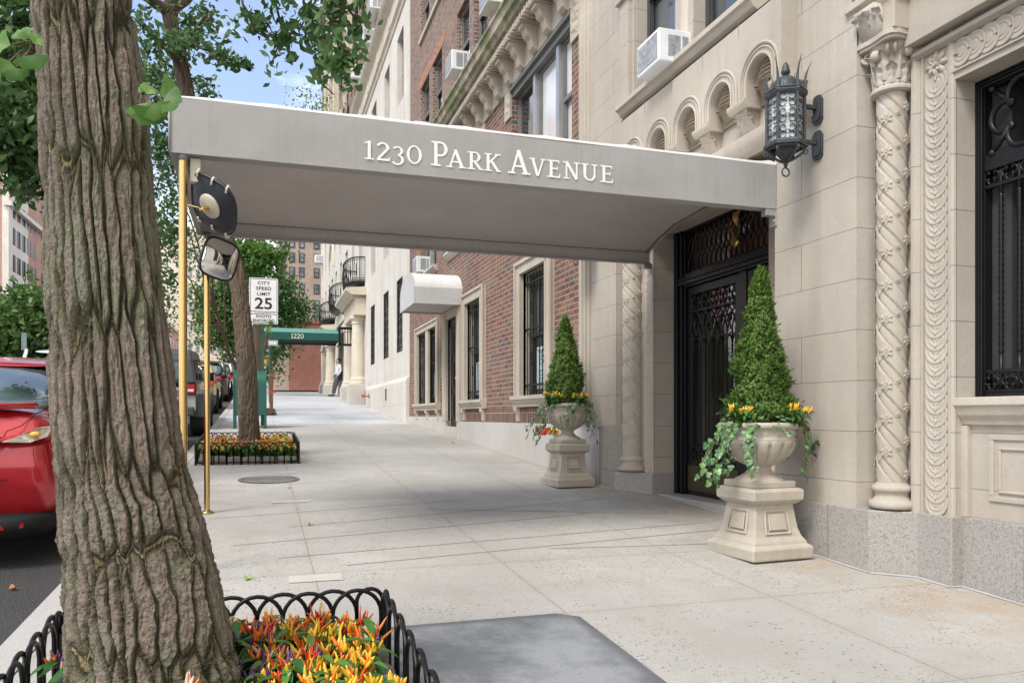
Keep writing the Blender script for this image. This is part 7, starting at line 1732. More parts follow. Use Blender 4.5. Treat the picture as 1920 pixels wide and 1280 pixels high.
def wheel(par, x, y, r, w_=.22, side=1):
    g = empty('wheel', (x, y, r), 0, par); mb = MB(); s = side
    prof = [(r * .66, -w_ / 2), (r * .92, -w_ / 2), (r, -w_ / 2 + .03), (r, w_ / 2 - .03), (r * .92, w_ / 2), (r * .66, w_ / 2), (r * .62, w_ / 2 - .03), (r * .62, -w_ / 2)]
    n = 36; L = [[(h, rr * math.cos(2 * PI * k / n), rr * math.sin(2 * PI * k / n)) for k in range(n)] for rr, h in prof]; mb.loops(L + [L[0]]); mb.build('tyre', M_tyre, g, smooth=True).data.set_sharp_from_angle(angle=R(50))
    mb = MB(); h = s * (w_ / 2 - .03)
    for k in range(5):
        a = 2 * PI * k / 5; d = Vector((0, math.cos(a), math.sin(a))); e = Vector((0, -math.sin(a), math.cos(a)))
        mb.loops([[Vector((h, 0, 0)) + e * .05, Vector((h, 0, 0)) - e * .05, Vector((h - s * .04, 0, 0)) - e * .05, Vector((h - s * .04, 0, 0)) + e * .05], [Vector((h, 0, 0)) + d * r * .62 + e * .03, Vector((h, 0, 0)) + d * r * .62 - e * .03, Vector((h - s * .04, 0, 0)) + d * r * .62 - e * .03, Vector((h - s * .04, 0, 0)) + d * r * .62 + e * .03]], True, True, True)
    mb.tube([(h - s * .05, r * .60 * math.cos(q), r * .60 * math.sin(q)) for q in np.linspace(0, 2 * PI, 33)[:-1]], .02, 6, closed=True); mb.tube([(h - s * .08, 0, 0), (h + s * .005, 0, 0)], .05, 12)
    mb.build('rim', M_rim, g)
    mb = MB(); mb.tube([(0 - s * .02, 0, 0), (s * .02, 0, 0)], r * .6, 24); mb.build('brake_disc', M_plast, g)
def scale_section(s, kx, kz, z0=.3): return [(x * kx, z0 + (z - z0) * kz) for x, z in s]
# --- red sedan: rear right corner fills the left edge
def sedan(label, x, y, paint):
    t = thing('parked_car', label, 'car', (x, y, G(y) - .15), 0, 'cars parked along the kerb'); t.rotation_euler = (math.atan(.0508), 0, 0)
    # body: (x, z) ring; wide hips, high deck
    def S(wl, zb, deck, tum=.0): return [(0, zb), (wl * .80, zb), (wl * .97, zb + .10), (wl, .52), (wl * .985, .70), (wl * .965, .84), (wl * .88 - tum, deck - .03), (wl * .55, deck), (0, deck + .012)]
    st = [([.10, .06, .03, 0, -.01, .02, .12, .13, .12], scale_section(S(.80, .33, 1.02), 1, 1)), ([.14, .14, .12, .10, .10, .12, .18, .20, .20], S(.875, .25, 1.075)), ([.40] * 9, S(.915, .22, 1.08)), ([.75] * 9, S(.92, .22, 1.06)), ([1.3] * 9, S(.92, .22, 1.02)), ([2.3] * 9, S(.915, .20, .98)), ([3.3] * 9, S(.915, .22, .98)), ([4.1] * 9, S(.90, .22, .92)), ([4.6] * 9, S(.84, .22, .80)), ([4.82] * 9, S(.62, .28, .66))]
    half_loft('body', st, paint, t)
    cab = [([.62, .62, .62, .62], [(0, 1.0), (.80, 1.0), (.72, 1.05), (0, 1.10)]), ([1.0, 1.0, 1.02, 1.0], [(0, .98), (.83, .99), (.70, 1.20), (0, 1.235)]), ([1.65, 1.6, 1.62, 1.62], [(0, .96), (.84, .97), (.64, 1.39), (0, 1.425)]), ([2.4] * 4, [(0, .96), (.84, .97), (.64, 1.43), (0, 1.455)]), ([3.1] * 4, [(0, .96), (.83, .96), (.66, 1.32), (0, 1.36)]), ([3.8] * 4, [(0, .94), (.80, .94), (.74, .96), (0, 1.0)])]
    half_loft('window_glass', cab, M_cglass, t, 2)
    roof = [([1.46, 1.46, 1.46, 1.46], [(0, 1.36), (.60, 1.335), (.63, 1.35), (0, 1.405)]), ([1.7] * 4, [(0, 1.40), (.61, 1.38), (.645, 1.40), (0, 1.448)]), ([2.4] * 4, [(0, 1.42), (.62, 1.41), (.65, 1.43), (0, 1.472)]), ([2.95] * 4, [(0, 1.37), (.63, 1.355), (.655, 1.37), (0, 1.41)])]
    half_loft('roof', roof, paint, t, 2)
    for s in (-1, 1):
        mb = MB(); L = []
        for (px, py, pz, wd) in ((.845, .52, 1.055, .10), (.80, .85, 1.13, .085), (.745, 1.2, 1.26, .07), (.675, 1.55, 1.385, .05)):
            L.append([(s * px, py - .0, pz), (s * (px - wd), py - .05, pz + .01), (s * (px - wd), py + .10, pz + .025), (s * (px + .01), py + .22, pz - .02)])
        mb.loops(L, True, True, True); mb.build('rear_pillar', paint, t, smooth=True)
        # lamps: slim wrap-round cluster with amber and clear lens
        mb = MB()
        def lam(name, pts, d, m_):
            mb = MB(); mb.loops([[(s * px, py + .03, pz - (.035 if pz > .7 else 0)) for px, py, pz in pts], [(s * px * 1.0, py - d - .035, pz - (.035 if pz > .7 else 0)) for px, py, pz in pts]], True, True, True); return mb.build(name, m_, t, bevel=.004)
        lam('taillight', [(.46, .075, .895), (.66, .085, .885), (.80, .125, .88), (.87, .22, .885), (.885, .34, .90), (.885, .36, .945), (.86, .24, .96), (.78, .15, .95), (.62, .10, .925), (.46, .085, .915)], .05, M_tail)
        lam('reversing_lamp', [(.30, .03, .885), (.54, .04, .882), (.57, .045, .925), (.30, .035, .918)], .02, M_clear)
        lam('turn_lamp', [(.58, .045, .885), (.74, .065, .882), (.83, .11, .915), (.86, .15, .985), (.78, .08, .978), (.68, .05, .93)], .03, M_clear)
        mb = MB(); mb.sphere((s * .77, .0, .90), .026, 10, 8, (1.3, .7, .8)); mb.build('amber_bulb', M_amberl, t, smooth=True)
        mb = MB(); mb.loops([[(s * px, py + .03, pz) for px, py, pz in ((.52, -.062, .275), (.70, -.018, .285), (.70, -.018, .315), (.52, -.062, .315))], [(s * px, py, pz) for px, py, pz in ((.52, -.062, .275), (.70, -.018, .285), (.70, -.018, .315), (.52, -.062, .315))]], True, True, True); mb.build('reflector', M_tail, t)
        mb = MB(); mb.loops([[(s * .34, .03, .60), (s * .415, .03, .58), (s * .50, .03, .36), (s * .46, .03, .31), (s * .2, .03, .31), (s * .2, .03, .60)], [(s * .34, -.075, .59), (s * .405, -.07, .57), (s * .48, -.07, .37), (s * .44, -.06, .325), (s * .2, -.06, .325), (s * .2, -.08, .59)]], True, True, True); mb.build('bumper_insert', M_greyp, t, bevel=.006)
        mb = MB()
        for z in (.40, .46): mb.box(s * .21, s * (.47 - (z - .34) * .4), -.086, -.070, z, z + .006)
        mb.build('insert_slots', M_plast, t)
    mb = MB(); q = [(-.78, .12), (-.62, .02), (-.4, -.01), (.4, -.01), (.62, .02), (.78, .12), (.84, .30)]; q = [(-.84, .30)] + q
    mb.loops([[(a * .9, b + .25, .17) for a, b in q], [(a, b - .02, .19) for a, b in q], [(a * 1.05, b - .055, .26) for a, b in q], [(a * 1.06, b - .06, .335) for a, b in q], [(a * 1.03, b - .0, .365) for a, b in q], [(a * .9, b + .2, .37) for a, b in q]], False); mb.build('lower_bumper', M_plast, t, smooth=True)
    mb = MB(); mb.loops([[(a * .93, b + .085 + .02, 1.062) for a, b in q[1:-1]], [(a * .92, b + .065, 1.10) for a, b in q[1:-1]], [(a * .92, b + .15, 1.105) for a, b in q[1:-1]], [(a * .92, b + .22, 1.078) for a, b in q[1:-1]]], False); mb.build('lip_spoiler', paint, t, smooth=True)
    mb = MB()
    for s in (-1, 1):
        mb.tube([(s * .83, .62, 1.045), (s * .80, .42, 1.07), (s * .73, .20, 1.03), (s * .675, .075, .955), (s * .60, .028, .92), (s * .57, .025, .86), (s * .50, -.012, .76), (s * .42, -.02, .66)], .0032, 5)
        mb.tube([(s * .885, .18, .60), (s * .7, .055, .60), (s * .4, .0, .60)], .003, 4)
    mb.tube([(-.5, .06, .965), (.5, .06, .965)], .005, 5)
    mb.build('panel_gap', M_plast, t)
    mb = MB(); mb.box(-.26, .26, -.03, -.0, .70, .83); mb.build('license_plate', M_acw, t)
    for s in (-1, 1):
        for yy in (.98, 3.85): wheel(t, s * .80, yy, .335, .22, s)
        mb = MB()
        for yy in (.98, 3.85): mb.tube([(s * .905, yy + .37 * math.cos(q_), .335 + .37 * math.sin(q_)) for q_ in np.linspace(-.2, PI + .2, 20)], .03, 6)
        mb.build('wheel_arch', M_plast, t)
        mb = MB(); mb.sphere((s * 1.0, 3.1, 1.0), .09, 10, 8, (1.2, .7, .8)); mb.build('wing_mirror', paint, t, smooth=True)
        mb = MB(); mb.sphere((s * .66, 4.62, .68), .14, 10, 8, (1.2, .8, .5)); mb.build('headlight', M_clear, t, smooth=True)
    mb = MB()
    for s in (-.38, .38): mb.box(s - .22, s + .22, 1.45, 1.58, .85, 1.17); mb.box(s - .12, s + .12, 1.46, 1.55, 1.17, 1.29)
    mb.build('seats', simple('dark_car_seat', (.02, .025, .028), .8), t)
    return t
sedan('glossy red sedan at the left edge, rear corner with amber and clear lamp cluster', -2.20, 5.98, M_red)
# --- boxy off-roader
def boxcar(label, x, y):
    t = thing('parked_car', label, 'car', (x, y, G(y) - .15), 0, 'cars parked along the kerb'); t.rotation_euler = (math.atan(.055), 0, 0)
    mb = MB(); mb.box(-.80, .80, 0, 3.0, .62, 1.12); mb.box(-.72, .72, 3.0, 4.1, .62, 1.10); mb.box(-.80, .80, .0, .02, .55, 1.12); mb.build('body', M_silver, t, bevel=.04)
    mb = MB(); L = []
    for (z, a, b, w_) in ((1.12, .0, 2.75, .80), (1.62, .10, 2.45, .73), (1.78, .16, 2.30, .70), (1.82, .24, 2.2, .64)): L.append([(w_, a, z), (w_, b, z), (-w_, b, z), (-w_, a, z)])
    mb.loops(L, True, True, True); mb.build('hard_top', M_plast if False else simple('dark_grey_hard_top', (.045, .05, .06), .45), t, bevel=.03)
    mb = MB(); mb.loops([[(-.58, .012, 1.20), (.58, .012, 1.20), (.54, .105, 1.64), (-.54, .105, 1.64)], [(-.58, .04, 1.20), (.58, .04, 1.20), (.54, .13, 1.64), (-.54, .13, 1.64)]], True, True, True)
    for s in (-1, 1):
        for a, b in ((.25, .95), (1.1, 1.75), (1.85, 2.45)): mb.quad((s * .795, a + .05, 1.17), (s * .795, b, 1.17), (s * .74, b - .05, 1.62), (s * .74, a + .08, 1.62))
    mb.build('window_glass', M_cglass, t)
    mb = MB()
    for s in (-1, 1):
        for yy in (.62, 3.35): mb.loops([[(s * xx, yy + rr * math.cos(q_), .42 + rr * .92 * math.sin(q_)) for q_ in np.linspace(0, PI, 9)] for xx, rr in ((.70, .50), (.95, .52), (.95, .46), (.70, .44))], False)
    mb.build('fender_flare', M_greyp, t, bevel=.01)
    mb = MB(); mb.box(-.78, .78, -.16, .02, .45, .64); mb.build('rear_bumper', M_greyp, t, bevel=.03)
    for s in (-1, 1):
        mb = MB(); mb.box(s * .62, s * .80, -.045, .03, .90, 1.10); o = mb.build('taillight', M_tail, t, bevel=.015)
        mb = MB(); mb.box(s * .655, s * .765, -.052, -.04, .95, 1.0); mb.build('reversing_lens', M_acw, o)
        mb = MB(); mb.box(s * .60, s * .82, -.035, .02, .88, 1.12); mb.build('lamp_guard', M_plast, o)
        for yy in (.62, 3.35): wheel(t, s * .80, yy, .40, .27, s)
        mb = MB(); mb.box(s * .55, s * .40, -.04, -.0, .98, 1.04); mb.box(s * .55, s * .40, -.04, -.0, .70, .76); mb.build('door_hinge', M_silver, t)
        mb = MB(); mb.box(s * .82, s * 1.02, 2.5, 2.56, 1.14, 1.34); mb.build('wing_mirror', M_plast, t, bevel=.02)
        mb = MB(); mb.sphere((s * .45, 4.12, .9), .1, 10, 8); mb.build('headlight', M_clear, t, smooth=True)
    g = empty('spare_wheel', (0, -.20, .98), PI / 2, t); mb = MB(); n = 32; r = .39
    L = [[(h, rr * math.cos(2 * PI * k / n), rr * math.sin(2 * PI * k / n)) for k in range(n)] for rr, h in ((.2, -.12), (r * .9, -.12), (r, -.08), (r, .08), (r * .9, .12), (.2, .12), (.2, -.12))]; mb.loops(L); mb.build('tyre', M_tyre, g, smooth=True)
    return t
boxcar('silver off-road car with dark hard top and square red taillight parked between the poles', -2.10, 17.6)
def suv(label, x, y, paint, L_=4.6, H_=1.64, W_=.92, lamp=1.02):
    t = thing('parked_car', label, 'car', (x, y, G(y) - .15), 0, 'cars parked along the kerb'); t.rotation_euler = (math.atan(.06), 0, 0); k = H_ / 1.64
    def S(w, zb, d): return [(0, zb), (w * .86, zb), (w * .98, zb + .12), (w, .62), (w * .985, .85), (w * .95, d), (w * .6, d + .01), (0, d + .01)]
    st = [([.08, .05, .0, -.02, .0, .06, .08, .08], S(W_ * .90, .38, 1.02)), ([.16] * 8, S(W_ * .97, .30, 1.06)), ([.6] * 8, S(W_, .26, 1.06)), ([2.4] * 8, S(W_, .24, 1.02)), ([3.4] * 8, S(W_, .26, 1.02)), ([L_ - .5] * 8, S(W_ * .96, .26, .92)), ([L_ - .05] * 8, S(W_ * .74, .32, .76))]
    half_loft('body', st, paint, t)
    cab = [([.14, .14, .30, .34], [(0, 1.02), (.80, 1.02), (.66, 1.40 * k), (0, 1.44 * k)]), ([.32, .32, .5, .52], [(0, 1.0), (.84, 1.0), (.68, 1.52 * k), (0, 1.57 * k)]), ([2.0] * 4, [(0, 1.0), (.86, 1.0), (.70, 1.56 * k), (0, 1.61 * k)]), ([2.9, 2.9, 2.7, 2.7], [(0, 1.0), (.86, 1.0), (.70, 1.48 * k), (0, 1.53 * k)]), ([3.7, 3.7, 3.6, 3.6], [(0, .96), (.82, .96), (.76, .99), (0, 1.02)])]
    half_loft('window_glass', cab, M_cglass, t)
    roof = [([.26] * 4, [(0, 1.50 * k), (.64, 1.47 * k), (.68, 1.49 * k), (0, 1.545 * k)]), ([.6] * 4, [(0, 1.55 * k), (.67, 1.53 * k), (.71, 1.55 * k), (0, 1.60 * k)]), ([2.2] * 4, [(0, 1.56 * k), (.68, 1.55 * k), (.72, 1.57 * k), (0, 1.63 * k)]), ([2.75] * 4, [(0, 1.47 * k), (.68, 1.46 * k), (.71, 1.48 * k), (0, 1.54 * k)])]
    half_loft('roof', roof, paint, t)
    for s in (-1, 1):
        mb = MB(); mb.tube([(s * .70, .62, 1.60 * k), (s * .70, .75, 1.645 * k), (s * .70, 2.1, 1.66 * k), (s * .70, 2.25, 1.61 * k)], .018, 6); mb.build('roof_rail', M_plast, t, smooth=True)
        mb = MB(); mb.loops([[(s * .88, .40, 1.03), (s * .74, .44, 1.55 * k), (s * .66, .26, 1.50 * k), (s * .80, .10, 1.03)], [(s * .885, .70, 1.03), (s * .745, .62, 1.55 * k), (s * .70, .42, 1.50 * k), (s * .82, .3, 1.03)]], True, True, True); mb.build('rear_pillar', paint, t, smooth=True)
        mb = MB(); mb.loops([[(s * .52, .04, lamp - .10), (s * .80, .06, lamp - .12), (s * .905, .22, lamp - .06), (s * .90, .34, lamp + .04), (s * .80, .10, lamp + .05), (s * .52, .055, lamp)], [(s * .52, -.02, lamp - .10), (s * .82, .0, lamp - .12), (s * .925, .20, lamp - .06), (s * .91, .32, lamp + .04), (s * .82, .04, lamp + .05), (s * .52, .0, lamp)]], True, True, True); o = mb.build('taillight', M_tail, t)
        mb = MB(); mb.box(s * .68, s * .80, .02, .05, .52, .58); mb.build('reflector', M_tail, t)
        mb = MB(); mb.sphere((s * 1.0, 3.0, 1.12), .10, 10, 8, (1.1, .7, .8)); mb.build('wing_mirror', M_plast, t, smooth=True)
        mb = MB(); mb.sphere((s * .72, L_ - .18, .78), .15, 10, 8, (1, .8, .5)); mb.build('headlight', M_clear, t, smooth=True)
        for yy in (.85, L_ - .95): wheel(t, s * .80, yy, .36, .24, s)
        mb = MB()
        for yy in (.85, L_ - .95): mb.tube([(s * (W_ - .01), yy + .40 * math.cos(q_), .36 + .40 * math.sin(q_)) for q_ in np.linspace(-.2, PI + .2, 20)], .035, 6)
        mb.build('wheel_arch', M_plast, t)
    mb = MB(); q = [(-.90, .22), (-.80, .05), (-.5, -.02), (.5, -.02), (.80, .05), (.90, .22)]; mb.loops([[(a, b, .30) for a, b in q], [(a * 1.01, b - .02, .42) for a, b in q], [(a * 1.01, b - .01, .60) for a, b in q]], False); mb.build('rear_bumper', M_greyp, t, smooth=True)
    mb = MB(); mb.box(-.25, .25, -.03, .0, .78, .91); mb.build('license_plate', M_acw, t); return t
suv('gold estate car with red taillight and grey bumper seen between the far pole and mailbox', -2.22, 25.6, M_gold, 4.6, 1.60)
suv('dark charcoal car with red taillights beyond the gold car', -2.18, 33.4, M_dark, 4.7, 1.70)
suv('white car parked beyond the charcoal car', -2.18, 41.0, M_wht, 4.7, 1.74)
suv('white van roofed car farthest along the kerb', -2.18, 48.5, M_wht, 4.9, 1.90)
suv('silver roofed dark car parked just ahead of the red sedan', -2.38, 12.1, M_silver, 4.6, 1.72)
# ================================================================== STREET FURNITURE
M_mail = simple('glossy_dark_green_paint', (.012, .10, .074), .3, 0, .12, 3); M_post = simple('green_sign_post', (.02, .085, .055), .5)
t = thing('mailbox', 'dark green collection mailbox on four legs partly hidden by the leaning trunk', 'mailbox', (-.235, 18.25, G(18.05)), 0)
w2, hs = .345, 1.30; mb = MB()
arc = [(-.28, .30), (-.28, .98)] + [(-.28 + .28 * (1 - math.cos(a)), .98 + .28 * math.sin(a)) for a in np.linspace(.2, PI - .2, 13)] + [(.28, .98), (.28, .30)]
mb.loops([[(-w2 + .02, y, z) for y, z in arc], [(w2 - .02, y, z) for y, z in arc]], True, True, True); mb.build('body', M_mail, t, smooth=True).data.set_sharp_from_angle(angle=R(35))
mb = MB()
for s in (-1, 1):
    ring = [(y * 1.06, .30 + (z - .30) * 1.02) for y, z in arc]; xi, xo = (s * (w2 - .02), s * w2)
    mb.loops([[(xi, y, z) for y, z in ring], [(xo, y, z) for y, z in ring]], True, True, True)
    for k in range(10): mb.sphere((s * (w2 - .035), -.285, .36 + k * .065), .007, 6, 4)
mb.build('side_flange', M_mail, t)
for sx in (-1, 1):
    for sy in (-1, 1):
        mb = MB(); mb.prism([(sx * w2, sy * .29), (sx * (w2 - .055), sy * .29), (sx * (w2 - .055), sy * .285), (sx * (w2 - .006), sy * .285), (sx * (w2 - .006), sy * .235), (sx * w2, sy * .235)], 'z', .0, .34); mb.box(sx * (w2 - .07), sx * (w2 + .01), sy * .22, sy * .30, 0, .012); mb.build('leg', M_mail, t)
mb = MB(); mb.box(-.12, .12, -.288, -.28, .42, .72); mb.build('service_panel', M_mail, t, bevel=.003)
def text(body, x, y, z, size, m, par, name='lettering', off=0., sx=1., align='CENTER', space=1.):
    c = bpy.data.curves.new(name, 'FONT'); c.body = body; c.size = size; c.align_x = align; c.align_y = 'CENTER'; c.offset = off; c.space_character = space; c.extrude = .0005
    o = bpy.data.objects.new(name, c); COL.objects.link(o); me = None
    bpy.context.view_layer.update(); me = bpy.data.meshes.new_from_object(o); bpy.data.objects.remove(o)
    me.materials.clear(); me.materials.append(m); o = bpy.data.objects.new(name, me); COL.objects.link(o); o.parent = par; o.location = (x, y, z); o.rotation_euler = (PI / 2, 0, 0); o.scale = (sx, 1, 1); return o
M_signw = simple('white_reflective_sheet', (.80, .80, .81), .45, 0, .03); M_signk = simple('black_sign_paint', (.015, .015, .015), .5)
def rrect(w_, h_, r, n=6):
    o = []
    for cx_, cy_, a0 in ((w_ / 2 - r, h_ / 2 - r, 0), (-w_ / 2 + r, h_ / 2 - r, 90), (-w_ / 2 + r, -h_ / 2 + r, 180), (w_ / 2 - r, -h_ / 2 + r, 270)):
        for k in range(n + 1): a = R(a0 + 90 * k / n); o.append((cx_ + r * math.cos(a), cy_ + r * math.sin(a)))
    return o
YS = 18.95; a0, a1 = at(467.2, 520, Y=YS), at(521.3, 587, Y=YS); b0, b1 = at(468, 588, Y=YS), at(521, 608, Y=YS)
t = thing('speed_limit_sign', 'white CITY SPEED LIMIT 25 sign with photo enforced plate on a green post', 'traffic sign', ((a0.x + a1.x) / 2, YS, 0), 0)
def plate(z0, z1, w_, nm):
    h_ = z1 - z0; zc = (z0 + z1) / 2; mb = MB(); mb.loops([[(x, 0, zc + z) for x, z in rrect(w_, h_, .035)], [(x, -.004, zc + z) for x, z in rrect(w_, h_, .035)]], True, True, True); o = mb.build(nm, M_signw, t)
    mb = MB(); mb.loops([[(x, -.0055, zc + z) for x, z in rrect(w_ - .035, h_ - .035, .028)], [(x, -.0055, zc + z) for x, z in rrect(w_ - .06, h_ - .06, .02)]]); mb.build('border', M_signk, o); return o
W_ = a1.x - a0.x; H_ = a0.z - a1.z; o1 = plate(a1.z, a0.z, W_, 'main_plate'); o2 = plate(b1.z, a1.z - .012, W_, 'lower_plate')
zc = lambda v: at(494, v, Y=YS).z
for s_, v, sz in (('CITY', 531, .105), ('SPEED', 541.2, .105), ('LIMIT', 551.5, .105)): text(s_, 0, -.007, zc(v), sz, M_signk, o1, off=.002, sx=1.08, space=1.12)
text('25', 0, -.007, zc(570), .36, M_signk, o1, off=.006, sx=1.12)
text('PHOTO', 0, -.007, zc(593.5), .088, M_signk, o2, off=.002, sx=1.05, space=1.08); text('ENFORCED', 0, -.007, zc(601.3), .088, M_signk, o2, off=.002, sx=1.02, space=1.06)
mb = MB(); px = at(492, 700, Y=YS + .03).x - t.location.x; zb = G(YS); mb.prism([(px - .035, YS * 0 + .005), (px + .035, .005), (px + .035, .012), (px + .015, .012), (px + .015, .04), (px - .015, .04), (px - .015, .012), (px - .035, .012)], 'z', zb, a0.z - .02); mb.build('post', M_post, t)
tt = thing('one_way_sign', 'small grey one way arrow sign behind the green post below the green canopy', 'traffic sign', (at(512, 642, Y=30).x, 30, 0), 0)
p0, p1 = at(501, 637, Y=30), at(514, 648, Y=30); mb = MB(); mb.box(-.17, .17, 0, .01, p1.z, p0.z); mb.build('plate', simple('grey_sign_back', (.40, .42, .44), .4, .3), tt); zc2 = (p0.z + p1.z) / 2
mb = MB(); mb.poly([(-.13, -.004, zc2 - .03), (.04, -.004, zc2 - .03), (.04, -.004, zc2 - .07), (.14, -.004, zc2), (.04, -.004, zc2 + .07), (.04, -.004, zc2 + .03), (-.13, -.004, zc2 + .03)]); mb.build('arrow', M_signw, tt)
mb = MB(); mb.tube([(-.12, .03, G(30)), (-.12, .03, p0.z + .1)], .03, 8); mb.build('post', M_post, tt)
# wooden barrier stake with orange tape in the third tree pit
t = thing('wooden_stake', 'brown timber stake wrapped with orange tape just beyond the green mailbox', 'stake', (at(509, 776, Y=23.2).x, 23.2, G(23.2)), 0)
mb = MB(); mb.box(-.055, .045, -.05, .05, -.02, at(509, 698, Y=23.2).z - G(23.2)); mb.build('post', simple('weathered_timber', (.20, .095, .05), .85, 0, .3, 12), t, bevel=.004)
mb = MB()
for zz in (.62, .66, 1.12): mb.tube([(-.6, .4, zz - .04), (-.058, -.055, zz), (.05, -.055, zz - .02), (.09, .3, zz + .05), (.12, .9, zz)], .009, 5)
mb.build('orange_tape', simple('orange_tape', (.80, .13, .05), .6), t)
mb = MB()
for i in range(10):
    for j in range(10):
        mb.quad(*[(x, y, G(y) + .03 + .05 * mnoise.noise((x * 4, y * 4, 2))) for x, y in ((-.7 + i * .11, 22.9 + j * .3), (-.59 + i * .11, 22.9 + j * .3), (-.59 + i * .11, 23.2 + j * .3), (-.7 + i * .11, 23.2 + j * .3))])
o = mb.build('soil', M_soil); o['kind'] = 'stuff'; o['label'] = 'bare soil of the third tree pit by the stake'
# signals, blades and poles at the far crossing
M_sigy = simple('yellow_signal_housing', (.72, .36, .03), .45); M_pole = simple('pale_grey_pole', (.52, .54, .54), .5)
def lamp(name, col, st):
    m = bpy.data.materials.new(name); m.use_nodes = True; b = m.node_tree.nodes['Principled BSDF']; b.inputs['Base Color'].default_value = (*col, 1); b.inputs['Emission Color'].default_value = (*col, 1); b.inputs['Emission Strength'].default_value = st; return m
M_lg = lamp('lit_green_signal', (.05, .75, .45), 1.2); M_lw = lamp('lit_white_walk_symbol', (.9, .9, .9), 1.)
M_blade = simple('green_street_blade', (.0, .26, .20), .45)
def signal(label, u, v, y, h, lit=M_lg, armto=None):
    c = at(u, v, Y=y); t = thing('traffic_signal', label, 'traffic light', c, 0, 'traffic lights at the crossings'); mb = MB(); mb.box(-.17, .17, 0, .25, -.5 * h, .5 * h); mb.build('housing', M_sigy, t, bevel=.03)
    for k, z in enumerate((.33, 0, -.33)):
        mb = MB(); mb.tube([(0, -.03, z * h), (0, -.01, z * h)], .125, 14); mb.build('lens', lit if k == 2 else M_plast, t)
        mb = MB(); mb.loops([[(.15 * math.cos(a), -.0, z * h + .15 * math.sin(a)) for a in np.linspace(-.2, PI + .2, 12)], [(.15 * math.cos(a), -.2, z * h + .15 * math.sin(a)) for a in np.linspace(-.2, PI + .2, 12)]], False); mb.build('visor', M_sigy, t)
    if armto:
        mb = MB(); mb.tube([(0, .15, .5 * h), (0, .15, .5 * h + .3), (armto[0] - c.x, .15, .5 * h + .5)], .05, 6); mb.tube([(armto[0] - c.x, .15, G(y) - c.z), (armto[0] - c.x, .15, .5 * h + .6)], .09, 8); mb.build('mast', M_pole, t)
    return t
signal('yellow traffic light showing green hanging behind the far brass pole', 372.5, 600, 60, 1.05, M_lg, (-1.6, 0))
signal('tiny far traffic light showing green low between the far pole and mailbox', 436, 667, 105, 1.05, M_lg, (-2.2, 0))
signal('yellow traffic light just above the one way sign at the big trunk', 96, 603, 54, 1.05, M_lg, (-17.2, 0))
t = thing('street_name_sign', 'green street name blade left of the leaning trunk', 'street sign', at(414, 604, Y=56), 0)
mb = MB(); mb.box(-.36, .40, -.01, .01, -.17, .17); mb.build('blade', M_blade, t); mb = MB(); mb.box(-.42, -.36, -.012, .012, -.18, .18); mb.box(-.3, .9, .03, .06, .25, .32); mb.tube([(.9, .05, G(56) - t.location.z), (.9, .05, .4)], .06, 8); mb.build('bracket', M_pole, t)
t = thing('street_name_sign', 'small green street sign plate partly hidden right of the larger green blade', 'street sign', at(434, 606, Y=56.4), 0)
mb = MB(); mb.box(-.26, .3, -.01, .01, -.10, .10); mb.build('blade', M_blade, t); mb = MB(); mb.box(-.5, .45, .03, .06, -.16, -.12); mb.build('bracket', M_pole, t)
c = at(512, 675, Y=50.5); t = thing('pedestrian_signal', 'yellow pedestrian signal showing the white walking figure above the far pavement', 'pedestrian light', c, 0)
mb = MB(); mb.box(-.20, .28, 0, .2, -.26, .26); mb.box(-.62, -.2, .02, .22, -.28, .20); mb.build('housing', M_sigy, t, bevel=.02); mb = MB(); mb.box(-.13, .23, -.012, .0, -.20, .20); mb.build('screen', M_plast, t)
mb = MB(); X_ = .06
mb.tube([(X_, -.02, .11), (X_, -.02, .02)], .035, 6); mb.sphere((X_ + .01, -.02, .16), .028, 8, 6); mb.tube([(X_, -.02, .02), (X_ - .05, -.02, -.07), (X_ - .09, -.02, -.15)], .02, 5); mb.tube([(X_, -.02, .02), (X_ + .05, -.02, -.06), (X_ + .06, -.02, -.15)], .02, 5); mb.tube([(X_, -.02, .10), (X_ + .07, -.02, .03)], .015, 5); mb.tube([(X_, -.02, .10), (X_ - .07, -.02, .03)], .015, 5); mb.build('walking_figure', M_lw, t)
mb = MB(); mb.tube([(-.32, .1, G(50.5) - c.z), (-.32, .1, .7)], .07, 8); mb.build('pole', M_pole, t)
c = at(91, 620, Y=40); t = thing('one_way_sign', 'white one way sign on a pole beside the left edge of the big trunk', 'traffic sign', c, 0)
mb = MB(); mb.box(-.40, .45, -.01, .01, -.15, .15); mb.build('plate', M_signk, t); mb = MB(); mb.poly([(-.36, -.014, -.07), (.25, -.014, -.07), (.25, -.014, -.12), (.42, -.014, 0), (.25, -.014, .12), (.25, -.014, .07), (-.36, -.014, .07)]); mb.build('arrow', M_signw, t); mb = MB(); mb.tube([(.2, .04, G(40) - c.z - .2), (.2, .04, .6)], .06, 8); mb.build('pole', M_pole, t)
c = at(45, 640, Y=34); t = thing('sign_post', 'narrow green sign blade edge on its post in front of the far left tree', 'sign post', c, 0)
mb = MB(); mb.box(-.09, .09, -.01, .01, -.33, .33); mb.build('blade', simple('grey_green_plate', (.18, .27, .24), .5), t); mb = MB(); mb.tube([(0.02, .03, G(34) - c.z - .2), (.02, .03, .3)], .035, 8); mb.build('post', M_post, t)
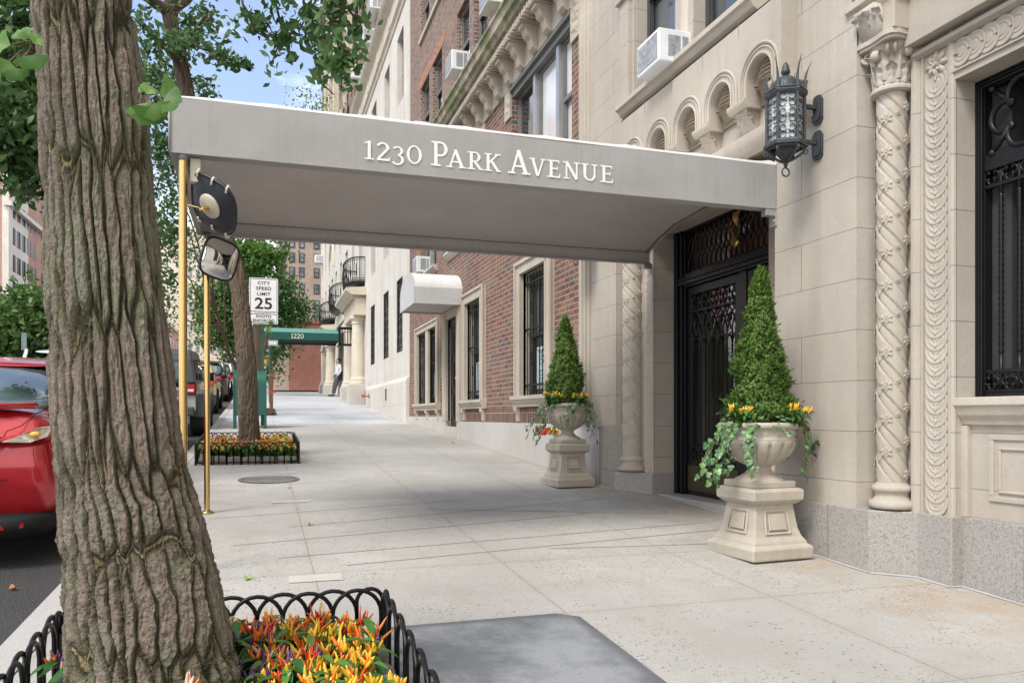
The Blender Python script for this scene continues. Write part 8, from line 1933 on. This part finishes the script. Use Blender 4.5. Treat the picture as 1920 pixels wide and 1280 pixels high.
# ================================================================== PEOPLE
M_skin = simple('skin', (.46, .27, .19), .55, 0, .06); M_shirt = simple('white_shirt', (.66, .68, .74), .8, 0, .06, 20, .004, 30); M_trou = simple('charcoal_trousers', (.06, .065, .075), .8, 0, .15, 20, .004, 30); M_shoe = simple('black_shoes', (.012, .012, .012), .35); M_hair = simple('dark_brown_hair', (.035, .022, .015), .7); M_vest = simple('dark_vest', (.035, .038, .048), .8)
def skin(name, pts, edges, radii, mat, par, root=0, sub=2):
    me = bpy.data.meshes.new(name); me.from_pydata([tuple(p) for p in pts], edges, []); me.materials.append(mat); o = bpy.data.objects.new(name, me); COL.objects.link(o); o.parent = par
    m = o.modifiers.new('skin', 'SKIN'); m.use_smooth_shade = True
    for i, r in enumerate(radii): v = me.skin_vertices[0].data[i]; v.radius = (r, r) if not isinstance(r, tuple) else r; v.use_root = (i == root)
    s = o.modifiers.new('sub', 'SUBSURF'); s.levels = sub; s.render_levels = sub; return o
def person(label, loc, rz, lean, carry=None):
    """standing figure, local -y is forward; lean tips the feet forward of the hips"""
    t = thing('person', label, 'person', loc, rz)
    L = lean; hipz = .93; J = {'pel': (0, 0, hipz), 'wst': (0, .01, 1.08), 'chs': (0, .0, 1.28), 'nck': (0, -.01, 1.46), 'hd': (0, -.03, 1.56), 'top': (0, -.02, 1.66)}
    for s, n in ((-1, 'L'), (1, 'R')):
        J['hip' + n] = (s * .09, 0, .88); J['kne' + n] = (s * .10, -.04 - L * .5, .49); J['ank' + n] = (s * .10, -L - .02 * (n == 'R'), .09); J['toe' + n] = (s * .12, -L - .17, .035)
        J['sho' + n] = (s * .185, .0, 1.40); J['elb' + n] = (s * .235, .03, 1.13); J['wri' + n] = (s * .20, -.13, .92); J['hnd' + n] = (s * .18, -.17, .85)
    names = list(J); idx = {n: i for i, n in enumerate(names)}; E_ = [('pel', 'wst'), ('wst', 'chs'), ('chs', 'nck'), ('nck', 'hd'), ('hd', 'top')]
    for n in 'LR': E_ += [('pel', 'hip' + n), ('hip' + n, 'kne' + n), ('kne' + n, 'ank' + n), ('ank' + n, 'toe' + n), ('chs', 'sho' + n), ('sho' + n, 'elb' + n), ('elb' + n, 'wri' + n), ('wri' + n, 'hnd' + n)]
    rad = {'pel': .12, 'wst': .115, 'chs': .125, 'nck': .055, 'hd': .085, 'top': .065, 'hip': .085, 'kne': .055, 'ank': .036, 'toe': .035, 'sho': .058, 'elb': .04, 'wri': .027, 'hnd': .03}
    rr = lambda n: rad.get(n, rad.get(n[:-1]))
    body = skin('body', [J[n] for n in names], [(idx[a], idx[b]) for a, b in E_], [rr(n) for n in names], M_skin, t)
    def cloth(nm, ns, es, k, m): ii = {n: i for i, n in enumerate(ns)}; return skin(nm, [J[n] for n in ns], [(ii[a], ii[b]) for a, b in es], [rr(n) * k + .008 for n in ns], m, t)
    cloth('shirt', ['chs', 'wst', 'pel', 'shoL', 'elbL', 'wriL', 'shoR', 'elbR', 'wriR'], [('chs', 'wst'), ('wst', 'pel'), ('chs', 'shoL'), ('shoL', 'elbL'), ('elbL', 'wriL'), ('chs', 'shoR'), ('shoR', 'elbR'), ('elbR', 'wriR')], 1.06, M_shirt)
    cloth('trousers', ['pel', 'hipL', 'kneL', 'ankL', 'hipR', 'kneR', 'ankR'], [('pel', 'hipL'), ('hipL', 'kneL'), ('kneL', 'ankL'), ('pel', 'hipR'), ('hipR', 'kneR'), ('kneR', 'ankR')], 1.12, M_trou)
    for n in 'LR':
        a, b = Vector(J['ank' + n]), Vector(J['toe' + n]); skin('shoe', [a + Vector((0, .03, -.045)), b + Vector((0, .0, 0)), b + Vector((0, -.06, 0))], [(0, 1), (1, 2)], [.045, .045, .032], M_shoe, t)
        w_ = Vector(J['hnd' + n])
        for k in range(5): d = Vector(((k - 2) * .012, -.02, -.05)) if k else Vector((.03 * (1 if n == 'L' else -1), -.03, -.02)); skin('finger', [w_ + Vector(((k - 2) * .012, -.01, -.01)), w_ + d + Vector(((k - 2) * .003, 0, 0)), w_ + d * 1.5], [(0, 1), (1, 2)], [.010, .008, .007], M_skin, body, sub=1)
    skin('hair', [(0, .0, 1.60), (0, .0, 1.68), (0, .03, 1.62)], [(0, 1), (0, 2)], [.088, .075, .08], M_hair, t)
    mb = MB(); mb.sphere((0, -.118, 1.555), .014, 6, 5, (.8, 1, 1.4))
    for s in (-1, 1): mb.sphere((s * .085, -.02, 1.56), .018, 6, 5, (.5, 1, 1.5))
    mb.build('nose_and_ears', M_skin, body, smooth=True)
    mb = MB()
    for s in (-1, 1): mb.sphere((s * .032, -.103, 1.585), .010, 6, 5)
    mb.box(-.022, .022, -.110, -.10, 1.515, 1.521); mb.build('eyes_and_mouth', M_hair, body, smooth=True)
    if carry: mb = MB(); mb.sphere((.0, .13, 1.02), .12, 12, 8, (1.1, .5, 1.6)); mb.build('dark_bag', M_vest, t, smooth=True)
    return t
person('person in white shirt and dark trousers leaning in the doorway under the green canopy', (3.30, 36.2, G(36.2) + .01), R(-70), .22, True)
person('person in white shirt dimly visible standing behind the entrance door glass', (4.75, 7.0, .38), R(-60), .0)
